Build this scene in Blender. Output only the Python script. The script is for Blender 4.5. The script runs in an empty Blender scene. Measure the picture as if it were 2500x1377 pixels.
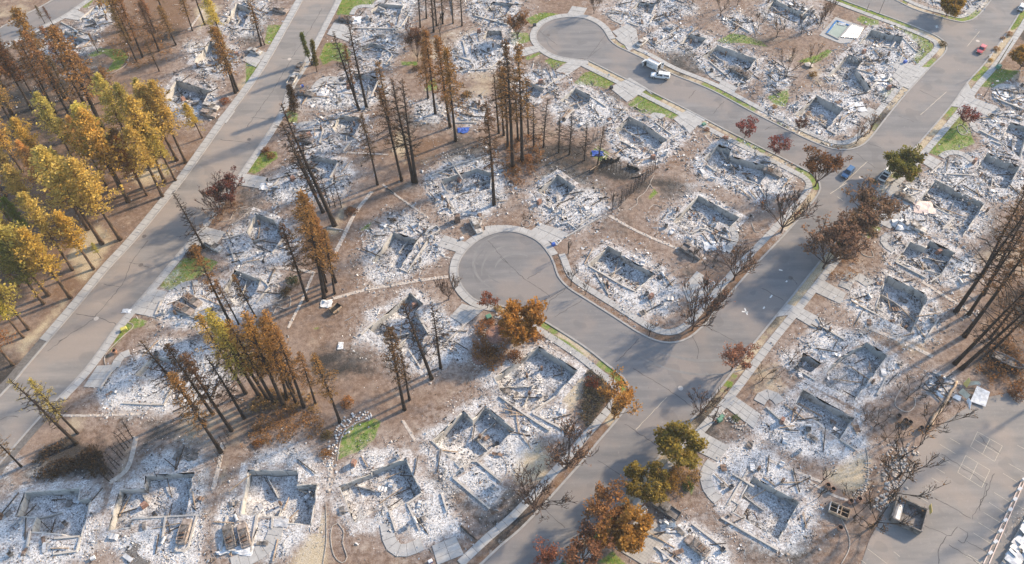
import bpy, bmesh, math, random
import numpy as np
from mathutils import Vector, Matrix, Euler
from mathutils.geometry import tessellate_polygon

random.seed(7)
RS = np.random.RandomState(11)
SC = bpy.context.scene
COL = SC.collection
R = math.radians

# ------------------------------------------------------------------ camera, sky, sun, exposure
CAM_H, PITCH, FPX, IW, IH = 145.0, 52.0, 1950.0, 2500.0, 1377.0
cam = bpy.data.cameras.new('camera')
cam.sensor_width = 36.0
cam.lens = 36.0 * FPX / IW
cam.clip_start = 1.0
cam.clip_end = 6000.0
camo = bpy.data.objects.new('camera', cam)
COL.objects.link(camo)
camo.location = (0, 0, CAM_H)
camo.rotation_euler = (R(90 - PITCH), 0, 0)
SC.camera = camo

SUN_EL, SUN_AZ = R(27), R(30)           # azimuth from +X towards +Y
wd = bpy.data.worlds.new('World')
SC.world = wd
wd.use_nodes = True
nt = wd.node_tree
nt.nodes.clear()
sky = nt.nodes.new('ShaderNodeTexSky')
sky.sky_type = 'NISHITA'
sky.sun_disc = False
sky.sun_elevation = SUN_EL
sky.sun_rotation = math.pi / 2 - SUN_AZ
sky.air_density = 1.3
sky.dust_density = 1.2
sky.ozone_density = 2.0
bg = nt.nodes.new('ShaderNodeBackground')
bg.inputs['Strength'].default_value = 0.15
wo = nt.nodes.new('ShaderNodeOutputWorld')
nt.links.new(sky.outputs[0], bg.inputs[0])
nt.links.new(bg.outputs[0], wo.inputs[0])

sl = bpy.data.lights.new('sun', 'SUN')
sl.energy = 3.8
sl.angle = R(2.5)
sl.color = (1.0, 0.79, 0.55)
slo = bpy.data.objects.new('sun', sl)
COL.objects.link(slo)
sd = Vector((-math.cos(SUN_AZ) * math.cos(SUN_EL), -math.sin(SUN_AZ) * math.cos(SUN_EL), -math.sin(SUN_EL)))
slo.rotation_euler = sd.to_track_quat('-Z', 'Y').to_euler()
slo.location = (200, 200, 200)

vs = SC.view_settings
vs.view_transform = 'Standard'
vs.look = 'None'
vs.exposure = 1.02
vs.gamma = 1.0
SC.cycles.max_bounces = 5
SC.cycles.volume_bounces = 0
SC.cycles.diffuse_bounces = 2
SC.cycles.glossy_bounces = 2
SC.cycles.transmission_bounces = 2
SC.cycles.transparent_max_bounces = 4
SC.cycles.caustics_reflective = False
SC.cycles.caustics_refractive = False

# ------------------------------------------------------------------ survey: plan position of a mark in the photograph
_sp, _cp = math.sin(R(PITCH)), math.cos(R(PITCH))
def g(px, py, z=0.0):
    u, v = (px - IW / 2) / FPX, (py - IH / 2) / FPX
    d = (u, _cp - v * _sp, -_sp - v * _cp)
    t = (z - CAM_H) / d[2]
    return Vector((d[0] * t, d[1] * t, z))
CROPS = {}
for _r, (_y, _s) in {'a': (0, 2.994), 'b': (440, 2.994), 'c': (900, 2.8875)}.items():
    for _c, _x in enumerate((0, 600, 1220, 1860)):
        CROPS[_r + str(_c)] = (_x, _y, _s)
def F(code, *pts):
    ox, oy, s = CROPS[code]
    return [(ox + x / s, oy + y / s) for x, y in pts]
def W(pts, z=0.0):
    return [g(p[0], p[1], z) for p in pts]

# ------------------------------------------------------------------ small helpers
def vnoise(x, y, scale, seed):
    x = np.asarray(x) / scale; y = np.asarray(y) / scale
    rs = np.random.RandomState(seed)
    tab = rs.rand(256, 256)
    xi = np.floor(x).astype(int); yi = np.floor(y).astype(int)
    fx = x - xi; fy = y - yi
    fx = fx * fx * (3 - 2 * fx); fy = fy * fy * (3 - 2 * fy)
    a = tab[xi & 255, yi & 255]; b = tab[(xi + 1) & 255, yi & 255]
    c = tab[xi & 255, (yi + 1) & 255]; d = tab[(xi + 1) & 255, (yi + 1) & 255]
    return (a * (1 - fx) + b * fx) * (1 - fy) + (c * (1 - fx) + d * fx) * fy
def poly_arr(poly):
    return np.array([(p[0], p[1]) for p in poly], float)
def inside(P, x, y):
    P = poly_arr(P); r = np.zeros(x.shape, bool)
    j = len(P) - 1
    for i in range(len(P)):
        xi, yi = P[i]; xj, yj = P[j]
        c = ((yi > y) != (yj > y)) & (x < (xj - xi) * (y - yi) / (yj - yi + 1e-12) + xi)
        r ^= c; j = i
    return r
def sdf(P, x, y):
    P = poly_arr(P); d = np.full(x.shape, 1e9)
    n = len(P)
    for i in range(n):
        a = P[i]; b = P[(i + 1) % n]; e = b - a
        t = np.clip(((x - a[0]) * e[0] + (y - a[1]) * e[1]) / (e @ e + 1e-9), 0, 1)
        d = np.minimum(d, np.hypot(x - a[0] - t * e[0], y - a[1] - t * e[1]))
    return np.where(inside(P, x, y), -d, d)
def area2(P):
    P = poly_arr(P); x, y = P[:, 0], P[:, 1]
    return 0.5 * np.sum(x * np.roll(y, -1) - np.roll(x, -1) * y)
def ccw(P):
    P = [Vector((p[0], p[1], 0)) for p in P]
    return P if area2(P) > 0 else P[::-1]
def offset_poly(P, d):
    """outward offset of a ccw polygon with limited mitres"""
    n = len(P); out = []
    for i in range(n):
        a, b, c = P[i - 1], P[i], P[(i + 1) % n]
        e1 = (b - a).normalized(); e2 = (c - b).normalized()
        n1 = Vector((e1.y, -e1.x, 0)); n2 = Vector((e2.y, -e2.x, 0))
        m = n1 + n2
        k = m.length_squared
        m = n1 if k < 0.15 else m * (2 / k)
        out.append(b + m * d)
    return out
def smooth_path(P, step=1.0, closed=False):
    """Catmull-Rom through P, resampled"""
    P = [Vector(p) for p in P]; n = len(P); out = []
    m = n if closed else n - 1
    for i in range(m):
        if closed:
            p0, p1, p2, p3 = P[i - 1], P[i], P[(i + 1) % n], P[(i + 2) % n]
        else:
            p0, p1, p2, p3 = P[max(i - 1, 0)], P[i], P[i + 1], P[min(i + 2, n - 1)]
        k = max(1, int((p2 - p1).length / step))
        for j in range(k):
            t = j / k
            out.append(0.5 * ((2 * p1) + (p2 - p0) * t + (2 * p0 - 5 * p1 + 4 * p2 - p3) * t * t + (3 * p1 - p0 - 3 * p2 + p3) * t ** 3))
    if not closed: out.append(P[-1])
    return out
def resample(P, step):
    P = [Vector(p) for p in P]
    L = [0]
    for a, b in zip(P, P[1:]): L.append(L[-1] + (b - a).length)
    n = max(1, round(L[-1] / step)); out = []; j = 0
    for i in range(n + 1):
        s = L[-1] * i / n
        while j < len(L) - 2 and L[j + 1] < s: j += 1
        t = (s - L[j]) / max(1e-6, L[j + 1] - L[j])
        out.append(P[j].lerp(P[j + 1], min(1, t)))
    return out
def normals2(P):
    out = []
    for i in range(len(P)):
        a = P[max(0, i - 1)]; b = P[min(len(P) - 1, i + 1)]
        e = (b - a); e.z = 0
        e = e.normalized() if e.length > 1e-6 else Vector((1, 0, 0))
        out.append(Vector((-e.y, e.x, 0)))
    return out

class MB:
    """mesh builder: collects boxes, bars, tubes, sheets -> ONE mesh"""
    def __init__(s):
        s.v = []; s.f = []; s.m = []; s.t = []; s.n = 0
    def raw(s, V, Fs, mat=0, tint=None):
        V = np.asarray(V, float).reshape(-1, 3)
        s.v.append(V)
        for f in Fs:
            s.f.append([i + s.n for i in f]); s.m.append(mat); s.t.append(tint)
        s.n += len(V)
        return s
    def box(s, c, d, rot=None, mat=0, taper=1.0):
        x, y, z = d[0] / 2, d[1] / 2, d[2] / 2
        V = [(-x, -y, -z), (x, -y, -z), (x, y, -z), (-x, y, -z), (-x * taper, -y * taper, z), (x * taper, -y * taper, z), (x * taper, y * taper, z), (-x * taper, y * taper, z)]
        M = Euler(rot).to_matrix() if rot is not None else Matrix.Identity(3)
        V = [tuple(M @ Vector(p) + Vector(c)) for p in V]
        return s.raw(V, [(0, 3, 2, 1), (4, 5, 6, 7), (0, 1, 5, 4), (1, 2, 6, 5), (2, 3, 7, 6), (3, 0, 4, 7)], mat)
    def bar(s, a, b, w, h, mat=0):
        a, b = Vector(a), Vector(b); e = b - a
        u = e.normalized(); side = u.cross(Vector((0, 0, 1)))
        if side.length < 1e-3: side = Vector((1, 0, 0))
        side.normalize(); up = side.cross(u)
        V = []
        for p in (a, b):
            for q in ((-1, -1), (1, -1), (1, 1), (-1, 1)):
                V.append(tuple(p + side * q[0] * w / 2 + up * q[1] * h / 2))
        return s.raw(V, [(0, 3, 2, 1), (4, 5, 6, 7), (0, 1, 5, 4), (1, 2, 6, 5), (2, 3, 7, 6), (3, 0, 4, 7)], mat)
    def tube(s, P, rad, sides=6, mat=0, cap=True):
        P = [Vector(p) for p in P]; V = []; n = len(P)
        for i, p in enumerate(P):
            e = (P[min(i + 1, n - 1)] - P[max(i - 1, 0)]).normalized()
            a = e.cross(Vector((0.31, 0.95, 0.07)));
            if a.length < 1e-3: a = Vector((1, 0, 0))
            a.normalize(); b = e.cross(a)
            r = rad[i] if hasattr(rad, '__len__') else rad
            for k in range(sides):
                t = 2 * math.pi * k / sides
                V.append(tuple(p + (a * math.cos(t) + b * math.sin(t)) * r))
        Fs = []
        for i in range(n - 1):
            for k in range(sides):
                k2 = (k + 1) % sides
                Fs.append((i * sides + k, i * sides + k2, (i + 1) * sides + k2, (i + 1) * sides + k))
        if cap:
            Fs.append(tuple(range(sides))[::-1]); Fs.append(tuple((n - 1) * sides + k for k in range(sides)))
        return s.raw(V, Fs, mat)
    def cyl(s, a, b, r, sides=12, mat=0):
        return s.tube([a, b], [r, r], sides, mat)
    def prism(s, P, z0, z1, mat=0):
        P = ccw(P); n = len(P)
        V = [(p.x, p.y, z0) for p in P] + [(p.x, p.y, z1) for p in P]
        Fs = [(i, (i + 1) % n, n + (i + 1) % n, n + i) for i in range(n)]
        tri = tessellate_polygon([[Vector((p.x, p.y, 0)) for p in P]])
        for t in tri:
            a, b, c = t
            if (P[b] - P[a]).cross(P[c] - P[a]).z < 0: b, c = c, b
            Fs.append((n + a, n + b, n + c))
        return s.raw(V, Fs, mat)
    def loft(s, rings, mat=0, cap=True, closed=True):
        k = len(rings[0]); V = [p for r in rings for p in r]; Fs = []
        for i in range(len(rings) - 1):
            for j in range(k if closed else k - 1):
                j2 = (j + 1) % k
                Fs.append((i * k + j, i * k + j2, (i + 1) * k + j2, (i + 1) * k + j))
        if cap:
            Fs.append(tuple(range(k))[::-1]); Fs.append(tuple((len(rings) - 1) * k + j for j in range(k)))
        return s.raw(V, Fs, mat)
    def mesh(s, name, mats, smooth=False):
        me = bpy.data.meshes.new(name)
        V = np.concatenate(s.v) if s.v else np.zeros((0, 3))
        me.from_pydata(V.tolist(), [], s.f)
        for m in (mats if isinstance(mats, (list, tuple)) else [mats]): me.materials.append(m)
        me.polygons.foreach_set('material_index', s.m)
        if smooth: me.polygons.foreach_set('use_smooth', [True] * len(s.f))
        me.update()
        return me
    def build(s, name, mats, parent=None, smooth=False):
        return ob(name, s.mesh(name, mats, smooth), parent)

def ob(name, me, parent=None):
    o = bpy.data.objects.new(name, me)
    COL.objects.link(o)
    if parent is not None: o.parent = parent
    return o
def empty(name, loc=(0, 0, 0), rz=0.0):
    o = bpy.data.objects.new(name, None)
    COL.objects.link(o)
    o.empty_display_size = 0.3
    o.location = loc
    o.rotation_euler = (0, 0, rz)
    return o
def tag(o, label=None, cat=None, group=None, kind=None):
    if label: o['label'] = label
    if cat: o['category'] = cat
    if group: o['group'] = group
    if kind: o['kind'] = kind
    return o
def mesh_np(name, V, quads=None, tris=None, mats=(), tint=None, tname='tint', smooth=False):
    """fast mesh from arrays; tint = per face RGB(A)"""
    me = bpy.data.meshes.new(name)
    V = np.asarray(V, np.float32)
    q = np.zeros((0, 4), np.int32) if quads is None else np.asarray(quads, np.int32)
    t = np.zeros((0, 3), np.int32) if tris is None else np.asarray(tris, np.int32)
    me.vertices.add(len(V)); me.vertices.foreach_set('co', V.ravel())
    loops = np.concatenate([q.ravel(), t.ravel()])
    me.loops.add(len(loops)); me.loops.foreach_set('vertex_index', loops)
    nf = len(q) + len(t)
    me.polygons.add(nf)
    st = np.concatenate([np.arange(len(q)) * 4, len(q) * 4 + np.arange(len(t)) * 3]).astype(np.int32)
    me.polygons.foreach_set('loop_start', st)
    if smooth: me.polygons.foreach_set('use_smooth', np.ones(nf, bool))
    for m in mats: me.materials.append(m)
    if tint is not None:
        a = me.attributes.new(tname, 'FLOAT_COLOR', 'FACE')
        tt = np.ones((nf, 4), np.float32); tint = np.asarray(tint, np.float32)
        if tint.ndim == 1: tint = np.repeat(tint[:, None], 3, 1)
        tt[:, :3] = tint[:, :3]
        a.data.foreach_set('color', tt.ravel())
    me.update(calc_edges=True)
    me.validate()
    return me

# ------------------------------------------------------------------ materials (all procedural)
def newmat(name, rough=0.9):
    m = bpy.data.materials.new(name)
    m.use_nodes = True
    n = m.node_tree.nodes; b = n['Principled BSDF']
    b.inputs['Roughness'].default_value = rough
    b.inputs['Specular IOR Level'].default_value = 0.25
    return m, m.node_tree, b
def node(t, kind, **kw):
    n = t.nodes.new(kind)
    for k, v in kw.items():
        if k in n.inputs: n.inputs[k].default_value = v
        else: setattr(n, k, v)
    return n
def coords(t, obj=False):
    if obj: return t.nodes.new('ShaderNodeTexCoord').outputs['Object']
    return t.nodes.new('ShaderNodeNewGeometry').outputs['Position']
def noise(t, vec, scale, detail=3.0, rough=0.6, dist=0.0):
    n = t.nodes.new('ShaderNodeTexNoise')
    n.inputs['Scale'].default_value = scale
    n.inputs['Detail'].default_value = detail
    n.inputs['Roughness'].default_value = rough
    n.inputs['Distortion'].default_value = dist
    t.links.new(vec, n.inputs['Vector'])
    return n.outputs['Fac']
def ramp(t, fac, stops):
    r = t.nodes.new('ShaderNodeValToRGB')
    e = r.color_ramp.elements
    while len(e) < len(stops): e.new(0.5)
    for i, (p, c) in enumerate(stops):
        e[i].position = p
        e[i].color = (c[0], c[1], c[2], 1) if hasattr(c, '__len__') else (c, c, c, 1)
    t.links.new(fac, r.inputs[0])
    return r.outputs[0]
def mixc(t, fac, a, b, mode='MIX'):
    m = t.nodes.new('ShaderNodeMix')
    m.data_type = 'RGBA'; m.blend_type = mode
    for s, v in ((m.inputs[0], fac), (m.inputs[6], a), (m.inputs[7], b)):
        if isinstance(v, (int, float)): s.default_value = v
        elif isinstance(v, tuple): s.default_value = (v[0], v[1], v[2], 1)
        else: t.links.new(v, s)
    return m.outputs[2]
def math_(t, op, a, b=0.0, c=None, clamp=False):
    m = t.nodes.new('ShaderNodeMath'); m.operation = op; m.use_clamp = clamp
    for i, v in enumerate((a, b) + ((c,) if c is not None else ())):
        if isinstance(v, (int, float)): m.inputs[i].default_value = v
        else: t.links.new(v, m.inputs[i])
    return m.outputs[0]
def mapr(t, v, a, b, c=0.0, d=1.0):
    m = t.nodes.new('ShaderNodeMapRange')
    m.inputs[1].default_value = a; m.inputs[2].default_value = b
    m.inputs[3].default_value = c; m.inputs[4].default_value = d
    m.interpolation_type = 'SMOOTHSTEP'
    t.links.new(v, m.inputs[0])
    return m.outputs[0]
def bump(t, b, h, strength=0.5, dist=0.1):
    n = t.nodes.new('ShaderNodeBump')
    n.inputs['Strength'].default_value = strength; n.inputs['Distance'].default_value = dist
    t.links.new(h, n.inputs['Height']); t.links.new(n.outputs[0], b.inputs['Normal'])
def col(t, b, c):
    t.links.new(c, b.inputs['Base Color'])

def simple(name, c1, c2=None, scale=3.0, rough=0.8, metal=0.0, bumps=0.0, obj=False, contrast=(0.35, 0.65), detail=4.0):
    m, t, b = newmat(name, rough)
    b.inputs['Metallic'].default_value = metal
    v = coords(t, obj)
    n = noise(t, v, scale, detail)
    col(t, b, ramp(t, n, [(contrast[0], c1), (contrast[1], c2 or c1)]))
    if bumps: bump(t, b, n, bumps, 0.05)
    return m

M = {}
# the burnt ground, with painted ground cover (grass, ash, char, straw, scorched litter)
def ground_mat():
    m, t, b = newmat('ground_soil', 0.95)
    p = coords(t)
    n1 = noise(t, p, 0.09, 4); n2 = noise(t, p, 0.9, 4, 0.7); n3 = noise(t, p, 4.5, 3, 0.75)
    soil = ramp(t, n2, [(0.25, (0.092, 0.058, 0.042)), (0.5, (0.192, 0.128, 0.092)), (0.75, (0.31, 0.228, 0.172))])
    n0 = noise(t, p, 0.22, 5, 0.65)
    soil = mixc(t, math_(t, 'MULTIPLY', mapr(t, n0, 0.52, 0.66), 0.7), soil, ramp(t, n2, [(0.3, (0.085, 0.066, 0.06)), (0.7, (0.17, 0.13, 0.115))]))
    soil = mixc(t, math_(t, 'MULTIPLY', mapr(t, n0, 0.46, 0.33), 0.6), soil, ramp(t, n2, [(0.3, (0.26, 0.20, 0.15)), (0.7, (0.42, 0.345, 0.275))]))
    soil = mixc(t, mapr(t, n1, 0.42, 0.68), soil, ramp(t, n2, [(0.3, (0.165, 0.116, 0.092)), (0.7, (0.315, 0.24, 0.19))]))
    soil = mixc(t, mapr(t, n3, 0.6, 0.72), soil, (0.42, 0.37, 0.33))
    soil = mixc(t, mapr(t, n3, 0.40, 0.30), soil, (0.075, 0.058, 0.052))
    at = node(t, 'ShaderNodeAttribute', attribute_name='cover')
    at2 = node(t, 'ShaderNodeAttribute', attribute_name='cover2')
    sep = t.nodes.new('ShaderNodeSeparateColor'); t.links.new(at.outputs['Color'], sep.inputs[0])
    sep2 = t.nodes.new('ShaderNodeSeparateColor'); t.links.new(at2.outputs['Color'], sep2.inputs[0])
    e = noise(t, p, 0.3, 6, 0.75)
    def msk(s, w=1.1, lo=0.3, hi=0.75):
        x = math_(t, 'MULTIPLY_ADD', e, w, s)
        return mapr(t, x, lo + w / 2, hi + w / 2)
    gr = ramp(t, n3, [(0.3, (0.06, 0.105, 0.018)), (0.55, (0.145, 0.225, 0.035)), (0.75, (0.26, 0.29, 0.07))])
    gr = mixc(t, mapr(t, n2, 0.44, 0.68), gr, ramp(t, n3, [(0.3, (0.20, 0.15, 0.05)), (0.7, (0.36, 0.28, 0.10))]))
    st = ramp(t, n3, [(0.28, (0.24, 0.185, 0.12)), (0.5, (0.42, 0.345, 0.235)), (0.72, (0.57, 0.50, 0.38))])
    rd = ramp(t, n3, [(0.3, (0.075, 0.043, 0.026)), (0.55, (0.185, 0.108, 0.062)), (0.75, (0.31, 0.20, 0.12))])
    ch = ramp(t, n3, [(0.35, (0.012, 0.012, 0.012)), (0.6, (0.05, 0.045, 0.042)), (0.75, (0.16, 0.14, 0.13))])
    v1 = noise(t, p, 2.4, 8, 0.8)
    v2 = noise(t, p, 5.5, 3, 0.7); v3 = noise(t, p, 0.45, 3, 0.6)
    ash = ramp(t, v1, [(0.34, (0.05, 0.05, 0.05)), (0.41, (0.26, 0.26, 0.265)), (0.47, (0.62, 0.62, 0.625)), (0.60, (0.87, 0.87, 0.87))])
    ash = mixc(t, math_(t, 'MULTIPLY', mapr(t, v2, 0.55, 0.62), 0.8), ash, (0.11, 0.105, 0.105))
    ash = mixc(t, math_(t, 'MULTIPLY', mapr(t, v3, 0.5, 0.66), 0.4), ash, ramp(t, v1, [(0.35, (0.10, 0.10, 0.105)), (0.6, (0.46, 0.465, 0.48))]))
    c = mixc(t, msk(sep2.outputs[0]), soil, rd)
    dust = math_(t, 'MULTIPLY', sep2.outputs[2], mapr(t, n2, 0.35, 0.62))
    c = mixc(t, msk(sep2.outputs[1]), c, st)
    c = mixc(t, msk(sep.outputs[0], 0.7, 0.38, 0.62), c, gr)
    c = mixc(t, msk(sep.outputs[2], 1.2, 0.3, 0.8), c, ch)
    c = mixc(t, math_(t, 'MULTIPLY', msk(sep.outputs[1], 1.0, 0.3, 0.7), 0.92), c, ash)
    c = mixc(t, dust, c, ramp(t, n3, [(0.35, (0.38, 0.375, 0.375)), (0.6, (0.62, 0.62, 0.625))]))
    col(t, b, c)
    h = math_(t, 'MULTIPLY_ADD', n2, 0.8, n3)
    bump(t, b, h, 0.6, 0.12)
    return m
M['ground'] = ground_mat()

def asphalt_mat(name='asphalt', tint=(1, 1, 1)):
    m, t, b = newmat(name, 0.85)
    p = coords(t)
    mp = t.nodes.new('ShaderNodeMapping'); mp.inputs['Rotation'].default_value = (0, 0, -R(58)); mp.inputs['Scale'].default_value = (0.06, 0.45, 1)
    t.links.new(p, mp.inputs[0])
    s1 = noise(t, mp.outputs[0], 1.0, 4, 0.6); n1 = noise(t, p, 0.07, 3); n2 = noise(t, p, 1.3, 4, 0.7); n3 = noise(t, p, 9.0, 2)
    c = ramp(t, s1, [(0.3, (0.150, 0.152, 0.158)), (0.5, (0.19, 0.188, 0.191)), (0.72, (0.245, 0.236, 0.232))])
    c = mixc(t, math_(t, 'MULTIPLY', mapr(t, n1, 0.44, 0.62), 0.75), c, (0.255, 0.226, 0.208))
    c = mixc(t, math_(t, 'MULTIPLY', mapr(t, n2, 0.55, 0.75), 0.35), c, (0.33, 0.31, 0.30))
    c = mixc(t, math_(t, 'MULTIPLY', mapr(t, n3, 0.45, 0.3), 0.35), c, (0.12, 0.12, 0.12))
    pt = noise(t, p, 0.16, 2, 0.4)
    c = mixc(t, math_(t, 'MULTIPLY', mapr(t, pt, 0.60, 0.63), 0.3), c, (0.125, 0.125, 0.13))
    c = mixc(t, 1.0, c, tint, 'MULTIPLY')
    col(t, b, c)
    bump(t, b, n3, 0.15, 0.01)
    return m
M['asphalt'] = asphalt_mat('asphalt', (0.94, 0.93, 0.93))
M['asphalt_pale'] = asphalt_mat('pale_asphalt', (1.16, 1.10, 1.03))  # same asphalt, tinted paler and warmer

def concrete_mat(name, c1, c2, soot=0.0, sc=0.8):
    m, t, b = newmat(name, 0.9)
    p = coords(t)
    n1 = noise(t, p, sc, 4, 0.65); n2 = noise(t, p, 5.0, 3, 0.7)
    oi = t.nodes.new('ShaderNodeObjectInfo')
    c = ramp(t, n1, [(0.3, c1), (0.7, c2)])
    c = mixc(t, math_(t, 'MULTIPLY', mapr(t, n2, 0.52, 0.72), 0.35), c, (0.20, 0.18, 0.17))
    c = mixc(t, math_(t, 'MULTIPLY', oi.outputs['Random'], 0.28), c, (0.28, 0.27, 0.26))
    if soot:
        n3 = noise(t, p, 0.35, 4, 0.7)
        c = mixc(t, math_(t, 'MULTIPLY', mapr(t, n3, 0.52, 0.66), soot), c, (0.035, 0.033, 0.032))
        mp = t.nodes.new('ShaderNodeMapping'); mp.inputs['Scale'].default_value = (2.2, 2.2, 0.25); t.links.new(p, mp.inputs[0])
        n4 = noise(t, mp.outputs[0], 1.0, 3, 0.6)
        c = mixc(t, math_(t, 'MULTIPLY', mapr(t, n4, 0.56, 0.7), soot * 0.8), c, (0.10, 0.075, 0.06))
    col(t, b, c)
    bump(t, b, n2, 0.2, 0.01)
    return m
M['concrete'] = concrete_mat('concrete_slab', (0.33, 0.328, 0.325), (0.455, 0.45, 0.44))
M['kerb'] = concrete_mat('kerb_concrete', (0.26, 0.255, 0.25), (0.38, 0.37, 0.36))
M['foundation'] = concrete_mat('foundation_concrete', (0.40, 0.385, 0.36), (0.56, 0.545, 0.515), 0.75, 0.5)
M['stem'] = concrete_mat('stem_wall_concrete', (0.42, 0.39, 0.35), (0.58, 0.54, 0.50), 0.3)
M['joint'] = simple('slab_bed', (0.11, 0.10, 0.095), (0.17, 0.16, 0.15), 2.0)
M['edging'] = simple('edging_concrete', (0.27, 0.235, 0.205), (0.43, 0.39, 0.35), 2.0)
M['stone'] = simple('rubble_stone', (0.34, 0.29, 0.25), (0.55, 0.50, 0.45), 1.6, bumps=0.5)
M['paver'] = concrete_mat('paver', (0.34, 0.315, 0.285), (0.46, 0.43, 0.39))
M['tyre_dust'] = simple('tyre_dust', (0.175, 0.174, 0.175), (0.215, 0.21, 0.208), 0.5)
M['tyre_dark'] = simple('tyre_scuff', (0.145, 0.145, 0.148), (0.185, 0.183, 0.183), 0.5)
M['tar'] = simple('tar', (0.055, 0.05, 0.05), (0.09, 0.085, 0.08), 1.0)
M['paint_white'] = simple('road_paint_white', (0.62, 0.62, 0.60), (0.75, 0.75, 0.72), 2.5)
M['paint_cream'] = simple('road_paint_cream', (0.40, 0.36, 0.29), (0.56, 0.50, 0.40), 2.5)
M['iron'] = simple('cast_iron', (0.09, 0.08, 0.075), (0.17, 0.15, 0.14), 5.0, 0.7)
M['pale_lid'] = simple('pale_lid', (0.42, 0.37, 0.33), (0.55, 0.50, 0.45), 5.0, 0.8)

def tint_mat(name, attr='tint', rough=0.9, grain=6.0):
    m, t, b = newmat(name, rough)
    at = node(t, 'ShaderNodeAttribute', attribute_name=attr)
    n = noise(t, coords(t), grain, 3, 0.7)
    c = mixc(t, 0.75, at.outputs['Color'], ramp(t, n, [(0.3, 0.35), (0.65, 1.0)]), 'MULTIPLY')
    col(t, b, c)
    return m
M['rubble'] = tint_mat('rubble')

def foliage_mat(name, trans=0.25):
    m, t, b = newmat(name, 0.75)
    oi = t.nodes.new('ShaderNodeObjectInfo')
    at = node(t, 'ShaderNodeAttribute', attribute_name='tint')
    sp = t.nodes.new('ShaderNodeSeparateColor'); t.links.new(at.outputs['Color'], sp.inputs[0])
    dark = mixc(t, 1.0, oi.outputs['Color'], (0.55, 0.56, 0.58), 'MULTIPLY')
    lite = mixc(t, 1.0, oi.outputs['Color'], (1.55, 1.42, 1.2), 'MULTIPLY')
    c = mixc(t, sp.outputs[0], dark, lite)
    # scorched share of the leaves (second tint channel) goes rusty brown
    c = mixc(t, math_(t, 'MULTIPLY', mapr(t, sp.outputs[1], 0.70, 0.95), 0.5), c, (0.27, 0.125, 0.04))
    col(t, b, c)
    tr = t.nodes.new('ShaderNodeBsdfTranslucent'); t.links.new(c, tr.inputs[0])
    mx = t.nodes.new('ShaderNodeMixShader'); mx.inputs[0].default_value = trans
    out = t.nodes['Material Output']
    t.links.new(b.outputs[0], mx.inputs[1]); t.links.new(tr.outputs[0], mx.inputs[2]); t.links.new(mx.outputs[0], out.inputs[0])
    return m
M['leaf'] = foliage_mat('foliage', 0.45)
def bark_mat(name, c1, c2, charred):
    m, t, b = newmat(name, 0.95)
    p = coords(t, True)
    mp = t.nodes.new('ShaderNodeMapping'); mp.inputs['Scale'].default_value = (3, 3, 0.5); t.links.new(p, mp.inputs[0])
    n = noise(t, mp.outputs[0], 1.2, 4, 0.7)
    c = ramp(t, n, [(0.32, c1), (0.68, c2)])
    n2 = noise(t, p, 0.35, 3)
    c = mixc(t, math_(t, 'MULTIPLY', mapr(t, n2, 0.4, 0.6), charred), c, (0.022, 0.018, 0.016))
    col(t, b, c)
    bump(t, b, n, 0.6, 0.05)
    return m
M['bark_char'] = bark_mat('charred_bark', (0.012, 0.010, 0.009), (0.060, 0.040, 0.030), 0.75)
M['bark_pine'] = bark_mat('pine_bark', (0.06, 0.038, 0.025), (0.20, 0.125, 0.075), 0.75)
M['bark_twig'] = bark_mat('scorched_twig', (0.05, 0.034, 0.028), (0.16, 0.105, 0.085), 0.3)
M['char_wood'] = simple('charred_wood', (0.02, 0.018, 0.016), (0.11, 0.085, 0.07), 2.5, 0.9, obj=True)
M['wood'] = simple('scorched_timber', (0.28, 0.19, 0.12), (0.52, 0.40, 0.29), 1.5, 0.85, obj=True)
M['sheet'] = simple('burnt_sheet_metal', (0.38, 0.38, 0.39), (0.66, 0.66, 0.66), 0.9, 0.55, 0.3, obj=True)
M['rust'] = simple('rusted_steel', (0.10, 0.062, 0.045), (0.28, 0.20, 0.155), 1.6, 0.85, 0.1, obj=True)
M['burnt_paint'] = simple('burnt_car_steel', (0.20, 0.175, 0.155), (0.56, 0.54, 0.51), 1.3, 0.75, 0.1, obj=True, contrast=(0.38, 0.6))
M['burnt_rusty'] = simple('burnt_car_rust', (0.13, 0.10, 0.085), (0.40, 0.34, 0.30), 1.3, 0.8, 0.1, obj=True, contrast=(0.36, 0.62))
M['burnt_dark'] = simple('burnt_car_dark', (0.06, 0.055, 0.05), (0.24, 0.22, 0.21), 1.2, 0.7, 0.1, obj=True)
M['black'] = simple('charred_black', (0.012, 0.012, 0.012), (0.045, 0.042, 0.04), 2.0)
M['brick'] = simple('burnt_brick', (0.20, 0.10, 0.07), (0.38, 0.24, 0.19), 3.0, 0.9, obj=True)
def paint(name, c, rough=0.35, coat=0.6):
    m, t, b = newmat(name, rough)
    n = noise(t, coords(t, True), 3.0, 3)
    col(t, b, ramp(t, n, [(0.3, tuple(x * 0.88 for x in c)), (0.7, c)]))
    b.inputs['Coat Weight'].default_value = coat
    b.inputs['Specular IOR Level'].default_value = 0.5
    return m
M['white_paint'] = paint('white_paint', (0.78, 0.78, 0.77))
M['blue_paint'] = paint('blue_paint', (0.02, 0.10, 0.24), 0.25, 1.0)
M['red_paint'] = paint('red_paint', (0.50, 0.035, 0.03), 0.25, 1.0)
M['silver_paint'] = paint('silver_paint', (0.52, 0.53, 0.54), 0.3)
M['plastic_blue'] = paint('blue_plastic', (0.03, 0.10, 0.42), 0.5, 0.1)
M['plastic_dark'] = paint('dark_plastic', (0.03, 0.035, 0.05), 0.5, 0.1)
M['plastic_green'] = paint('green_enamel', (0.10, 0.24, 0.16), 0.5, 0.1)
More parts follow.
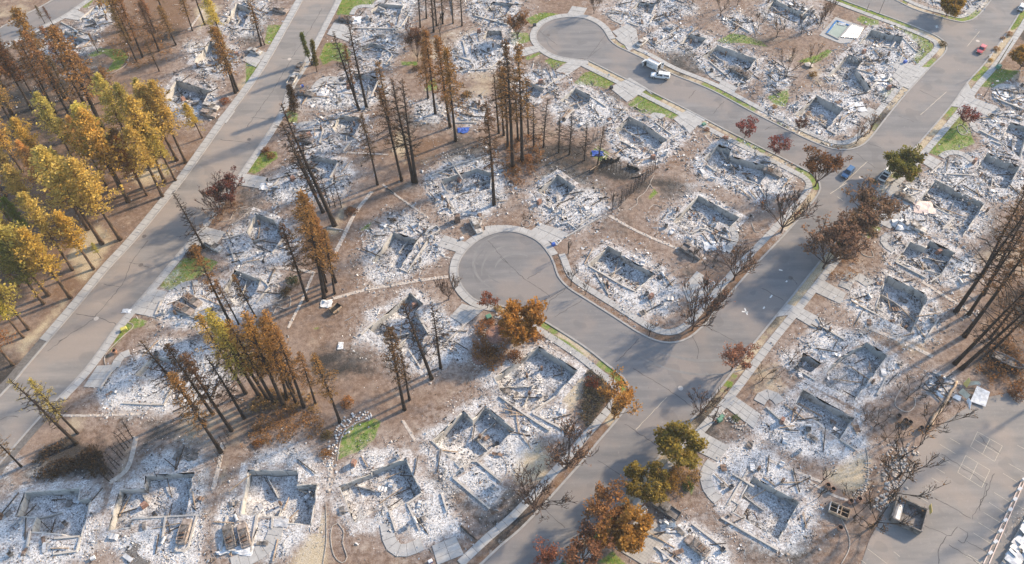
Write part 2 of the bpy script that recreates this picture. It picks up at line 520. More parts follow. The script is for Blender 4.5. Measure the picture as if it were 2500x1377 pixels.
M['plastic_yellow'] = paint('yellow_enamel', (0.55, 0.50, 0.12), 0.5, 0.1)
M['terracotta'] = simple('terracotta', (0.28, 0.14, 0.09), (0.45, 0.27, 0.19), 3.0, obj=True)
M['pool_blue'] = paint('pool_liner', (0.01, 0.13, 0.36), 0.3, 0.3)
M['cream_panel'] = simple('cream_panel', (0.52, 0.46, 0.34), (0.66, 0.60, 0.47), 1.2, 0.7, obj=True)
M['white_panel'] = simple('white_panel', (0.42, 0.43, 0.45), (0.76, 0.77, 0.78), 1.2, 0.6, obj=True)
M['pink_panel'] = simple('pink_panel', (0.56, 0.42, 0.36), (0.74, 0.62, 0.56), 0.8, 0.7, obj=True)
M['yellow_board'] = simple('yellow_board', (0.55, 0.42, 0.12), (0.70, 0.55, 0.20), 2.0, 0.6, obj=True)
def glass(name, c=(0.02, 0.03, 0.04)):
    m, t, b = newmat(name, 0.06)
    n = noise(t, coords(t, True), 2.0, 2)
    col(t, b, ramp(t, n, [(0.3, c), (0.7, tuple(x * 1.6 for x in c))]))
    b.inputs['Specular IOR Level'].default_value = 0.8
    return m
M['glass'] = glass('car_glass')
M['tyre'] = simple('tyre_rubber', (0.015, 0.015, 0.016), (0.035, 0.035, 0.035), 6.0, 0.85, obj=True)
M['rim'] = simple('alloy_rim', (0.35, 0.35, 0.36), (0.55, 0.55, 0.56), 4.0, 0.35, 0.7, obj=True)
M['lamp_clear'] = paint('headlamp_lens', (0.70, 0.72, 0.74), 0.15, 1.0)
M['lamp_red'] = paint('tail_lamp_lens', (0.40, 0.02, 0.02), 0.2, 1.0)
M['pool_water'] = simple('murky_pool_water', (0.27, 0.32, 0.27), (0.34, 0.385, 0.33), 0.3, 0.12)
M['logo_blue'] = paint('logo_blue', (0.02, 0.08, 0.16), 0.5, 0.1)
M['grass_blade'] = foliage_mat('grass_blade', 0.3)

# ------------------------------------------------------------------ house lots: (label tail, basement outlines, ash outlines, low wall lines, depth)
HOUSES = [
 ('in the bottom-left corner, with a pale left cellar wall',
  [F('c0',(180,876),(562,848),(552,928),(642,918),(572,1178),(225,1150),(265,1050),(118,1040))],
  [F('c0',(-60,1060),(60,900),(180,830),(640,815),(720,900),(700,1150),(600,1340),(400,1400),(-60,1400))],
  [F('c0',(215,1150),(195,1260)), F('c0',(385,1200),(560,1185)), F('c0',(570,1190),(545,1290),(380,1310))], 1.7),
 ('second from the left in the bottom row, with a stepped back cellar wall',
  [F('c0',(850,858),(1026,850),(1032,760),(1364,738),(1302,1040),(930,1058),(922,1120),(770,1136))],
  [F('c0',(760,1000),(860,830),(1050,640),(1200,575),(1390,600),(1440,720),(1440,1010),(1400,1400),(900,1400),(740,1180))],
  [F('c0',(930,1060),(1390,1035),(1320,1290),(1238,1285)), F('c0',(1170,1045),(1150,1200)), F('c0',(1290,1130),(1240,1285))], 1.6),
 ('third from the left in the bottom row, with a two-car garage',
  [F('c1',(22,722),(365,722),(358,828),(502,818),(458,1095),(300,1090),(290,1040),(85,1045),(80,1030),(-30,1025))],
  [F('c1',(-40,800),(120,570),(330,540),(500,620),(575,820),(480,1090),(400,1230),(230,1330),(-160,1310),(-210,1040))],
  [F('c0',(1600,1040),(1560,1290)), F('c0',(1810,1040),(1770,1300)), F('c1',(85,1045),(35,1300)), F('c1',(190,1050),(185,1130))], 1.7),
 ('at the bottom centre, below the dark green lawn',
  [F('c1',(665,835),(885,740),(890,725),(1125,640),(1240,880),(1012,1002),(985,945),(770,1084))],
  [F('c1',(590,900),(740,650),(900,570),(1130,580),(1290,790),(1400,860),(1500,1080),(1500,1180),(1240,1230),(1030,1130),(740,1120))],
  [F('c1',(1012,1005),(1060,1150)), F('c1',(1140,955),(1225,1140)), F('c1',(1240,885),(1140,955)), F('c1',(1380,880),(1420,1010))], 1.5),
 ('at the bottom centre, left of the straw-coloured lawn, with a sooty corner',
  [F('c1',(1318,512),(1535,305),(1600,368),(1690,268),(1890,432),(1790,530),(1605,640),(1510,694))],
  [F('c1',(1230,520),(1330,420),(1520,280),(1690,225),(1900,300),(2080,420),(1990,560),(1850,760),(1760,930),(1690,980),(1450,790),(1300,680))],
  [F('c1',(1460,765),(1610,640),(1800,800)), F('c1',(1460,770),(1720,990)), F('c1',(1640,655),(1740,560))], 1.9),
 ('left of the golden street tree, below the middle cul-de-sac street',
  [[(1208,924),(1315,847),(1408,905),(1356,966),(1292,1004),(1228,962)]],
  [[(1175,930),(1235,885),(1310,838),(1420,895),(1360,975),(1400,1040),(1375,1062),(1300,1060),(1230,1010)]],
  [[(1355,970),(1300,1010)], [(1300,1010),(1395,1060)], F('c2',(0,200),(180,330),(350,440))], 1.7),
 ('inside the bend right of the middle cul-de-sac, with a long back cellar wall',
  [F('b2',(645,620),(795,487),(885,532),(890,555),(1130,688),(985,815))],
  [F('b2',(570,650),(640,540),(770,470),(1000,540),(1200,650),(1320,820),(1240,960),(1080,1000),(940,960),(830,860),(640,720))],
  [F('b2',(985,815),(890,770),(650,630)), F('b2',(700,680),(800,840))], 1.6),
 ('above the bend in the road, with a rusty boat and truck beside it',
  [F('b2',(1268,302),(1455,118),(1750,276),(1680,345),(1600,300),(1545,370),(1400,395))],
  [F('b2',(1150,300),(1380,120),(1460,95),(1760,270),(1700,340),(1700,420),(1640,520),(1500,510),(1330,440),(1240,370))],
  [F('b2',(1400,395),(1480,350),(1700,450)), F('b2',(1560,400),(1640,520))], 1.5),
 ('above the right side of the middle cul-de-sac, with a wide concrete drive',
  [[(1313,465),(1362,428),(1403,457),(1372,492),(1345,500)]],
  [F('b2',(200,90),(330,0),(400,-30),(560,30),(700,80),(790,200),(700,290),(560,370),(450,350),(300,270))],
  [F('b2',(560,345),(690,250)), F('b2',(330,180),(560,360)), F('b2',(480,420),(740,270))], 1.4),
 ('left of the middle cul-de-sac, with a clean rectangular cellar',
  [F('b1',(928,592),(1080,382),(1258,440),(1125,645))],
  [F('b1',(860,560),(920,400),(1070,260),(1220,250),(1420,360),(1450,510),(1260,660),(1180,700),(960,770),(890,680))],
  [F('b1',(1185,670),(1325,455)), F('b1',(1310,400),(1390,330),(1425,370),(1325,420)), F('b1',(1125,650),(1185,675))], 1.6),
 ('below the middle cul-de-sac, with three bare snags standing in front',
  [F('b1',(905,1085),(1203,832),(1292,908),(1235,962),(1330,1090),(1290,1190),(1325,1250),(1270,1350),(1010,1165))],
  [F('b1',(820,1180),(900,960),(1020,930),(1180,805),(1310,850),(1480,980),(1620,1070),(1620,1290),(1500,1330),(1330,1390),(1200,1390),(950,1210))],
  [F('b1',(1280,1370),(1600,1060)), F('b1',(1190,1240),(1280,1377)), F('b1',(1340,1130),(1270,1010)), F('b1',(840,1130),(940,1040))], 1.7),
 ('above the middle cul-de-sac, with broken stub walls',
  [[(1078,440),(1165,412),(1200,424),(1196,460),(1120,478),(1092,470)]],
  [[(1042,440),(1062,415),(1100,392),(1190,382),(1232,420),(1228,490),(1190,520),(1150,535),(1090,528),(1052,480)]],
  [[(1055,430),(1110,405),(1180,385)], [(1085,470),(1105,520)], [(1100,395),(1130,440)]], 1.3),
 ('right of the left road, beside the lone dead conifer',
  [[(603,566),(626,523),(668,538),(695,575),(662,618),(630,610)]],
  [[(542,590),(590,545),(625,520),(690,540),(725,590),(700,640),(620,655),(560,635)]],
  [[(545,585),(600,570)], [(665,620),(690,585)], [(575,640),(560,600)]], 1.5),
 ('right of the left road, with two burned cars on its ash-covered drive',
  [[(548,707),(575,660),(637,684),(612,732),(572,745)]],
  [[(520,700),(580,650),(685,670),(660,740),(560,800),(430,800),(375,765),(380,735),(430,705),(480,700)]],
  [[(640,685),(660,700),(625,740)], [(415,760),(520,790)], [(395,735),(380,770)]], 1.4),
 ('by the bottom of the left road, half hidden by dark pines',
  [[(330,915),(372,872),(450,880),(420,940)]],
  [[(245,940),(300,895),(380,830),(500,835),(560,920),(500,990),(400,1005),(255,1000)]],
  [[(245,950),(275,905)], [(420,945),(400,990),(300,985)]], 1.2),
 ('right of the left road, behind two leaning snags and a burned shrub',
  [[(742,405),(763,380),(828,394),(806,432),(772,442)]],
  [[(640,465),(655,440),(740,392),(770,375),(840,390),(862,420),(830,475),(720,495),(660,490)]],
  [[(650,470),(690,430),(740,420)], [(806,435),(825,400)]], 1.4),
 ('right of the left road, next to the dark spruce',
  [[(812,313),(830,283),(884,288),(856,345),(830,342)]],
  [[(716,345),(740,310),(800,280),(890,285),(890,330),(870,355),(760,382),(720,370)]],
  [[(735,320),(790,315),(780,350)], [(856,348),(838,370)]], 1.4),
 ('right of the two white burned pickups on the left road',
  [[(862,180),(922,190),(925,225),(880,222)]],
  [[(726,240),(790,205),(860,168),(935,185),(950,230),(890,265),(790,262),(735,252)]],
  [[(770,215),(800,205),(850,205)], [(925,195),(905,240)]], 1.0),
 ('behind the pair of cypress trees at the top',
  [[(880,118),(905,105),(940,115),(925,145),(890,142)]],
  [[(862,95),(895,72),(965,85),(975,120),(950,160),(880,165),(862,130)]],
  [[(940,120),(960,135),(940,160)]], 0.9),
 ('top centre, just right of the left road, with a curved front path',
  [[(905,28),(925,10),(985,15),(970,45),(920,48)]],
  [[(865,60),(900,25),(930,-5),(1020,-10),(1005,40),(985,75),(880,75)]],
  [[(868,70),(975,72),(1000,35)], [(925,18),(940,25)]], 0.8),
 ('at the top edge, behind the row of bare black trunks',
  [[(1185,25),(1205,5),(1250,10),(1235,40)]],
  [[(1140,35),(1160,-10),(1260,-15),(1270,40),(1240,65),(1190,68)]],
  [[(1160,40),(1240,62)]], 0.7),
 ('left of the upper cul-de-sac, behind the tall brown pines',
  [[(1178,95),(1190,76),(1222,76),(1226,98)]],
  [[(1095,135),(1125,95),(1170,72),(1255,72),(1262,125),(1225,165),(1125,178)]],
  [[(1130,100),(1140,140)], [(1152,172),(1195,170),(1230,140)], [(1125,142),(1150,150)]], 1.2),
 ('small heap between the two groups of tall brown pines',
  [],
  [[(1105,265),(1150,240),(1190,255),(1185,290),(1150,305),(1110,298)], [(1015,255),(1060,235),(1090,280),(1060,300),(1020,290)]],
  [[(1110,255),(1170,270)], [(1115,300),(1165,300)]], 0.0),
 ('below the upper cul-de-sac, next to a wide clean concrete drive',
  [[(1367,246),(1405,216),(1441,234),(1436,252),(1402,268)]],
  [[(1340,265),(1365,235),(1420,203),(1470,232),(1535,268),(1500,300),(1410,312),(1365,295)]],
  [[(1402,268),(1380,290)], [(1500,300),(1530,265)], [(1441,236),(1480,262)]], 1.3),
 ('below the upper cul-de-sac on its left, behind the right-hand pine group',
  [[(1282,198),(1328,216),(1312,240),(1285,232)]],
  [[(1262,200),(1300,168),(1385,178),(1365,215),(1310,250),(1270,245)]],
  [[(1328,218),(1365,190)], [(1300,245),(1270,240)]], 1.3),
 ('right of the green front lawn, with a long standing inner wall',
  [[(1504,316),(1537,286),(1566,300),(1628,341),(1600,366),(1515,345)]],
  [[(1480,325),(1505,300),(1540,276),(1600,290),(1650,305),(1685,325),(1660,352),(1612,395),(1555,402),(1500,375)]],
  [[(1515,345),(1555,365)], [(1628,345),(1670,320)], [(1600,300),(1640,330)]], 1.6),
 ('beside the two small red maples, with a long sunlit cellar',
  [[(1720,388),(1754,354),(1785,366),(1780,380),(1886,412),(1852,450),(1740,416)]],
  [[(1690,395),(1715,375),(1752,346),(1830,365),(1935,430),(1928,468),(1860,492),(1735,440),(1695,415)]],
  [[(1886,414),(1925,440)], [(1740,416),(1725,405)], [(1852,452),(1870,485)]], 1.6),
 ('right of the parked utility van, with two burned cars in front',
  [[(1715,138),(1752,112),(1846,145),(1822,176),(1760,170)]],
  [[(1700,145),(1755,104),(1862,140),(1850,180),(1815,215),(1770,195),(1715,165)]],
  [[(1822,180),(1800,212)], [(1730,150),(1780,192)]], 1.5),
 ('right of the upper cul-de-sac, with a pale burned car at its edge',
  [[(1682,82),(1724,95),(1700,120),(1664,104)]],
  [[(1570,100),(1600,75),(1640,58),(1735,90),(1715,122),(1640,128),(1590,118)]],
  [[(1664,106),(1640,122)], [(1600,110),(1650,75)]], 1.3),
 ('above the upper cul-de-sac at the top edge',
  [[(1545,22),(1560,5),(1600,10),(1590,35)]],
  [[(1490,30),(1520,0),(1560,-15),(1660,-10),(1655,35),(1580,70),(1530,60)]],
  [[(1530,55),(1560,66)], [(1600,35),(1585,55)]], 0.9),
 ('at the top edge, above the row of dead backyard trees',
  [[(1872,22),(1890,0),(1972,38),(1952,64)]],
  [[(1850,30),(1875,-5),(1900,-15),(1990,25),(2010,55),(1950,72),(1880,50)]],
  [[(1955,40),(1985,15)], [(1952,66),(1975,55)]], 1.3),
 ('beside the blue-edged swimming pool at the street corner',
  [[(2095,107),(2127,74),(2150,80),(2206,90),(2188,122),(2140,118)]],
  [[(2080,112),(2110,85),(2140,65),(2200,75),(2240,100),(2242,130),(2205,168),(2150,155),(2090,140)]],
  [[(2175,118),(2185,105)], [(2205,95),(2235,125)], [(2195,150),(2205,135)]], 1.6),
 ('below the pool house, with a sooty double cellar and a wide drive',
  [[(2020,187),(2072,134),(2108,146),(2090,170),(2126,216),(2112,230),(2060,205)]],
  [[(2005,190),(2065,130),(2110,140),(2180,165),(2190,200),(2160,250),(2120,240),(2050,215)]],
  [[(2090,170),(2130,180)], [(2126,216),(2150,190)]], 1.7),
 ('on the corner lot beside the dead poplars, with a sooty back cellar wall',
  [[(1940,282),(1994,234),(2058,266),(2018,316),(1965,298)]],
  [[(1925,270),(1960,235),(2000,222),(2090,228),(2115,270),(2070,325),(2010,335),(1950,305)]],
  [[(2058,268),(2085,255)], [(2018,318),(2040,330)]], 1.8),
 ('at the right edge, behind the lawn with the red maple',
  [[(2440,345),(2468,300),(2510,312),(2490,385)]],
  [[(2380,275),(2420,262),(2520,275),(2520,390),(2440,378),(2400,330)]],
  [[(2390,320),(2440,345)], [(2420,345),(2445,355)]], 1.3),
 ('at the right edge, with a tall clean concrete back wall',
  [[(2380,420),(2411,374),(2489,408),(2458,462),(2415,455)]],
  [[(2265,425),(2300,400),(2400,365),(2510,400),(2490,480),(2420,495),(2320,455)]],
  [[(2300,425),(2385,430)], [(2270,425),(2300,400)]], 1.9),
 ('right of the main street, with a pink roof sheet on its ash',
  [[(2284,441),(2403,497),(2349,576),(2315,560),(2330,530),(2245,490)]],
  [[(2165,500),(2200,450),(2285,430),(2420,490),(2400,560),(2350,590),(2290,570),(2200,560)]],
  [[(2245,490),(2230,510)], [(2330,532),(2300,560)], [(2160,500),(2245,470)]], 1.6),
 ('right of the main street, with a ragged white patio behind it',
  [[(2222,591),(2260,607),(2272,589),(2330,617),(2297,670),(2186,640),(2205,618)]],
  [[(2155,585),(2190,565),(2280,575),(2345,610),(2385,650),(2345,700),(2290,690),(2180,655)]],
  [[(2186,642),(2260,680)], [(2297,672),(2270,690)]], 1.5),
 ('right of the main street, with a sooty-cornered square cellar',
  [[(2166,674),(2256,717),(2262,730),(2224,812),(2134,764)]],
  [[(2058,735),(2090,700),(2165,664),(2270,710),(2295,760),(2265,830),(2220,830),(2110,790)]],
  [[(2134,766),(2100,748)], [(2256,835),(2290,780)]], 2.0),
 ('with a garage pit, left of the leaning black trunks',
  [[(2062,868),(2117,838),(2166,868),(2086,975),(1990,928)], [(1945,893),(1962,864),(2006,890),(1992,914)]],
  [[(1905,870),(1960,840),(2005,785),(2120,828),(2210,890),(2150,960),(2105,985),(1995,945),(1930,905)]],
  [[(1990,930),(1950,905)], [(2165,920),(2140,965)], [(2000,795),(2060,830)]], 1.6),
 ('on the right, above the corner lot, with a narrow angled cellar',
  [[(1960,953),(2082,1021),(2049,1074),(2000,1035),(1943,986)]],
  [[(1838,1040),(1900,985),(1955,945),(2090,1018),(2125,1090),(2060,1130),(1950,1110),(1870,1075)]],
  [[(1870,995),(1930,1050)], [(2050,1075),(2090,1100)]], 1.6),
 ('at the lower right, left of the tan backyard, with black-stained walls',
  [[(1838,1165),(1950,1228),(1900,1316),(1790,1250)], [(1772,1240),(1785,1222),(1800,1232),(1788,1252)]],
  [[(1720,1145),(1780,1090),(1850,1070),(1960,1180),(2000,1260),(1950,1330),(1890,1345),(1790,1290),(1740,1200)]],
  [[(1790,1160),(1840,1190)], [(1775,1235),(1825,1150)], [(1760,1265),(1900,1345)]], 1.6),
 ('at the bottom edge, right of the burned pickup and the paved drive',
  [],
  [[(1605,1310),(1640,1285),(1690,1275),(1770,1330),(1790,1400),(1600,1400),(1585,1350)]],
  [[(1600,1335),(1660,1385)], [(1690,1280),(1775,1345)]], 0.0),
 ('in the top-left corner beside the short road, partly under the pines',
  [[(128,98),(158,76),(206,98),(180,122)]],
  [[(98,105),(150,68),(225,85),(230,120),(170,140),(115,130)]],
  [[(100,100),(150,75)], [(150,55),(205,85)]], 1.0),
 ('at the top-left, above the arc-shaped lawn',
  [],
  [[(192,50),(225,25),(265,5),(275,50),(240,75),(200,68)]],
  [[(195,50),(230,20)]], 0.0),
 ('left of the left road, with one long sunlit wall',
  [[(474,151),(512,102),(548,118),(528,168)]],
  [[(450,110),(505,98),(570,110),(585,150),(540,190),(490,180)]],
  [[(528,168),(560,140)]], 1.7),
 ('left of the left road, with an L of pale walls',
  [[(401,238),(431,197),(466,207),(512,222),(488,268),(440,262)]],
  [[(390,240),(432,188),(520,208),(525,250),(490,290),(440,285)]],
  [], 2.0),
 ('at the very top left of the left road, with a sunlit cream wall',
  [[(548,56),(578,10),(612,22),(592,66)]],
  [[(530,60),(580,0),(650,5),(650,50),(620,85),(560,90)]],
  [[(612,24),(640,40)]], 1.6),
 ('at the right edge, below the golden tree, under a grey slab',
  [],
  [[(2420,240),(2450,222),(2520,205),(2520,265),(2470,268)]],
  [[(2425,240),(2500,270)]], 0.0),
 ('at the top right, across the street from the pool house',
  [],
  [[(2255,0),(2290,-25),(2420,-30),(2395,15),(2370,25),(2300,18)]],
  [[(2280,5),(2360,12)]], 0.0),
 ('at the top centre-right, in front of the dead backyard trees',
  [],
  [[(1760,45),(1790,30),(1850,55),(1840,80),(1790,75)], [(1650,10),(1700,15),(1690,35),(1655,35)]],
  [[(1770,45),(1830,80)]], 0.0),
 ('on the narrow strip above the fire-blackened hedge corner',
  [],
  [[(1870,160),(1905,150),(1930,180),(1915,215),(1870,225)], [(1860,240),(1885,255),(1950,300),(1935,310),(1860,275)]],
  [], 0.0),
 ('beside the collapsed white shed at the parking lot edge',
  [],
  [F('c3',(1150,140),(1210,30),(1350,80),(1320,170),(1260,210))],
  [F('c3',(1205,30),(1360,85))], 0.0),
]

# ------------------------------------------------------------------ road outlines
S1 = [(1150,1405),(1220,1338),(1289,1277),(1414,1139),(1459,1084),(1507,1028),(1532,992),(1540,957),(1525,922),(1487,891),(1427,844),(1344,791),(1290,762)]
S2 = [(1218,744),(1168,734),(1140,712),(1124,687),(1119,658),(1126,632),(1150,602),(1190,577),(1240,566),(1288,577),(1320,597),(1343,627)]
S3 = [(1352,648),(1361,675),(1387,704),(1440,738),(1497,774),(1554,811),(1597,832),(1637,839),(1680,828),(1721,794),(1754,754),(1838,657),(1917,574),(1970,513),(2000,473),(2003,450),(1985,425),(1940,400),(1860,360),(1768,314),(1678,267),(1524,190)]
S4 = [(1437,147),(1400,144),(1354,134),(1320,110),(1310,87),(1324,63),(1354,48),(1394,43),(1434,48),(1467,67),(1487,97)]
S5 = [(1507,114),(1571,144),(1637,180),(1734,220),(1860,287),(2000,354),(2060,367),(2100,359),(2127,337),(2171,281),(2227,214),(2274,164),(2308,130),(2311,110),(2291,90),(2227,62),(2141,30),(2060,0),(1985,-30)]
S6 = [(2120,-28),(2184,0),(2237,25),(2331,52),(2361,53),(2388,40),(2421,0),(2446,-40)]
S7 = [(2538,-40),(2500,10),(2465,67),(2408,147),(2361,200),(2318,260),(2231,361),(2150,450),(2062,560),(1974,670),(1917,741),(1840,835),(1750,952),(1640,1075),(1540,1190),(1420,1310),(1330,1405)]
L_LEFT = [(-70,1060),(0,970),(38,931),(63,900),(187,754),(267,657),(334,584),(447,444),(548,302),(640,176),(703,67),(740,0),(755,-30)]
L_RIGHT = [(-70,1212),(0,1128),(100,1014),(207,900),(287,791),(367,699),(441,610),(514,520),(600,401),(677,284),(703,214),(740,154),(787,63),(820,0),(832,-30)]
TL_LEFT = [(-40,95),(0,70),(60,38),(110,12),(165,-20)]
TL_RIGHT = [(-40,140),(30,100),(76,76),(150,40),(195,10),(240,-22)]
LOT = [(2085,1405),(2102,1377),(2123,1316),(2154,1260),(2179,1212),(2224,1125),(2258,1066),(2276,1052),(2345,1004),(2414,969),(2500,952),(2600,950),(2600,1405)]

DRIVES = [  # four corners, panels along first edge, panels along second edge
 ([(1487,214),(1537,190),(1581,217),(1531,250)],3,4), ([(1644,291),(1664,277),(1709,301),(1684,327)],2,3),
 ([(1494,77),(1531,60),(1554,72),(1517,100)],3,2), ([(1354,174),(1389,150),(1436,149),(1385,185)],3,2),
 ([(1262,120),(1306,112),(1320,125),(1276,139)],3,2), ([(1384,36),(1397,15),(1434,20),(1422,40)],2,3),
 ([(1751,214),(1761,194),(1801,214),(1788,234)],2,3), ([(2177,187),(2204,150),(2247,164),(2201,210)],4,3),
 ([(2095,279),(2120,262),(2150,274),(2127,296)],2,2), ([(2362,264),(2381,240),(2440,262),(2420,288)],2,4),
 ([(2234,388),(2257,372),(2299,394),(2277,414)],2,3), ([(2127,537),(2151,511),(2209,529),(2173,559)],2,4),
 ([(1985,712),(2010,684),(2066,717),(2052,743)],2,4), ([(1930,768),(1957,752),(2006,778),(1992,806)],2,4),
 ([(1758,984),(1786,962),(1857,1011),(1840,1047)],3,4), ([(1688,1096),(1715,1054),(1780,1090),(1752,1127)],3,4),
 ([(1666,702),(1701,662),(1746,690),(1692,772)],3,5), ([(1293,566),(1320,544),(1389,570),(1360,600)],2,4),
 ([(1068,602),(1084,574),(1139,592),(1116,616)],2,3), ([(1098,773),(1128,741),(1181,757),(1134,796)],3,3),
 ([(321,764),(367,703),(409,712),(379,776)],4,2), ([(456,596),(497,553),(553,567),(520,606)],3,3),
 ([(580,452),(598,424),(652,433),(640,462)],2,3), ([(204,945),(238,893),(292,890),(242,947)],3,3),
 ([(1054,1333),(1113,1309),(1133,1354),(1068,1380)],2,3), ([(590,148),(622,118),(650,128),(625,165)],2,2),
 ([(531,293),(556,264),(574,272),(552,302)],2,2), ([(148,44),(190,25),(217,40),(192,50)],2,2),
 ([(798,84),(815,55),(867,66),(850,102)],2,3), ([(738,226),(770,213),(784,240),(742,252)],2,2),
 ([(2162,472),(2185,453),(2242,485),(2217,507)],2,3), ([(2178,165),(2195,140),(2215,150),(2200,175)],2,2),
]
WALKS = [  # curved front paths
 (F('c1',(990,1090),(1020,1230),(1090,1285),(1180,1265),(1245,1235)),2.4), (F('b3',(925,395),(885,430),(905,480),(960,515)),1.6),
 (F('b3',(600,790),(640,715),(700,705),(790,765)),2.6), (F('c2',(1500,660),(1452,740),(1470,850),(1540,930)),2.2),
 (F('b2',(1690,345),(1722,400),(1705,460),(1655,520)),1.7), (F('a1',(500,650),(550,590),(620,575),(690,588)),2.0),
 (F('a1',(360,940),(410,905),(540,905)),1.6), (F('a1',(775,108),(800,62),(850,45),(940,50)),1.6),
 (F('a3',(1310,1150),(1360,1118),(1450,1120),(1540,1175)),1.8), (F('a3',(1535,900),(1565,955),(1640,970)),1.6),
 (F('a3',(1700,665),(1760,630),(1850,640)),2.0), (F('a2',(1515,490),(1550,555),(1620,590)),1.7),
 (F('a2',(805,85),(820,130),(900,170)),1.8), (F('b0',(1290,800),(1345,762),(1450,752)),1.6),
 (F('c1',(215,1120),(180,1225),(70,1310),(-100,1385)),2.8), (F('b1',(1750,362),(1830,352),(1916,352)),2.0),
 (F('c3',(-20,240),(20,180),(70,180),(130,240)),2.4), (F('c0',(960,1230),(920,1290),(960,1370),(1040,1400)),2.2),
 (F('a2',(1100,880),(1140,840),(1200,860)),2.2), (F('b0',(840,1370),(880,1290),(950,1260)),1.8),
 (F('a2',(1090,350),(1150,340),(1230,370),(1300,355)),1.5),
]
EDGING = [  # thin pale landscape kerbs
 F('c1',(650,1088),(612,1110),(600,1200),(625,1320),(680,1368),(715,1330),(685,1230),(692,1150),(650,1088)),
 F('b1',(190,890),(250,880),(270,850),(310,842),(330,870),(320,930),(280,940),(230,925),(200,980)),
 F('b2',(1105,15),(1060,90),(1010,130),(1000,180),(940,215)), F('b2',(1090,210),(1130,180),(1190,200)),
 F('c3',(1080,60),(1040,60),(940,220),(960,280),(1030,305),(1080,260),(1075,200)),
 F('a0',(935,370),(945,420),(915,480),(850,520),(760,560)), F('a2',(1000,800),(1010,760),(1055,730),(960,790)),
 F('b0',(770,1350),(775,1270),(890,1150),(970,1080),(965,1050),(930,1040)), F('b3',(705,490),(740,460),(780,480),(815,560),(740,545),(705,490)),
 F('c1',(645,650),(680,470),(760,395),(880,345)), F('b0',(1600,260),(1610,300),(1680,290),(1720,220),(1810,190)),
 F('b0',(1680,330),(1760,280),(1830,225),(1916,240)), F('b1',(0,250),(60,225),(110,245)),
 F('c1',(740,720),(750,640),(800,600),(900,560)), F('b2',(160,310),(190,290),(225,310),(210,340),(165,335),(160,310)),
 F('a3',(1430,920),(1450,910),(1480,930),(1500,970),(1460,985),(1430,950),(1430,920)), F('b2',(1840,310),(1870,380),(1916,370)),
 F('c3',(700,900),(745,790),(750,660),(735,560)), F('b2',(1120,1060),(1180,1110),(1260,1110),(1310,1070)),
 F('a2',(1130,1280),(1100,1340),(1120,1377)), F('b3',(0,170),(40,170),(45,200),(0,240)),
 F('c2',(0,600),(40,660),(50,740),(0,800)), F('c1',(545,1377),(570,1200),(565,950)),
 F('c3',(560,1060),(610,1170),(615,1270),(560,1377)), F('b3',(1400,870),(1500,840),(1570,890)),
]
BORDERS = [  # rough stone or fence-footing lines
 (F('b1',(920,85),(800,240),(720,400),(640,560)),0.9), (F('b1',(150,640),(300,645),(500,675)),0.8),
 (F('b1',(640,865),(880,800),(1060,770),(1250,735),(1480,705)),0.8), (F('b1',(490,690),(410,880),(310,1080)),0.6),
 (F('b2',(800,260),(1020,380),(1300,500)),0.7), (F('c0',(960,480),(900,700),(780,800)),0.9),
 (F('c0',(1570,520),(1540,700),(1500,850)),0.8), (F('c0',(400,330),(700,330),(1000,320)),0.5),
 (F('a1',(640,1110),(1040,1130)),0.4), (F('b3',(1170,740),(1390,880),(1500,940)),0.8),
 (F('b3',(780,1080),(1000,1170),(1250,1290)),0.9), (F('c1',(590,660),(600,780),(580,860)),1.0),
 (F('c1',(1110,370),(1190,500)),0.6), (F('a2',(1010,690),(960,730)),0.4), (F('b1',(1000,30),(1100,110),(1200,180),(1340,280)),0.5),
 (F('c3',(340,800),(520,900),(660,940)),0.5), (F('a0',(1380,220),(1480,80)),0.7), (F('a2',(700,1080),(860,1180)),0.3),
 (F('c3',(40,640),(150,690),(420,800)),0.6), (F('a2',(1560,1060),(1500,990)),0.4),
]
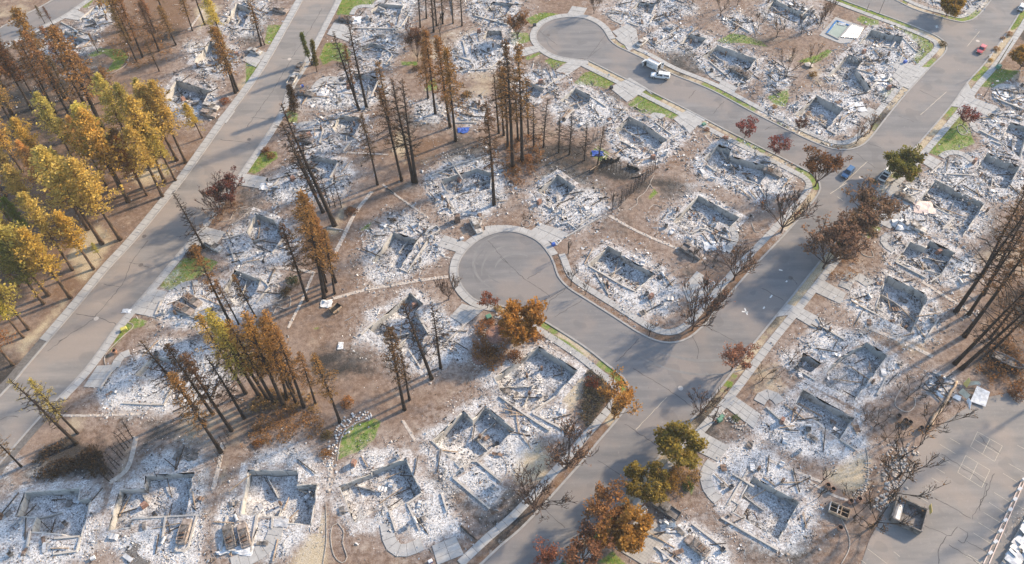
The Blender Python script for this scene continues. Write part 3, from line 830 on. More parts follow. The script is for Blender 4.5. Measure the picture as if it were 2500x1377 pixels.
# ------------------------------------------------------------------ ground cover outlines: channel, feather in metres, outlines
GREEN = [
 [(387,700),(448,630),(500,627),(534,640),(518,660),(461,687),(414,709)], [(257,890),(267,858),(317,807),(350,795),(362,785),(330,775),(305,790),(270,850)],
 [(600,420),(633,371),(675,370),(680,384),(647,408),(622,426)], [(697,264),(727,277),(727,300),(703,300)],
 [(780,140),(794,104),(834,104),(858,127),(850,157),(814,147),(787,160)], [(820,37),(834,-5),(920,-5),(911,12),(867,17),(857,37)],
 [(653,62),(693,60),(667,110),(645,105)], [(600,150),(640,154),(600,214)], [(214,134),(240,118),(300,120),(313,140),(294,167),(260,176),(277,147),(254,130),(230,140)],
 [(187,17),(200,-5),(232,-5),(214,20)], [(1283,47),(1320,30),(1364,33),(1330,55),(1297,60)], [(1243,77),(1287,80),(1298,100),(1247,114)],
 [(1397,207),(1427,177),(1454,170),(1507,197),(1480,217),(1454,210)], [(1531,254),(1567,229),(1663,276),(1644,291),(1597,277),(1571,277),(1554,270)],
 [(1280,140),(1318,127),(1322,132),(1285,148)], [(1330,150),(1345,137),(1384,150),(1354,170)],
 [(1748,100),(1788,80),(1821,87),(1860,100),(1875,115),(1805,104),(1768,107)], [(2090,50),(2100,37),(2144,50),(2147,60),(2117,63)],
 [(2167,60),(2194,63),(2254,87),(2279,110),(2274,130),(2244,158),(2224,147),(2244,117),(2227,97),(2197,73)], [(1943,150),(1994,134),(2020,120),(2034,124),(2007,147),(1980,157)],
 [(1870,237),(1923,217),(1927,240),(1917,260),(1893,257)], [(2147,214),(2160,207),(2187,217),(2177,230),(2154,262)],
 [(2394,212),(2414,180),(2434,167),(2490,174),(2461,197),(2421,214)], [(2261,371),(2334,277),(2361,300),(2381,350),(2341,367),(2294,382)],
 [(2117,557),(2127,540),(2151,557),(2120,584)], [(822,1122),(835,1066),(863,1038),(912,1021),(930,1030),(915,1073),(877,1104)],
 [(1667,1185),(1681,1158),(1694,1187),(1688,1212)], [(1460,1372),(1497,1345),(1535,1385)], [(1581,483),(1597,460),(1607,473),(1587,487)],
 [(877,563),(910,537),(900,560)], [(764,801),(784,794),(774,807)], [(2455,50),(2500,20),(2510,50),(2470,75)], [(1350,815),(1390,835),(1430,868),(1415,870),(1345,825)],
 [(1440,375),(1460,355),(1490,375),(1475,400)], [(1040,205),(1062,190),(1068,220),(1035,222)], [(978,150),(1020,150),(1018,160),(980,160)],
]
STRAW = [
 [(690,1400),(766,1281),(794,1240),(800,1400)], [(1241,1122),(1282,1073),(1310,1066),(1348,1122),(1334,1163),(1275,1184),(1241,1163)],
 [(1352,962),(1407,917),(1432,921),(1418,969),(1397,1004)], [(2012,1163),(2102,1094),(2120,1122),(2116,1177),(2089,1219)],
 [(150,640),(190,560),(250,540),(290,590),(250,650),(200,700)], [(585,187),(640,155),(620,200),(565,265)], [(600,155),(638,158),(600,220),(590,200)],
 [(653,80),(680,85),(660,115),(640,108)], [(1720,310),(1735,320),(1860,385),(1850,395),(1720,330)], [(2261,371),(2300,320),(2320,345),(2300,380)],
 [(20,850),(120,760),(200,690),(150,770),(60,880)], [(300,420),(400,380),(430,420),(340,470)], [(470,20),(530,0),(545,20),(480,80)],
 [(1395,710),(1420,715),(1500,775),(1490,780)], [(2415,190),(2440,165),(2500,170),(2490,200)], [(555,1060),(545,1130),(530,1190),(545,1190),(565,1100)],
 [(325,1060),(345,1060),(300,1160),(285,1190),(275,1180)], [(795,560),(830,500),(850,480),(840,560),(815,590)], [(960,300),(1010,330),(990,400),(950,380)],
]
LITTER = [  # scorched orange-brown litter and dead turf
 [(590,1090),(640,1020),(700,1000),(780,1020),(788,1060),(700,1080)], [(2234,1004),(2289,969),(2268,1038),(2237,1028)], [(2020,680),(2047,627),(2094,640),(2105,660),(2060,700)],
 [(1160,860),(1180,790),(1260,790),(1330,830),(1270,850),(1200,900)], [(1230,420),(1270,330),(1320,360),(1300,420),(1250,460)], [(1788,962),(1816,921),(1860,880),(1900,860),(1870,960),(1833,993)],
 [(1618,1177),(1652,1125),(1687,1108),(1722,1128),(1705,1194),(1663,1212)], [(330,300),(420,260),(450,330),(420,450),(300,440)], [(230,100),(300,60),(420,60),(400,170),(300,180)],
 [(2400,700),(2500,600),(2520,900),(2420,950),(2380,850)], [(740,980),(840,930),(870,1000),(830,1030)], [(1000,330),(1090,330),(1110,400),(1020,440),(960,420)],
 [(1450,30),(1500,50),(1520,80),(1495,78),(1450,45)], [(1910,200),(1960,190),(1990,220),(1930,240)], [(850,600),(930,560),(900,700),(860,720)], [(430,330),(500,330),(520,345),(450,380)],
 [(830,740),(880,720),(870,860),(820,880)], [(1580,470),(1640,450),(1620,520),(1560,540)], [(1860,430),(1960,440),(1930,480),(1880,470)], [(2200,600),(2160,640),(2110,650),(2130,600)],
]
CHAR = [
 [(35,1172),(87,1108),(173,1066),(242,1101),(262,1156),(173,1170),(69,1180)], [(1448,400),(1500,395),(1560,410),(1565,435),(1510,445),(1455,425)], [(1414,1014),(1428,952),(1435,907),(1469,921),(1483,969),(1435,1039)],
 [(2055,1264),(2100,1270),(2130,1300),(2090,1350),(2075,1290)], [(470,660),(520,635),(545,650),(500,690)], [(2420,880),(2500,905),(2500,945),(2400,915)], [(0,230),(60,180),(110,240),(100,300),(20,290)],
 [(1600,1225),(1640,1240),(1650,1270),(1600,1270)], [(2170,470),(2230,480),(2220,500),(2190,495)], [(130,320),(200,280),(250,300),(200,340)], [(440,620),(480,600),(500,625),(450,630)],
 [(640,740),(700,690),(720,720),(680,780)], [(900,600),(880,640),(860,700),(850,650)], [(1820,80),(1900,90),(1880,120),(1830,110)], [(1640,640),(1700,660),(1720,690),(1660,670)], [(290,500),(340,470),(360,500),(310,520)],
 [(790,1080),(830,1040),(815,1120),(800,1160)], [(340,1020),(420,1010),(470,1050),(400,1090),(330,1110)],
]

# ------------------------------------------------------------------ setting: ground, roads, pavements
PITS = []          # (world outline ccw, depth, house index)
for hi, h in enumerate(HOUSES):
    for p in h[1]: PITS.append((ccw(W(p)), h[4], hi))
ROAD_PX = S1 + S2 + S3 + S4 + S5 + S6 + S7
road_poly = smooth_path(W(ROAD_PX), 1.2, True)
left_l, left_r = smooth_path(W(L_LEFT), 2.0), smooth_path(W(L_RIGHT), 2.0)
left_poly = left_l + left_r[::-1]
tl_l, tl_r = smooth_path(W(TL_LEFT), 2.0), smooth_path(W(TL_RIGHT), 2.0)
tl_poly = tl_l + tl_r[::-1]
lot_poly = W(LOT)
ROADS = [road_poly, left_poly, tl_poly, lot_poly]

def axis(lo, hi, step, far):
    a = list(np.arange(lo, hi + 1e-6, step)); e = []; d = step; x = hi
    while x < far: d *= 1.6; x += d; e.append(x)
    b = []; d = step; x = lo
    while x > -far: d *= 1.6; x -= d; b.append(x)
    return np.array(b[::-1] + a + e)
GX, GY = axis(-172, 172, 0.55, 2500), axis(42, 238, 0.55, 2500)
gx, gy = np.meshgrid(GX, GY, indexing='ij')
nx_, ny_ = gx.shape
def near(P, m):
    P = poly_arr(P)
    return (np.searchsorted(GX, P[:, 0].min() - m), np.searchsorted(GX, P[:, 0].max() + m) + 1, np.searchsorted(GY, P[:, 1].min() - m), np.searchsorted(GY, P[:, 1].max() + m) + 1)
cover = {k: np.zeros(gx.shape, np.float32) for k in ('grass', 'ash', 'char', 'litter', 'straw', 'dust')}
def paintmask(ch, P, feather, amp=1.0):
    i0, i1, j0, j1 = near(P, feather + 1)
    X, Y = gx[i0:i1, j0:j1], gy[i0:i1, j0:j1]
    if X.size == 0: return
    v = amp * np.clip(0.5 - sdf(P, X, Y) / feather, 0, 1)
    cover[ch][i0:i1, j0:j1] = np.maximum(cover[ch][i0:i1, j0:j1], v)
for h in HOUSES:
    for p in h[2]: paintmask('ash', W(p), 8.0, 1.0)
    for p in h[2]: paintmask('dust', W(p), 14.0, 0.55)
for p in GREEN:
    paintmask('grass', W(p), 2.0, 0.95)
    paintmask('straw', W(p), 4.0, 0.62)
for i_, p in enumerate(STRAW): paintmask('straw', W(p), 5.0, 1.0 if i_ < 4 else 0.72)
for p in LITTER: paintmask('litter', W(p), 8.0, 0.62)
for i_, p in enumerate(CHAR): paintmask('char', W(p), 7.0, 1.1 if i_ < 3 else 0.78)
wood = W([(-60,180),(60,110),(300,150),(420,300),(430,420),(300,540),(150,690),(-60,900)])
paintmask('litter', wood, 14.0, 0.6)
paintmask('litter', W([(180,60),(300,-20),(480,-20),(470,90),(330,190),(240,150)]), 10.0, 0.65)
paintmask('char', W([(-60,180),(100,130),(230,200),(240,330),(100,420),(-60,430)]), 14.0, 0.6)
# soot and litter that spread between the lots
cover['char'] = np.maximum(cover['char'], np.clip((vnoise(gx, gy, 13, 3) - 0.48) * 1.9, 0, 0.72) * (1 - cover['grass']) * (1 - np.clip(cover['straw'] * 1.3, 0, 1))).astype(np.float32)
cover['litter'] = np.maximum(cover['litter'], np.clip((vnoise(gx, gy, 14, 8) - 0.55) * 1.5, 0, 0.6)).astype(np.float32)
cover['straw'] = np.maximum(cover['straw'], np.clip((vnoise(gx, gy, 11, 21) - 0.64) * 1.5, 0, 0.5)).astype(np.float32)
cover['ash'] = np.maximum(cover['ash'], np.clip((vnoise(gx, gy, 16, 31) - 0.5) * 1.0, 0, 0.4)).astype(np.float32)

def strip_outline(P, d0, d1):
    N = normals2(P)
    return [p + n * d0 for p, n in zip(P, N)] + [p + n * d1 for p, n in zip(P, N)][::-1]
RP = [np.array([(p.x, p.y) for p in P]) for P in ROADS]
def outward(P):
    """+1 if the left normal of the path points off the roads"""
    N = normals2(P); k = len(P) // 2
    q = P[k] + N[k] * 1.5
    return -1 if any(inside(r, np.array([q.x]), np.array([q.y]))[0] for r in RP) else 1
PATHS = {}
for nm, pts in (('S1', S1 + S2[:1]), ('S2', S2), ('S3', [S2[-1]] + S3 + S4[:1]), ('S4', S4), ('S5', [S4[-1]] + S5), ('S6', S6), ('S7', S7)):
    PATHS[nm] = smooth_path(W(pts), 1.2)
PATHS['LL'] = left_l; PATHS['LR'] = left_r; PATHS['TR'] = tl_r; PATHS['TL'] = tl_l
SIGN = {k: outward(p) for k, p in PATHS.items()}
# planted verges between kerb and pavement
for nm, seed in (('S1', 5), ('S3', 9), ('S5', 12), ('S6', 4), ('S7', 2)):
    P = resample(PATHS[nm], 2.2); sg = SIGN[nm]
    for k in range(len(P) - 1):
        v = float(vnoise(np.array([P[k].x]), np.array([P[k].y]), 8.0, seed)[0]); o_ = strip_outline([P[k], P[k + 1]], sg * 0.1, sg * random.uniform(1.9, 2.5))
        burnt = (nm == 'S1' and P[k].y < 75) or (nm == 'S3' and P[k].y < 128)
        if burnt: paintmask('litter', o_, 1.2, 0.65); continue
        if v > 0.5: paintmask('grass', o_, 1.0, min(0.85, 0.25 + (v - 0.5) * 3))
        if v < 0.68: paintmask('straw', o_, 1.0, min(0.95, 0.5 + (0.6 - v) * 2))
        if v < 0.3: paintmask('litter', o_, 1.0, 0.7)

on_road = np.zeros(gx.shape, bool)
for P in ROADS:
    i0, i1, j0, j1 = near(P, 1)
    on_road[i0:i1, j0:j1] |= inside(P, gx[i0:i1, j0:j1], gy[i0:i1, j0:j1])
gz = (vnoise(gx, gy, 3.0, 1) - 0.5) * 0.05
gz += (vnoise(gx, gy, 1.2, 2) - 0.42) * 0.30 * np.clip(cover['ash'] - 0.35, 0, 1) * 1.4
gz += (vnoise(gx, gy, 1.0, 14) - 0.5) * 0.10 * cover['litter']
gz = np.where(on_road, -0.08, gz)
ix = np.arange(nx_ * ny_).reshape(nx_, ny_)
Q = np.stack([ix[:-1, :-1], ix[1:, :-1], ix[1:, 1:], ix[:-1, 1:]], -1)
keep = np.ones(Q.shape[:2], bool)
cx, cy = (gx[:-1, :-1] + gx[1:, 1:]) / 2, (gy[:-1, :-1] + gy[1:, 1:]) / 2
for P, dep, hi in PITS:
    i0, i1, j0, j1 = near(P, 2)
    keep[i0:i1, j0:j1] &= ~(sdf(P, cx[i0:i1, j0:j1], cy[i0:i1, j0:j1]) < 0.5)
def add_cover(me, a1, a2):
    for nm, arr in (('cover', a1), ('cover2', a2)):
        at = me.attributes.new(nm, 'FLOAT_COLOR', 'POINT')
        at.data.foreach_set('color', np.asarray(arr, np.float32).ravel())
gm = mesh_np('ground', np.stack([gx, gy, gz], -1).reshape(-1, 3), Q[keep], None, [M['ground']], smooth=True)
one = np.ones(gx.size)
add_cover(gm, np.stack([cover['grass'].ravel(), cover['ash'].ravel(), cover['char'].ravel(), one], -1), np.stack([cover['litter'].ravel(), cover['straw'].ravel(), cover['dust'].ravel(), one], -1))
tag(ob('ground', gm), kind='structure')

def flat(name, P, z, mat, parent=None):
    P = ccw(P)
    tri = tessellate_polygon([P])
    tri = [t if (P[t[1]] - P[t[0]]).cross(P[t[2]] - P[t[0]]).z > 0 else (t[0], t[2], t[1]) for t in tri]
    me = bpy.data.meshes.new(name)
    me.from_pydata([(p.x, p.y, z) for p in P], [], tri)
    me.materials.append(mat)
    return ob(name, me, parent)
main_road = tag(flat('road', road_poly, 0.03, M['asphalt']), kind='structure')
left_road = tag(flat('road', left_poly, 0.03, M['asphalt_pale']), kind='structure')
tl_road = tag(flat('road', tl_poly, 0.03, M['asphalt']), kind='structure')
parking = tag(flat('parking_lot', lot_poly, 0.03, M['asphalt_pale']), kind='structure')

def ribbon(mb, P, d0, d1, z0, z1):
    """raised strip between two offsets of a path"""
    N = normals2(P); n = len(P); V = []
    for p, nn in zip(P, N):
        a, b = p + nn * d0, p + nn * d1
        V += [(a.x, a.y, z0), (a.x, a.y, z1), (b.x, b.y, z1), (b.x, b.y, z0)]
    Fs = []
    for i in range(n - 1):
        k = i * 4
        for j in range(3): Fs.append((k + j, k + j + 1, k + j + 5, k + j + 4))
    Fs += [(0, 3, 2, 1), (n * 4 - 4, n * 4 - 3, n * 4 - 2, n * 4 - 1)]
    mb.raw(V, Fs)
for nm, P in PATHS.items():
    mb = MB(); s = SIGN[nm]
    ribbon(mb, P, s * 0.0, s * 0.42, -0.02, 0.16)
    tag(mb.build('kerb', M['kerb']), kind='structure')

def slab_mesh(c, mat=None, z0=0.02, z1=0.13, name='slab'):
    b = 0.03
    cen = sum(c, Vector()) / 4
    V = [(p.x, p.y, z0) for p in c] + [(p.x, p.y, z1 - 0.02) for p in c] + [tuple((p + (cen - p).normalized() * b)[:2]) + (z1,) for p in c]
    me = bpy.data.meshes.new(name)
    Fs = [(8, 9, 10, 11)]
    for k in range(4):
        k2 = (k + 1) % 4
        Fs += [(k, k2, 4 + k2, 4 + k), (4 + k, 4 + k2, 8 + k2, 8 + k)]
    me.from_pydata(V, [], Fs)
    me.materials.append(mat or M['concrete'])
    return me
def pavement(P, d0, d1, step, name='pavement'):
    P = resample(P, step)
    N = normals2(P)
    mb = MB(); ribbon(mb, P, d0, d1, -0.02, 0.085)
    base = tag(mb.build(name, M['joint']), kind='structure')
    for i in range(len(P) - 1):
        a, b = P[i], P[i + 1]; e = (b - a).normalized() * 0.03
        c = [a + N[i] * d0 + e, b + N[i + 1] * d0 - e, b + N[i + 1] * d1 - e, a + N[i] * d1 + e]
        if area2(c) < 0: c = c[::-1]
        m = sum(c, Vector()) / 4
        u = (m.x / m.y if m.y else 9)
        if m.y < 46 or m.y > 236 or abs(m.x) > 30 + m.y * 0.75: continue
        ob('slab', slab_mesh(c, z1=0.13 + random.uniform(-0.012, 0.014)), base)
    return base
for nm, a, b in (('S1', 2.1, 3.7), ('S2', 0.43, 2.1), ('S3', 2.1, 3.7), ('S4', 0.43, 2.1), ('S5', 2.1, 3.7), ('S6', 2.1, 3.7), ('S7', 2.1, 3.8), ('LL', 0.43, 2.3), ('LR', 0.43, 1.9), ('TR', 0.43, 1.9)):
    s = SIGN[nm]
    pavement(PATHS[nm], s * a, s * b, 1.8)

def quad_slabs(name, px, nu, nv, mat='concrete', zt=0.115):
    c = ccw(W(px))
    mb = MB(); mb.prism(c, -0.02, 0.075)
    base = tag(mb.build(name, M['joint']), kind='structure')
    for i in range(nu):
        for j in range(nv):
            q = []
            for (u, v) in ((i, j), (i + 1, j), (i + 1, j + 1), (i, j + 1)):
                du = 0.012 if u == i else -0.012; dv = 0.012 if v == j else -0.012
                U, V_ = u / nu + du / nu * 1.2, v / nv + dv / nv * 1.2
                q.append(c[0].lerp(c[1], U).lerp(c[3].lerp(c[2], U), V_))
            ob('slab', slab_mesh(q, M[mat], z1=zt + random.uniform(-0.012, 0.012)), base)
    return base
for px, nu, nv in DRIVES: quad_slabs('driveway', px, nu, nv)
quad_slabs('driveway', [(1505,1340),(1566,1246),(1640,1310),(1570,1380)], 14, 12, 'paver')
# drive aprons that cross the verge
for px in ([(1581,217),(1537,190),(1556,205),(1594,232)], [(1709,301),(1664,277),(1680,267),(1726,292)], [(1517,100),(1554,72),(1560,110),(1535,126)],
           [(2201,210),(2247,164),(2274,164),(2222,220)], [(2362,264),(2381,240),(2362,200),(2318,260)], [(1933,768),(1957,752),(1917,741),(1890,775)]):
    quad_slabs('drive_apron', px, 2, 2, zt=0.10)
for pts, w in WALKS:
    P = smooth_path(W(pts), 0.8)
    pavement(P, -w / 2, w / 2, 1.5, 'garden_path')
for pts in EDGING:
    mb = MB(); P = smooth_path(W(pts), 0.6)
    ribbon(mb, P, -0.08, 0.08, -0.05, 0.12)
    tag(mb.build('garden_edging', M['edging']), kind='structure')

# rough stone borders: each a low row of separate stones
def stone_mesh(seed):
    rs = random.Random(seed); bm = bmesh.new()
    bmesh.ops.create_icosphere(bm, subdivisions=1, radius=0.5)
    for v in bm.verts:
        v.co *= rs.uniform(0.75, 1.2); v.co.z *= 0.6
    me = bpy.data.meshes.new('stone'); bm.to_mesh(me); bm.free()
    me.materials.append(M['stone'])
    return me
STONES = [stone_mesh(i) for i in range(6)]
for bi, (pts, w) in enumerate(BORDERS):
    P = resample(smooth_path(W(pts), 0.7), 0.75)
    mb = MB(); ribbon(mb, P, -w / 2, w / 2, -0.05, 0.05)
    base = tag(mb.build('stone_border', M['stone']), kind='structure')
    N = normals2(P)
    for p, n in zip(P, N):
        if random.random() < 0.3: continue
        s = ob('stone', random.choice(STONES), base)
        s.location = p + n * random.uniform(-w / 2, w / 2) + Vector((0, 0, 0.08))
        k = random.uniform(0.3, 0.75) * (0.5 + w / 2)
        s.scale = (k, k * random.uniform(0.7, 1.2), k * 0.8); s.rotation_euler = (0, 0, random.uniform(0, 6))

# cracks, seams, lids and painted lines on the asphalt
def line_strip(name, pts, w, z, mat, parent, wob=0.0, step=1.0):
    P = resample(W(pts), step)
    mb = MB(); N = normals2(P)
    P = [p + n * random.uniform(-wob, wob) for p, n in zip(P, N)]
    V = []
    for i, (p, n) in enumerate(zip(P, N)):
        ww = w * (random.uniform(0.5, 1.2) if wob else 1) / 2
        a, b = p - n * ww, p + n * ww
        V += [(a.x, a.y, z), (b.x, b.y, z)]
    mb.raw(V, [(2 * i, 2 * i + 2, 2 * i + 3, 2 * i + 1) for i in range(len(P) - 1)])
    return mb.build(name, M[mat], parent)
Zc = 0.036
for pts in (F('b0',(555,978),(700,1000),(850,1052)), F('b0',(690,1000),(900,760),(960,600),(1080,440)), F('b0',(430,1180),(620,1060),(700,1000)),
            F('a1',(260,425),(330,435),(440,440)), F('a1',(0,940),(200,660),(330,440)), F('a1',(330,435),(480,200),(560,60)), F('a0',(1610,1020),(1720,1030),(1830,1045)),
            F('b0',(350,1250),(480,1150)), F('c0',(0,360),(60,330),(130,340)), F('a1',(40,860),(150,870),(260,850)), F('b0',(760,760),(870,780)),
            F('b0',(950,600),(1040,620),(1090,640))):
    line_strip('crack', pts, 0.13, Zc, 'tar', left_road, 0.18, 0.8)
for pts in (F('c2',(880,390),(1050,500),(1180,590)), F('c2',(940,0),(1190,150),(1370,280)), F('c2',(690,650),(850,745)), F('c2',(300,980),(460,1120)),
            F('b2',(0,560),(180,720),(370,850)), F('b2',(340,960),(370,880),(480,800)), F('b2',(200,720),(300,670)), F('b2',(300,890),(490,790)), F('b2',(400,1000),(600,880)), F('b2',(850,1330),(1020,1160)),
            F('b2',(1410,1140),(1455,1250),(1440,1320)), F('b2',(1560,1090),(1720,1180)), F('b3',(0,790),(160,880)), F('b3',(200,700),(260,760)),
            F('a2',(650,420),(740,350)), F('a2',(1165,630),(1230,580)), F('a2',(1560,830),(1640,740)), F('a2',(1380,720),(1430,660)), F('a2',(640,430),(780,250)), F('a2',(280,220),(420,330)),
            F('a3',(20,950),(100,910)), F('a3',(780,1050),(870,1080)), F('a3',(690,1120),(760,1180),(830,1230)), F('a3',(1000,850),(1110,890)), F('a3',(1150,660),(1280,720)),
            F('b1',(1770,440),(1916,610))):
    line_strip('crack', pts, 0.12, Zc, 'tar', main_road, 0.15, 0.8)
for pts in (F('a3',(560,1377),(770,1180)), F('a3',(1160,840),(1350,670)), F('a3',(1500,340),(1590,230)), F('b3',(500,100),(620,20))):
    line_strip('pale_seam', pts, 0.14, Zc, 'paint_cream', main_road, 0.05, 1.0)
for pts, w in ((F('c2',(960,430),(1180,200)), 0.12), (F('b3',(550,120),(590,150)), 0.12)):
    line_strip('pale_seam', pts, w, Zc, 'paint_cream', main_road, 0.06)
for pts in (F('b2',(1790,935),(1810,985)), F('b2',(1770,960),(1815,965)), F('b3',(125,655),(150,660)), F('b3',(60,860),(75,840)), F('b3',(175,745),(185,735)), F('b3',(10,940),(20,925)), F('a3',(1265,190),(1290,200)), F('a3',(1280,185),(1275,205))):
    line_strip('survey_mark', pts, 0.3, Zc + 0.004, 'paint_white', main_road)
for px, par, pale in (((235, 778), left_road, 1), (F('b0',(1055,410))[0], left_road, 0), (F('b0',(1030,620))[0], left_road, 0), (F('a1',(320,432))[0], left_road, 1), (F('a3',(725,1298))[0], main_road, 1), (F('a3',(1578,300))[0], main_road, 1), (F('c2',(1275,138))[0], main_road, 1), (F('a2',(355,257))[0], main_road, 0), (F('a1',(25,1020))[0], left_road, 0), (F('b3',(210,715))[0], main_road, 0)):
    mb = MB(); p = g(*px); mb.cyl((p.x, p.y, 0.02), (p.x, p.y, 0.042), 0.55, 18)
    mb.build('manhole_cover', M['pale_lid' if pale else 'iron'], par)
# parking lot: stall lines, two ball courts, tar seams
for a, b in (((1500,445),(1695,545)), ((1695,545),(1640,655)), ((1640,655),(1470,550)), ((1470,550),(1520,445)), ((1608,495),(1555,603)), ((1495,498),(1667,600)),
             ((1437,613),(1607,715)), ((1607,715),(1550,838)), ((1550,838),(1380,732)), ((1380,732),(1437,613)), ((1522,664),(1465,785)), ((1408,672),(1578,776))):
    if a == (1500,445): a = (1520,445)
    line_strip('court_line', F('c3', a, b), 0.08, 0.038, 'paint_cream', parking)
for a, b in (((1325,490),(1398,533)), ((1255,535),(1365,600)), ((1250,620),(1328,668)), ((1225,700),(1290,738)), ((1195,770),(1252,803)), ((1150,835),(1213,873)), ((1120,910),(1173,943)), ((1090,985),(1150,1020)), ((745,1270),(885,1377)), ((930,1290),(972,1325)), ((700,1350),(735,1377)),
             ((1700,738),(1800,800)), ((1740,670),(1848,730)), ((1637,873),(1790,968)), ((1600,943),(1760,1045)), ((1562,1013),(1720,1110)), ((1527,1085),(1690,1185)), ((1490,1158),(1660,1262)), ((1420,1310),(1540,1377)), ((1452,1310),(1570,1377)), ((1800,540),(1848,565)), ((1800,965),(1848,990)), ((1770,1040),(1830,1075))):
    line_strip('stall_line', F('c3', a, b), 0.08, 0.038, 'paint_cream', parking)
for pts in (((1215,915),(1360,985),(1470,1060)), ((1120,1090),(1240,1150),(1330,1180),(1385,1120)), ((1300,1180),(1240,1280),(1250,1377)), ((1270,600),(1400,690),(1590,820)), ((1530,470),(1590,540),(1680,600)), ((1390,1125),(1450,1160),(1430,1240),(1380,1210)), ((1590,820),(1540,950),(1480,1060)), ((1640,740),(1600,830),(1530,1000)), ((1320,1240),(1420,1300),(1530,1377)), ((1440,1220),(1600,1300))):
    line_strip('crack', F('c3', *pts), 0.12, 0.042, 'tar', parking, 0.2, 0.8)

# swept arcs left by turning tyres
def arc_marks(cen, parent, spec):
    c = g(*cen)
    for r, a0, a1, w, mt in spec:
        V = []; n = 26
        for i in range(n + 1):
            a = R(a0 + (a1 - a0) * i / n); ww = w * math.sin(math.pi * (i + 0.5) / (n + 1)) ** 0.5
            for q in (r - ww / 2, r + ww / 2): V.append((c.x + math.cos(a) * q, c.y + math.sin(a) * q, 0.034 + 0.0002 * r))
        MB().raw(V, [(2 * i, 2 * i + 1, 2 * i + 3, 2 * i + 2) for i in range(n)]).build('tyre_mark', M[mt], parent)
arc_marks((1250, 640), main_road, [(9.0, 110, 235, .7, 'tyre_dust'), (6.8, 130, 250, .4, 'tyre_dark')])
arc_marks((1262, 662), main_road, [(8.2, 90, 190, .5, 'tyre_dust'), (5.2, 60, 170, .6, 'tyre_dust'), (10.2, 120, 200, .35, 'tyre_dark')])
arc_marks((1395, 97), main_road, [(9.6, 60, 170, .6, 'tyre_dust'), (7.4, 120, 250, .4, 'tyre_dark')])
arc_marks((1690, 700), main_road, [(20, 235, 300, .7, 'tyre_dust'), (23.5, 228, 290, .6, 'tyre_dust')])

# ------------------------------------------------------------------ burned houses
PAL = np.array([(0.90, 0.90, 0.90), (0.78, 0.785, 0.79), (0.56, 0.57, 0.59), (0.33, 0.335, 0.35), (0.17, 0.165, 0.165), (0.045, 0.042, 0.042), (0.45, 0.37, 0.30), (0.33, 0.19, 0.125), (0.60, 0.54, 0.47)])
ALL_ROADS = ROADS
DRIVE_W = [W(d[0]) for d in DRIVES] + [W([(1505,1340),(1566,1246),(1640,1310),(1570,1380)])]
def sample_in(P, n, rs, grow=1.2):
    A = poly_arr(P)
    lo, hi = A.min(0) - grow, A.max(0) + grow
    xy = rs.uniform(lo, hi, (n, 2))
    return xy[:, 0], xy[:, 1], (hi - lo).prod()
def rotm(rs, n, tilt):
    yaw = rs.uniform(0, 6.283, n); ax = rs.normal(0, tilt, n); ay = rs.normal(0, tilt, n)
    c, s = np.cos(yaw), np.sin(yaw)
    Rz = np.zeros((n, 3, 3)); Rz[:, 0, 0] = c; Rz[:, 0, 1] = -s; Rz[:, 1, 0] = s; Rz[:, 1, 1] = c; Rz[:, 2, 2] = 1
    Rx = np.zeros((n, 3, 3)); c, s = np.cos(ax), np.sin(ax); Rx[:, 0, 0] = 1; Rx[:, 1, 1] = c; Rx[:, 1, 2] = -s; Rx[:, 2, 1] = s; Rx[:, 2, 2] = c
    Ry = np.zeros((n, 3, 3)); c, s = np.cos(ay), np.sin(ay); Ry[:, 1, 1] = 1; Ry[:, 0, 0] = c; Ry[:, 0, 2] = s; Ry[:, 2, 0] = -s; Ry[:, 2, 2] = c
    return Rz @ Rx @ Ry
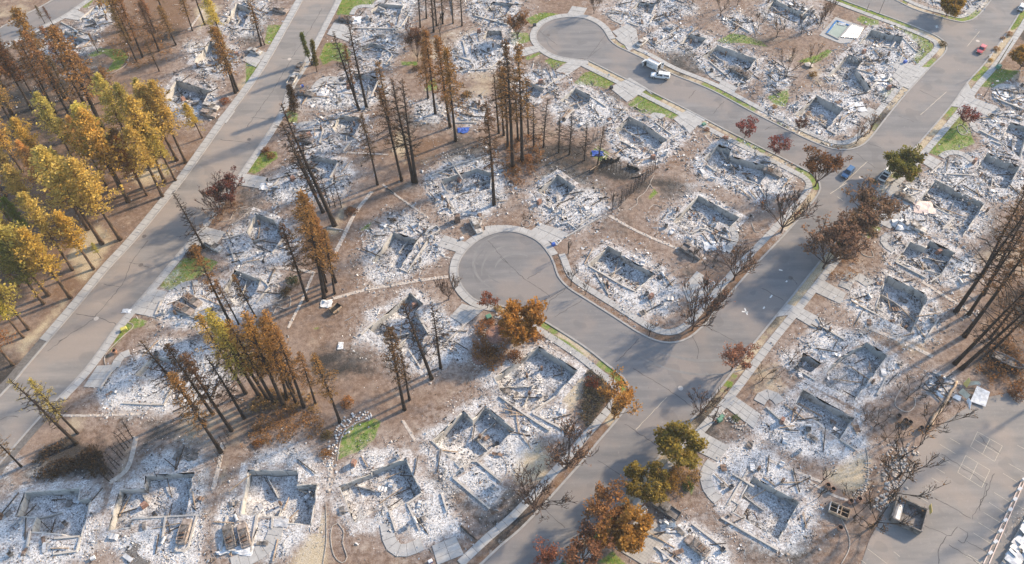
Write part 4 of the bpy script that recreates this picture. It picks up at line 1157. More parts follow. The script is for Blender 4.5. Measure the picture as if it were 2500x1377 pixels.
def chips(x, y, z, rs, dark, size=1.0):
    """arrays of rubble pieces: wedges, sheets and sticks"""
    n = len(x); kind = rs.choice(3, n, p=[0.55, 0.27, 0.18])
    Vs, Qs, Ts, cq, ct = [], [], [], [], []
    base = 0
    p = np.array([0.31, 0.23, 0.11, 0.07, 0.075, 0.10, 0.055, 0.02, 0.05]); pd = np.array([0.05, 0.08, 0.15, 0.20, 0.22, 0.20, 0.04, 0.04, 0.02])
    dd = np.clip(dark, 0, 1)
    u = rs.rand(n); c1 = np.cumsum(p / p.sum()); c2 = np.cumsum(pd / pd.sum())
    idx = np.where(rs.rand(n) < dd, np.searchsorted(c2, u), np.searchsorted(c1, u)).clip(0, 8)
    colr = PAL[idx] * rs.uniform(0.8, 1.1, (n, 1)) * (0.62 + 0.55 * vnoise(x, y, 4.0, 66))[:, None]
    wm = np.clip(vnoise(x, y, 3.2, 71) - 0.55, 0, 1)[:, None] * 1.6
    colr = colr * (1 - wm * np.array([0.05, 0.22, 0.36])[None])
    far = np.clip(y / 125.0, 0.6, 1.1)
    sz = np.clip(np.exp(rs.normal(-1.92, 0.5, n)), 0.06, 0.5) * size * far * (0.7 + 0.6 * (0.5 + 0.5 * np.sin(x * 0.9 + y * 0.4)) ** 2)
    for k in range(3):
        m = kind == k; q = m.sum()
        if q == 0: continue
        Rm = rotm(rs, q, (0.25, 0.45, 0.22)[k]); s = sz[m]; pos = np.stack([x[m], y[m], z[m]], -1)
        if k == 0:      # wedge: 3-sided pyramid
            a = np.array([0, 2.1, 4.2]); L = np.zeros((q, 4, 3))
            for j in range(3):
                L[:, j, 0] = np.cos(a[j]) * s * rs.uniform(0.6, 1.4, q); L[:, j, 1] = np.sin(a[j]) * s * rs.uniform(0.5, 1.2, q); L[:, j, 2] = -0.12 * s
            L[:, 3, 0] = s * rs.uniform(-0.4, 0.4, q); L[:, 3, 1] = s * rs.uniform(-0.4, 0.4, q); L[:, 3, 2] = s * rs.uniform(0.2, 0.7, q)
            f = np.array([(0, 1, 3), (1, 2, 3), (2, 0, 3)])
            Ts.append((f[None] + (base + 4 * np.arange(q))[:, None, None]).reshape(-1, 3)); ct.append(np.repeat(colr[m], 3, 0) * np.tile([1.0, 0.9, 0.95], q)[:, None])
        elif k == 1:    # bent sheet: two quads
            w, l = s * rs.uniform(0.6, 1.4, q), s * rs.uniform(0.7, 1.7, q); h = s * rs.uniform(0.1, 0.6, q); L = np.zeros((q, 6, 3))
            for j, (ax, ay, az) in enumerate(((-1, -1, 0), (0, -1, 1), (1, -1, 0.2), (1, 1, 0.3), (0, 1, 1), (-1, 1, 0))):
                L[:, j, 0] = ax * l * 0.6; L[:, j, 1] = ay * w * 0.5; L[:, j, 2] = az * h + 0.04
            f = np.array([(0, 1, 4, 5), (1, 2, 3, 4)])
            Qs.append((f[None] + (base + 6 * np.arange(q))[:, None, None]).reshape(-1, 4)); cq.append(np.repeat(colr[m], 2, 0))
        else:           # stick: long wedge roof
            l = s * rs.uniform(1.8, 5.0, q); w = s * rs.uniform(0.12, 0.3, q); L = np.zeros((q, 6, 3))
            for j, (ax, ay, az) in enumerate(((-1, -1, 0), (1, -1, 0), (1, 0, 1), (-1, 0, 1), (1, 1, 0), (-1, 1, 0))):
                L[:, j, 0] = ax * l * 0.5; L[:, j, 1] = ay * w; L[:, j, 2] = az * w * 1.4 + 0.03
            f = np.array([(0, 1, 2, 3), (3, 2, 4, 5)])
            Qs.append((f[None] + (base + 6 * np.arange(q))[:, None, None]).reshape(-1, 4)); cq.append(np.repeat(colr[m] * 0.8, 2, 0))
        V = np.einsum('nij,nkj->nki', Rm, L) + pos[:, None, :]
        Vs.append(V.reshape(-1, 3)); base += V.shape[0] * V.shape[1]
    return np.concatenate(Vs), (np.concatenate(Qs) if Qs else None), (np.concatenate(Ts) if Ts else None), np.concatenate([np.concatenate(cq)] * bool(cq) + [np.concatenate(ct)] * bool(ct))
def rubble_mesh(name, x, y, z, rs, dark, size=1.0):
    V, q, t, c = chips(x, y, z, rs, dark, size)
    return mesh_np(name, V, q, t, [M['rubble']], c)

def wall_mesh(a, b, oa, ob_, z0, ztop, rs):
    """foundation wall between inner edge a-b and outer edge oa-ob with a chipped top"""
    n = max(1, int((b - a).length / 1.1)); V = []; Fs = []
    for i in range(n + 1):
        t = i / n; p, q = a.lerp(b, t), oa.lerp(ob_, t)
        h = ztop - (rs.random() ** 3) * 0.9
        V += [(p.x, p.y, z0), (p.x, p.y, h), (q.x, q.y, h - 0.02 * rs.random()), (q.x, q.y, z0)]
    for i in range(n):
        k = i * 4
        for j in range(3): Fs.append((k + j, k + j + 4, k + j + 5, k + j + 1))
    Fs += [(0, 1, 2, 3), (n * 4, n * 4 + 3, n * 4 + 2, n * 4 + 1)]
    me = bpy.data.meshes.new('foundation_wall'); me.from_pydata(V, [], Fs); me.materials.append(M['foundation']); me.update()
    return me

def centroid(P):
    A = poly_arr(P); return Vector((A[:, 0].mean(), A[:, 1].mean(), 0))
HROOT = []
for hi, (tail, pits, ashes, stems, depth) in enumerate(HOUSES):
    depth *= 1.25
    rs = np.random.RandomState(100 + hi); pr = random.Random(500 + hi)
    C0 = centroid(W(ashes[0]))
    root = empty('burned_house', (0, 0, 0))
    tag(root, 'burned house ' + tail, 'house ruin', 'burned-out houses of the neighbourhood')
    HROOT.append(root)
    pw = [ccw(W(p)) for p in pits]
    for P in pw:
        Qo = offset_poly(P, 0.24); n = len(P)
        for i in range(n):
            ob('foundation_wall', wall_mesh(P[i], P[(i + 1) % n], Qo[i], Qo[(i + 1) % n], -depth - 0.6, 0.12 + pr.uniform(0, 0.22), pr), root)
        # apron between wall and yard
        O1, O2 = offset_poly(P, 0.22), offset_poly(P, 1.75)
        V = [(p.x, p.y, 0.10) for p in O1] + [(p.x, p.y, 0.015) for p in O2]
        me = bpy.data.meshes.new('ash_apron'); me.from_pydata(V, [], [(i, n + i, n + (i + 1) % n, (i + 1) % n) for i in range(n)])
        me.materials.append(M['ground']); k = len(V)
        add_cover(me, [(0, 0.52, 0.1, 1)] * k, [(0, 0, 0.15, 1)] * k)
        ob('ash_apron', me, root)
        # cellar floor under ash
        A = poly_arr(P); st = 0.6
        xs, ys = np.arange(A[:, 0].min() - 1, A[:, 0].max() + 1, st), np.arange(A[:, 1].min() - 1, A[:, 1].max() + 1, st)
        X, Y = np.meshgrid(xs, ys, indexing='ij')
        Z = -depth + (vnoise(X, Y, 2.3, 40 + hi) - 0.4) * 0.8 + (vnoise(X, Y, 0.8, 41) - 0.5) * 0.35
        I = np.arange(X.size).reshape(X.shape)
        q = np.stack([I[:-1, :-1], I[1:, :-1], I[1:, 1:], I[:-1, 1:]], -1)
        kp = sdf(P, X[:-1, :-1] + st / 2, Y[:-1, :-1] + st / 2) < 0.1
        me = mesh_np('ash_bed', np.stack([X, Y, Z], -1).reshape(-1, 3), q[kp], None, [M['ground']], smooth=True)
        o1 = np.ones(X.size); dk = np.clip(0.3 + (vnoise(X, Y, 2.4, 77 + hi) - 0.45) * 1.6, 0.1, 0.8)
        add_cover(me, np.stack([o1 * 0, o1 * 0.62, dk.ravel(), o1], -1), np.stack([o1 * 0, o1 * 0, o1 * 0, o1], -1))
        ob('ash_bed', me, root)
    for s in stems:
        P = resample(W(s), 1.5); mb = MB()
        ribbon(mb, P, -0.17, 0.17, -0.1, 0.34 + pr.uniform(-0.06, 0.1))
        mb.build('stem_wall', M['stem'], root)
    # low remains of inner walls
    for P in pw:
        cP = centroid(P); big = abs(area2(P))
        if big < 40: continue
        for k in range(1 + (big > 110) + (big > 180)):
            i = pr.randrange(len(P)); a = P[i].lerp(P[(i + 1) % len(P)], pr.uniform(0.25, 0.75)); b = a.lerp(cP, pr.uniform(0.7, 1.15)); zb = -depth - 0.3
            Pp = resample([a.lerp(cP, 0.08), b], 0.9); V = []; nn = normals2(Pp)
            for q, m_ in zip(Pp, nn):
                hh = -depth + pr.uniform(0.45, 0.95); u, v = q - m_ * 0.09, q + m_ * 0.09
                V += [(u.x, u.y, zb), (u.x, u.y, hh), (v.x, v.y, hh), (v.x, v.y, zb)]
            Fs = [(0, 1, 2, 3)] + [(4 * j + c, 4 * j + c + 1, 4 * j + c + 5, 4 * j + c + 4) for j in range(len(Pp) - 1) for c in range(3)]
            e_ = 4 * len(Pp) - 4; Fs.append((e_ + 3, e_ + 2, e_ + 1, e_))
            MB().raw(V, Fs).build('partition_wall', M['foundation'], root)
    # rubble
    xs, ys, zs, dk = [], [], [], []
    for p in ashes:
        Pw = W(p)
        x, y, bb = sample_in(Pw, 10, rs, 4.0)
        n = int(bb * (20.0 if C0.y < 95 else 16.0 if C0.y < 130 else 14.0))
        x, y, _ = sample_in(Pw, n, rs, 4.0)
        d = sdf(Pw, x, y)
        pk = np.where(d < -1, 0.95, np.where(d < 4, 0.8 * np.exp(-(d + 1) * 0.5), 0))
        pk *= 0.5 + 0.9 * vnoise(x, y, 2.2, 60 + hi)
        m = rs.rand(len(x)) < pk
        x, y = x[m], y[m]
        for rp in RP:
            m = ~inside(rp, x, y) | (rs.rand(len(x)) < 0.02); x, y = x[m], y[m]
        for dw in DRIVE_W:
            m = ~inside(dw, x, y) | (rs.rand(len(x)) < 0.12); x, y = x[m], y[m]
        z = np.full(len(x), 0.02) + np.clip((vnoise(x, y, 1.2, 2) - 0.42) * 0.42, 0, 1) * 0.8
        dkk = np.clip((vnoise(x, y, 2.8, 90 + hi) - 0.5) * 2.6, 0, 0.8)
        ok = np.ones(len(x), bool)
        for P in pw:
            s = sdf(P, x, y)
            ins = s < -0.15
            zf = -depth + (vnoise(x, y, 2.3, 40 + hi) - 0.4) * 0.8 + (vnoise(x, y, 0.8, 41) - 0.5) * 0.35
            z = np.where(ins, zf + 0.02, z)
            dkk = np.where(ins, np.clip(0.55 + (vnoise(x, y, 2.4, 77 + hi) - 0.45) * 2.0, 0.15, 1.0), dkk)
            ok &= ~((s > -0.15) & (s < 0.35))
        xs.append(x[ok]); ys.append(y[ok]); zs.append(z[ok]); dk.append(dkk[ok])
    x, y, z, dkk = map(np.concatenate, (xs, ys, zs, dk))
    if len(x):
        tag(ob('rubble', rubble_mesh('rubble', x, y, z, rs, dkk), root), kind='stuff')
    # larger pieces one can pick out
    A = W(ashes[0])
    def spot():
        for _ in range(60):
            x, y, _b = sample_in(A, 1, rs, -1.0)
            if not inside(A, x, y)[0]: continue
            zz = 0.12
            for P in pw:
                s = sdf(P, x, y)[0]
                if s < -0.8: zz = -depth + 0.35
                elif s < 0.8: zz = None; break
            if zz is not None: return Vector((x[0], y[0], zz))
        return C0 + Vector((0, 0, 0.1))
    for k in range(pr.randint(6, 12)):
        c = spot(); a = pr.uniform(0, 3.14); L = pr.uniform(1.2, 2.8); e = Vector((math.cos(a), math.sin(a), pr.uniform(-0.06, 0.12))) * L
        MB().bar(c - e + Vector((0, 0, 0.1)), c + e + Vector((0, 0, 0.2)), 0.14, 0.2).build('charred_beam', M['char_wood' if pr.random() < 0.6 else 'wood'], root)
    for k in range(pr.randint(3, 8)):
        c = spot(); a = pr.uniform(0, 6.28); L, w = pr.uniform(0.4, 1.1), pr.uniform(0.25, 0.6)
        u, v = Vector((math.cos(a), math.sin(a), 0)), Vector((-math.sin(a), math.cos(a), 0)); V = []
        for i in range(6):
            hgt = 0.12 + 0.2 * math.sin(i * pr.uniform(0.7, 1.3)) ** 2
            for s in (-1, 1): V.append(tuple(c + u * (i / 5 - 0.5) * 2 * L + v * s * w + Vector((0, 0, hgt + pr.uniform(-0.08, 0.1)))))
        MB().raw(V, [(2 * i, 2 * i + 2, 2 * i + 3, 2 * i + 1) for i in range(5)]).build('metal_sheet', M[pr.choice(('sheet', 'sheet', 'burnt_dark', 'rust', 'burnt_dark'))], root)
    for k in range(pr.randint(2, 5)):
        c = spot(); r = pr.random()
        if r < 0.5:     # water heater lying or standing
            if pr.random() < 0.5: MB().cyl(c, c + Vector((0, 0, 1.3)), 0.28, 12).build('water_heater', M['rust'], root)
            else:
                a = pr.uniform(0, 6.28); MB().cyl(c + Vector((0, 0, 0.3)), c + Vector((math.cos(a) * 1.4, math.sin(a) * 1.4, 0.3)), 0.28, 12).build('water_heater', M['sheet'], root)
        else:           # stove or washer shell, open on top
            mb = MB(); a = pr.uniform(0, 1.5)
            for dx, dy, sx, sy in ((0, 0.33, 0.7, 0.04), (0, -0.33, 0.7, 0.04), (0.33, 0, 0.04, 0.62), (-0.33, 0, 0.04, 0.62)):
                q = Matrix.Rotation(a, 3, 'Z') @ Vector((dx, dy, 0)); mb.box(c + q + Vector((0, 0, 0.42)), (sx, sy, 0.85), (0, 0, a))
            mb.box(c + Vector((0, 0, 0.5)), (0.6, 0.6, 0.05), (0, 0, a))
            mb.build('appliance_shell', M['burnt_dark' if pr.random() < 0.5 else 'sheet'], root)
    if depth > 1.2 and pr.random() < 0.45:    # masonry stub of a hearth
        c = spot(); mb = MB(); a = pr.uniform(0, 1.5)
        for j in range(6): mb.box(c + Vector((0, 0, 0.12 + j * 0.22)), (1.3 - j * 0.06, 0.7, 0.2), (0, 0, a + pr.uniform(-0.02, 0.02)))
        mb.build('hearth_stub', M['brick'], root)
# thin scatter of white fragments blown over the yards
rs = np.random.RandomState(5)
x = rs.uniform(-150, 150, 60000); y = rs.uniform(48, 232, 60000)
m = (np.abs(x) < 12 + y * 0.72) & (rs.rand(60000) < 0.22 + 0.7 * (vnoise(x, y, 9, 50) > 0.5))
for rp in RP: m &= ~inside(rp, x, y) | (rs.rand(60000) < 0.015)
for P, d_, h_ in PITS: m &= ~(sdf(P, x, y) < 0.4) if True else m
x, y = x[m], y[m]
tag(ob('scattered_fragments', rubble_mesh('scattered_fragments', x, y, np.full(len(x), 0.03), rs, np.full(len(x), 0.35), 0.62)), 'small pale and charred fragments blown across the yards', 'debris', kind='stuff')

# ------------------------------------------------------------------ trees: a few grown specimens of each kind, copied with their parts
def leafcloud(centres, radii, per, rs, length=0.55, width=0.34, spread=1.0, flat=0.8, droop=0.0):
    """leaf or needle-tuft faces spread round clump centres -> V, quads, tint"""
    C = np.repeat(np.asarray(centres, float), per, 0); Rr = np.repeat(np.asarray(radii, float), per)
    n = len(C)
    d = rs.normal(size=(n, 3)); d /= np.linalg.norm(d, axis=1)[:, None] + 1e-9
    d[:, 2] = d[:, 2] * flat + 0.15 - droop
    rad = Rr * rs.uniform(0.25, 1.0, n) ** 0.6 * spread
    base = C + d * (rad * 0.55)[:, None]
    L = Rr * length * rs.uniform(0.6, 1.3, n)
    tip = base + d * L[:, None]
    side = np.cross(d, rs.normal(size=(n, 3))); side /= np.linalg.norm(side, axis=1)[:, None] + 1e-9
    w = (L * width * rs.uniform(0.6, 1.3, n))[:, None]
    mid = base + d * (L * 0.55)[:, None]
    V = np.stack([base, mid + side * w, tip, mid - side * w], 1).reshape(-1, 3)
    q = np.arange(n * 4).reshape(-1, 4)
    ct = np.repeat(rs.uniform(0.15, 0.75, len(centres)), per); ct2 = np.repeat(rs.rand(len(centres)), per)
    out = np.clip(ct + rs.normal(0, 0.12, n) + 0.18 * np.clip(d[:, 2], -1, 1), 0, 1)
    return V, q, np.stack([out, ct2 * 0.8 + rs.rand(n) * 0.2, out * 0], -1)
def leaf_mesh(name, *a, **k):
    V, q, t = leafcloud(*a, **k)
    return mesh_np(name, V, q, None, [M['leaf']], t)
def trunk_path(rng, H, bend):
    ph = rng.uniform(0, 6.28); ph2 = rng.uniform(0, 6.28)
    return [Vector((bend * math.sin(t * 2.1 + ph) * t, bend * math.sin(t * 1.7 + ph2) * t, t * H)) for t in [i / 12 for i in range(13)]]
def along(P, t):
    f = t * (len(P) - 1); i = min(int(f), len(P) - 2)
    return P[i].lerp(P[i + 1], f - i)

def conifer(seed, H, r0, crown0, crown_r, nb, tilt, clump_r, per, foliage, bark, top_pow=0.8, sides=8, twigs=0, inner=0.35, dens=3, drop=0.0, shape='pine'):
    rng = random.Random(seed); rs = np.random.RandomState(seed)
    P = trunk_path(rng, H, 0.35)
    for p in P: p.x -= P[0].x * (1 - p.z / H); p.y -= P[0].y * (1 - p.z / H)
    tr = MB(); tr.tube(P, [r0 * (1.25 if i == 0 else 1 - 0.9 * (i / 12) ** 1.1) + 0.02 for i in range(13)], sides)
    br = MB(); cen = []; rad = []; lop = rng.uniform(0, 6.28)
    for k in range(nb):
        t = crown0 + (1 - crown0) * ((k + rng.random()) / nb) ** 0.9
        u = (t - crown0) / (1 - crown0)
        if shape == 'pine': prof = (0.55 + 0.45 * math.sin(min(1, u * 1.6 + 0.25) * math.pi * 0.62)) * (1 - u ** 2.2) + 0.12
        elif shape == 'column': prof = (1 - u ** 3) * 0.9 + 0.1
        else: prof = (1 - u) ** top_pow + 0.06
        L = crown_r * prof * rng.uniform(0.35, 1.25)
        if shape == 'pine': L *= 0.78 + 0.32 * math.sin(k * 2.399 + lop) + 0.22 * math.sin(u * 9 + lop * 3)
        L = max(L, 0.5)
        if foliage == 0 and rng.random() < 0.25: L *= 0.4
        a = k * 2.399 + rng.uniform(-0.5, 0.5)
        el = tilt + rng.uniform(-0.25, 0.25) + 0.35 * u
        b = along(P, min(t, 0.995)); d = Vector((math.cos(a) * math.cos(el), math.sin(a) * math.cos(el), math.sin(el)))
        sag = Vector((0, 0, -0.10 * L + drop * L))
        m = b + d * L * 0.5 + sag * 0.3; e = b + d * L + sag
        br.tube([b, m, e], [0.06 + 0.014 * L, 0.05, 0.032], 3, cap=False)
        for j in range(twigs):
            tt = rng.uniform(0.3, 1.0); q = b.lerp(e, tt)
            dd = (d + Vector((rng.uniform(-0.9, 0.9), rng.uniform(-0.9, 0.9), rng.uniform(-0.5, 0.35)))).normalized() * L * rng.uniform(0.15, 0.4)
            br.tube([q, q + dd], [0.038, 0.022], 3, cap=False)
            if foliage and foliage < 0.8 and rng.random() < foliage: cen.append(tuple(q + dd)); rad.append(clump_r * rng.uniform(0.5, 1.0))
        if foliage >= 0.8 or rng.random() < foliage:
            for j in range(dens):
                tt = inner + (1 - inner) * (j + rng.random()) / dens
                q = b.lerp(m, tt * 2) if tt < 0.5 else m.lerp(e, tt * 2 - 1)
                cen.append(tuple(q + Vector((rng.uniform(-0.3, 0.3), rng.uniform(-0.3, 0.3), rng.uniform(-0.1, 0.35))))); rad.append(clump_r * rng.uniform(0.65, 1.25))
    if foliage:
        cen.append(tuple(P[-1])); rad.append(clump_r)
    if H < 9 and not foliage:
        for V in br.v: pass
        off = tr.n; tr.v += br.v; tr.f += [[i + off for i in f] for f in br.f]; tr.m += br.m; tr.n += br.n
        return H, [('trunk', tr.mesh('trunk', M[bark]))]
    parts = [('trunk', tr.mesh('trunk', M[bark], True)), ('branches', br.mesh('branches', M[bark]))]
    if cen and foliage: parts.append(('crown', leaf_mesh('crown', cen, rad, per, rs)))
    return H, parts

def broadleaf(seed, H, spread, limbs, leafy, bark='bark_twig', per=10, upright=0.9, clump=0.75, depth=4, stem=0.16, trunk_h=0.14):
    rng = random.Random(seed); rs = np.random.RandomState(seed)
    tr = MB(); br = MB(); tips = []
    tr.tube([(0, 0, -0.1), (0.03, 0.02, H * trunk_h * 0.6), (0, 0, H * trunk_h)], [stem * 1.3, stem, stem * 0.9], 8)
    def grow(p, d, L, r, lev):
        n = 3; pts = [p]; q = p; dd = d
        for i in range(n):
            dd = (dd + Vector((rng.uniform(-0.16, 0.16), rng.uniform(-0.16, 0.16), 0.07))).normalized()
            q = q + dd * L / n; pts.append(q)
        r = max(r, 0.042); br.tube(pts, [r, r * 0.85, r * 0.7, r * 0.6], 4 if lev < 2 else 3, cap=False)
        if lev >= depth:
            tips.append((q, dd)); return
        k = 3 if lev < 3 else rng.choice((2, 3))
        for j in range(k):
            t = rng.uniform(0.45, 1.0); b = pts[1].lerp(pts[3], (t - 0.33) / 0.67)
            a = rng.uniform(0, 6.28); s = rng.uniform(0.3, 0.62)
            e = (dd + Vector((math.cos(a) * s, math.sin(a) * s, rng.uniform(-0.05, 0.25)))).normalized()
            grow(b, e, L * rng.uniform(0.5, 0.75), r * 0.6, lev + 1)
        tips.append((q, dd))
    top = Vector((0, 0, H * trunk_h))
    for i in range(limbs):
        a = 6.283 * i / limbs + rng.uniform(-0.3, 0.3); s = spread * rng.uniform(0.35, 1.0)
        d = Vector((math.cos(a) * s, math.sin(a) * s, upright)).normalized()
        grow(top - Vector((0, 0, 0.03)), d, H * rng.uniform(0.38, 0.5), stem * 0.55, 1)
    if depth == 3 and not leafy:
        off = tr.n; tr.v += br.v; tr.f += [[i + off for i in f] for f in br.f]; tr.m += br.m; tr.n += br.n
        return H, [('trunk', tr.mesh('trunk', M[bark]))]
    parts = [('trunk', tr.mesh('trunk', M[bark], True)), ('branches', br.mesh('branches', M[bark]))]
    if leafy:
        cen = [tuple(p + Vector((rng.uniform(-0.3, 0.3), rng.uniform(-0.3, 0.3), rng.uniform(-0.3, 0.3)))) for p, d in tips if rng.random() < leafy]
        parts.append(('crown', leaf_mesh('crown', cen, [clump * rng.uniform(0.6, 1.2) for _ in cen], per, rs, length=0.6, width=0.4)))
    return H, parts

def bushy(seed, r, h, n, per, bark='bark_twig'):
    rng = random.Random(seed); rs = np.random.RandomState(seed); br = MB(); cen = []
    for i in range(n):
        a = rng.uniform(0, 6.28); q = r * math.sqrt(rng.random()); z = h * rng.uniform(0.25, 1.0) * (1 - 0.5 * (q / r) ** 2)
        p = Vector((math.cos(a) * q, math.sin(a) * q, z)); cen.append(tuple(p))
        if i % 2 == 0: br.tube([(0.1 * math.cos(a), 0.1 * math.sin(a), 0), p * 0.5 + Vector((0, 0, 0.1)), p], [0.035, 0.022, 0.01], 3, cap=False)
    return h, [('stems', br.mesh('stems', M[bark])), ('foliage', leaf_mesh('foliage', cen, [0.42 * rng.uniform(0.6, 1.2) for _ in cen], per, rs))]

SPEC = {
 'gold': [conifer(s, 27, 0.36, 0.40, 4.2, 78, 0.12, 0.85, 14, 0.86, 'bark_pine', dens=4, twigs=1) for s in (1, 2, 3, 4)],
 'brown': [conifer(s, 26, 0.34, 0.36, 3.4, 72, -0.1, 0.62, 12, 0.82, 'bark_char', dens=4, twigs=3, drop=-0.12) for s in (11, 12, 13, 14)],
 'sparse': [conifer(s, 27, 0.34, 0.40, 3.1, 66, -0.05, 0.5, 12, 0.5, 'bark_char', dens=3, twigs=5, drop=-0.08) for s in (21, 22, 23, 24)],
 'snag': [conifer(s, 26, 0.36, 0.30, 3.1, 80, 0.02, 0.36, 9, 0.16, 'bark_char', twigs=8, dens=2) for s in (31, 32, 33)],
 'deadfir': [conifer(s, 17, 0.22, 0.12, 3.0, 84, -0.05, 0.4, 9, 0.0, 'bark_char', twigs=5, shape='cone') for s in (41, 42)],
 'pole': [conifer(s, 8, 0.09, 0.12, 0.75, 26, 0.25, 0.3, 6, 0.0, 'bark_char', twigs=2, sides=5) for s in (51, 52, 53)],
 'spruce': [conifer(61, 9, 0.16, 0.06, 2.1, 90, -0.18, 0.45, 16, 1.0, 'bark_char', dens=4, shape='cone', inner=0.2)],
 'cypress': [conifer(62, 10, 0.12, 0.16, 0.95, 90, 0.85, 0.42, 18, 1.0, 'bark_pine', dens=3, shape='column', inner=0.1)],
 'bare': [broadleaf(s, 8.2, 0.85, 9, 0.12, per=5, clump=0.4, depth=5) for s in (71, 72, 73)],
 'gnarly': [broadleaf(s, 8, 1.15, 4, 0.35, 'bark_char', per=4, upright=0.8, clump=0.36, depth=4, stem=0.14, trunk_h=0.2) for s in (81, 82, 83)],
 'fringed': [broadleaf(s, 8.2, 0.8, 9, 0.52, per=8, clump=0.62, depth=5) for s in (91, 92)],
 'leafy': [broadleaf(s, 9, 1.05, 15, 1.0, per=22, clump=0.92, depth=4, upright=0.68) for s in (95, 96, 97)],
 'maple': [broadleaf(s, 5, 1.0, 9, 1.0, per=13, clump=0.55, depth=3, stem=0.09, trunk_h=0.2) for s in (101, 102)],
 'poplar': [broadleaf(s, 8, 0.22, 7, 0.5, per=5, clump=0.4, depth=3, stem=0.12, trunk_h=0.08) for s in (105, 106)],
 'sapling': [broadleaf(s, 4, 0.5, 4, 0, 'bark_char', depth=3, stem=0.07, trunk_h=0.3) for s in (108, 109)],
 'shrub': [bushy(s, 1.3, 1.3, 46, 16) for s in (111, 112)],
}
USED = {}
TCOUNT = [0]
def tree(kind, px, py, h, label, cat, group, colr=(0.2, 0.15, 0.05), top=None, wide=1.0, name=None, lean=None):
    TCOUNT[0] += 1
    rng = random.Random(TCOUNT[0] * 13 + 5)
    vs_ = SPEC[kind]; H, parts = vs_[TCOUNT[0] % len(vs_)]
    b = g(px, py)
    tilt = Vector((0, 0))
    if top is not None:
        best = None
        for hh in [h * (0.6 + 0.02 * i) for i in range(60)]:
            q = g(top[0], top[1], hh); dxy = math.hypot(q.x - b.x, q.y - b.y)
            if best is None or dxy / hh < best[0]: best = (dxy / hh, hh, q)
        h = best[1]; q = best[2]
        tilt = Vector(((q.x - b.x) / h, (q.y - b.y) / h)); 
        if tilt.length > 0.16: tilt = tilt.normalized() * 0.16
    elif lean is None: tilt = Vector((rng.uniform(-0.035, 0.035), rng.uniform(-0.035, 0.035)))
    else: tilt = Vector(lean)
    o = empty(name or {'gold': 'pine_tree', 'brown': 'pine_tree', 'sparse': 'pine_tree', 'snag': 'dead_pine', 'deadfir': 'dead_fir', 'pole': 'dead_cedar', 'spruce': 'spruce_tree', 'cypress': 'cypress_tree', 'bare': 'bare_tree', 'gnarly': 'burned_tree', 'fringed': 'street_tree', 'leafy': 'street_tree', 'maple': 'maple_tree', 'poplar': 'poplar_tree', 'sapling': 'burned_sapling', 'shrub': 'shrub'}[kind], (b.x, b.y, 0))
    s = h / H
    M0 = Matrix.Rotation(rng.uniform(0, 6.28), 4, 'Z')
    axis_ = Vector((-tilt.y, tilt.x, 0))
    MT = Matrix.Rotation(math.atan(tilt.length), 4, axis_.normalized()) if tilt.length > 1e-4 else Matrix.Identity(4)
    o.matrix_world = Matrix.Translation((b.x, b.y, -0.05)) @ MT @ M0 @ Matrix.Diagonal((s * wide, s * wide, s, 1))
    tag(o, label, cat, group)
    for nm, me in parts:
        c = ob(nm, me, o)
        k = rng.uniform(0.85, 1.15)
        c.color = (colr[0] * k, colr[1] * k * rng.uniform(0.94, 1.06), colr[2] * k, 1)
    return o
GOLD, GOLDG, RUSTY, OLIVE, DKBR = (0.62, 0.455, 0.12), (0.47, 0.40, 0.10), (0.31, 0.175, 0.065), (0.25, 0.235, 0.065), (0.15, 0.09, 0.048)
FG = 'pines of the scorched wood left of the road'
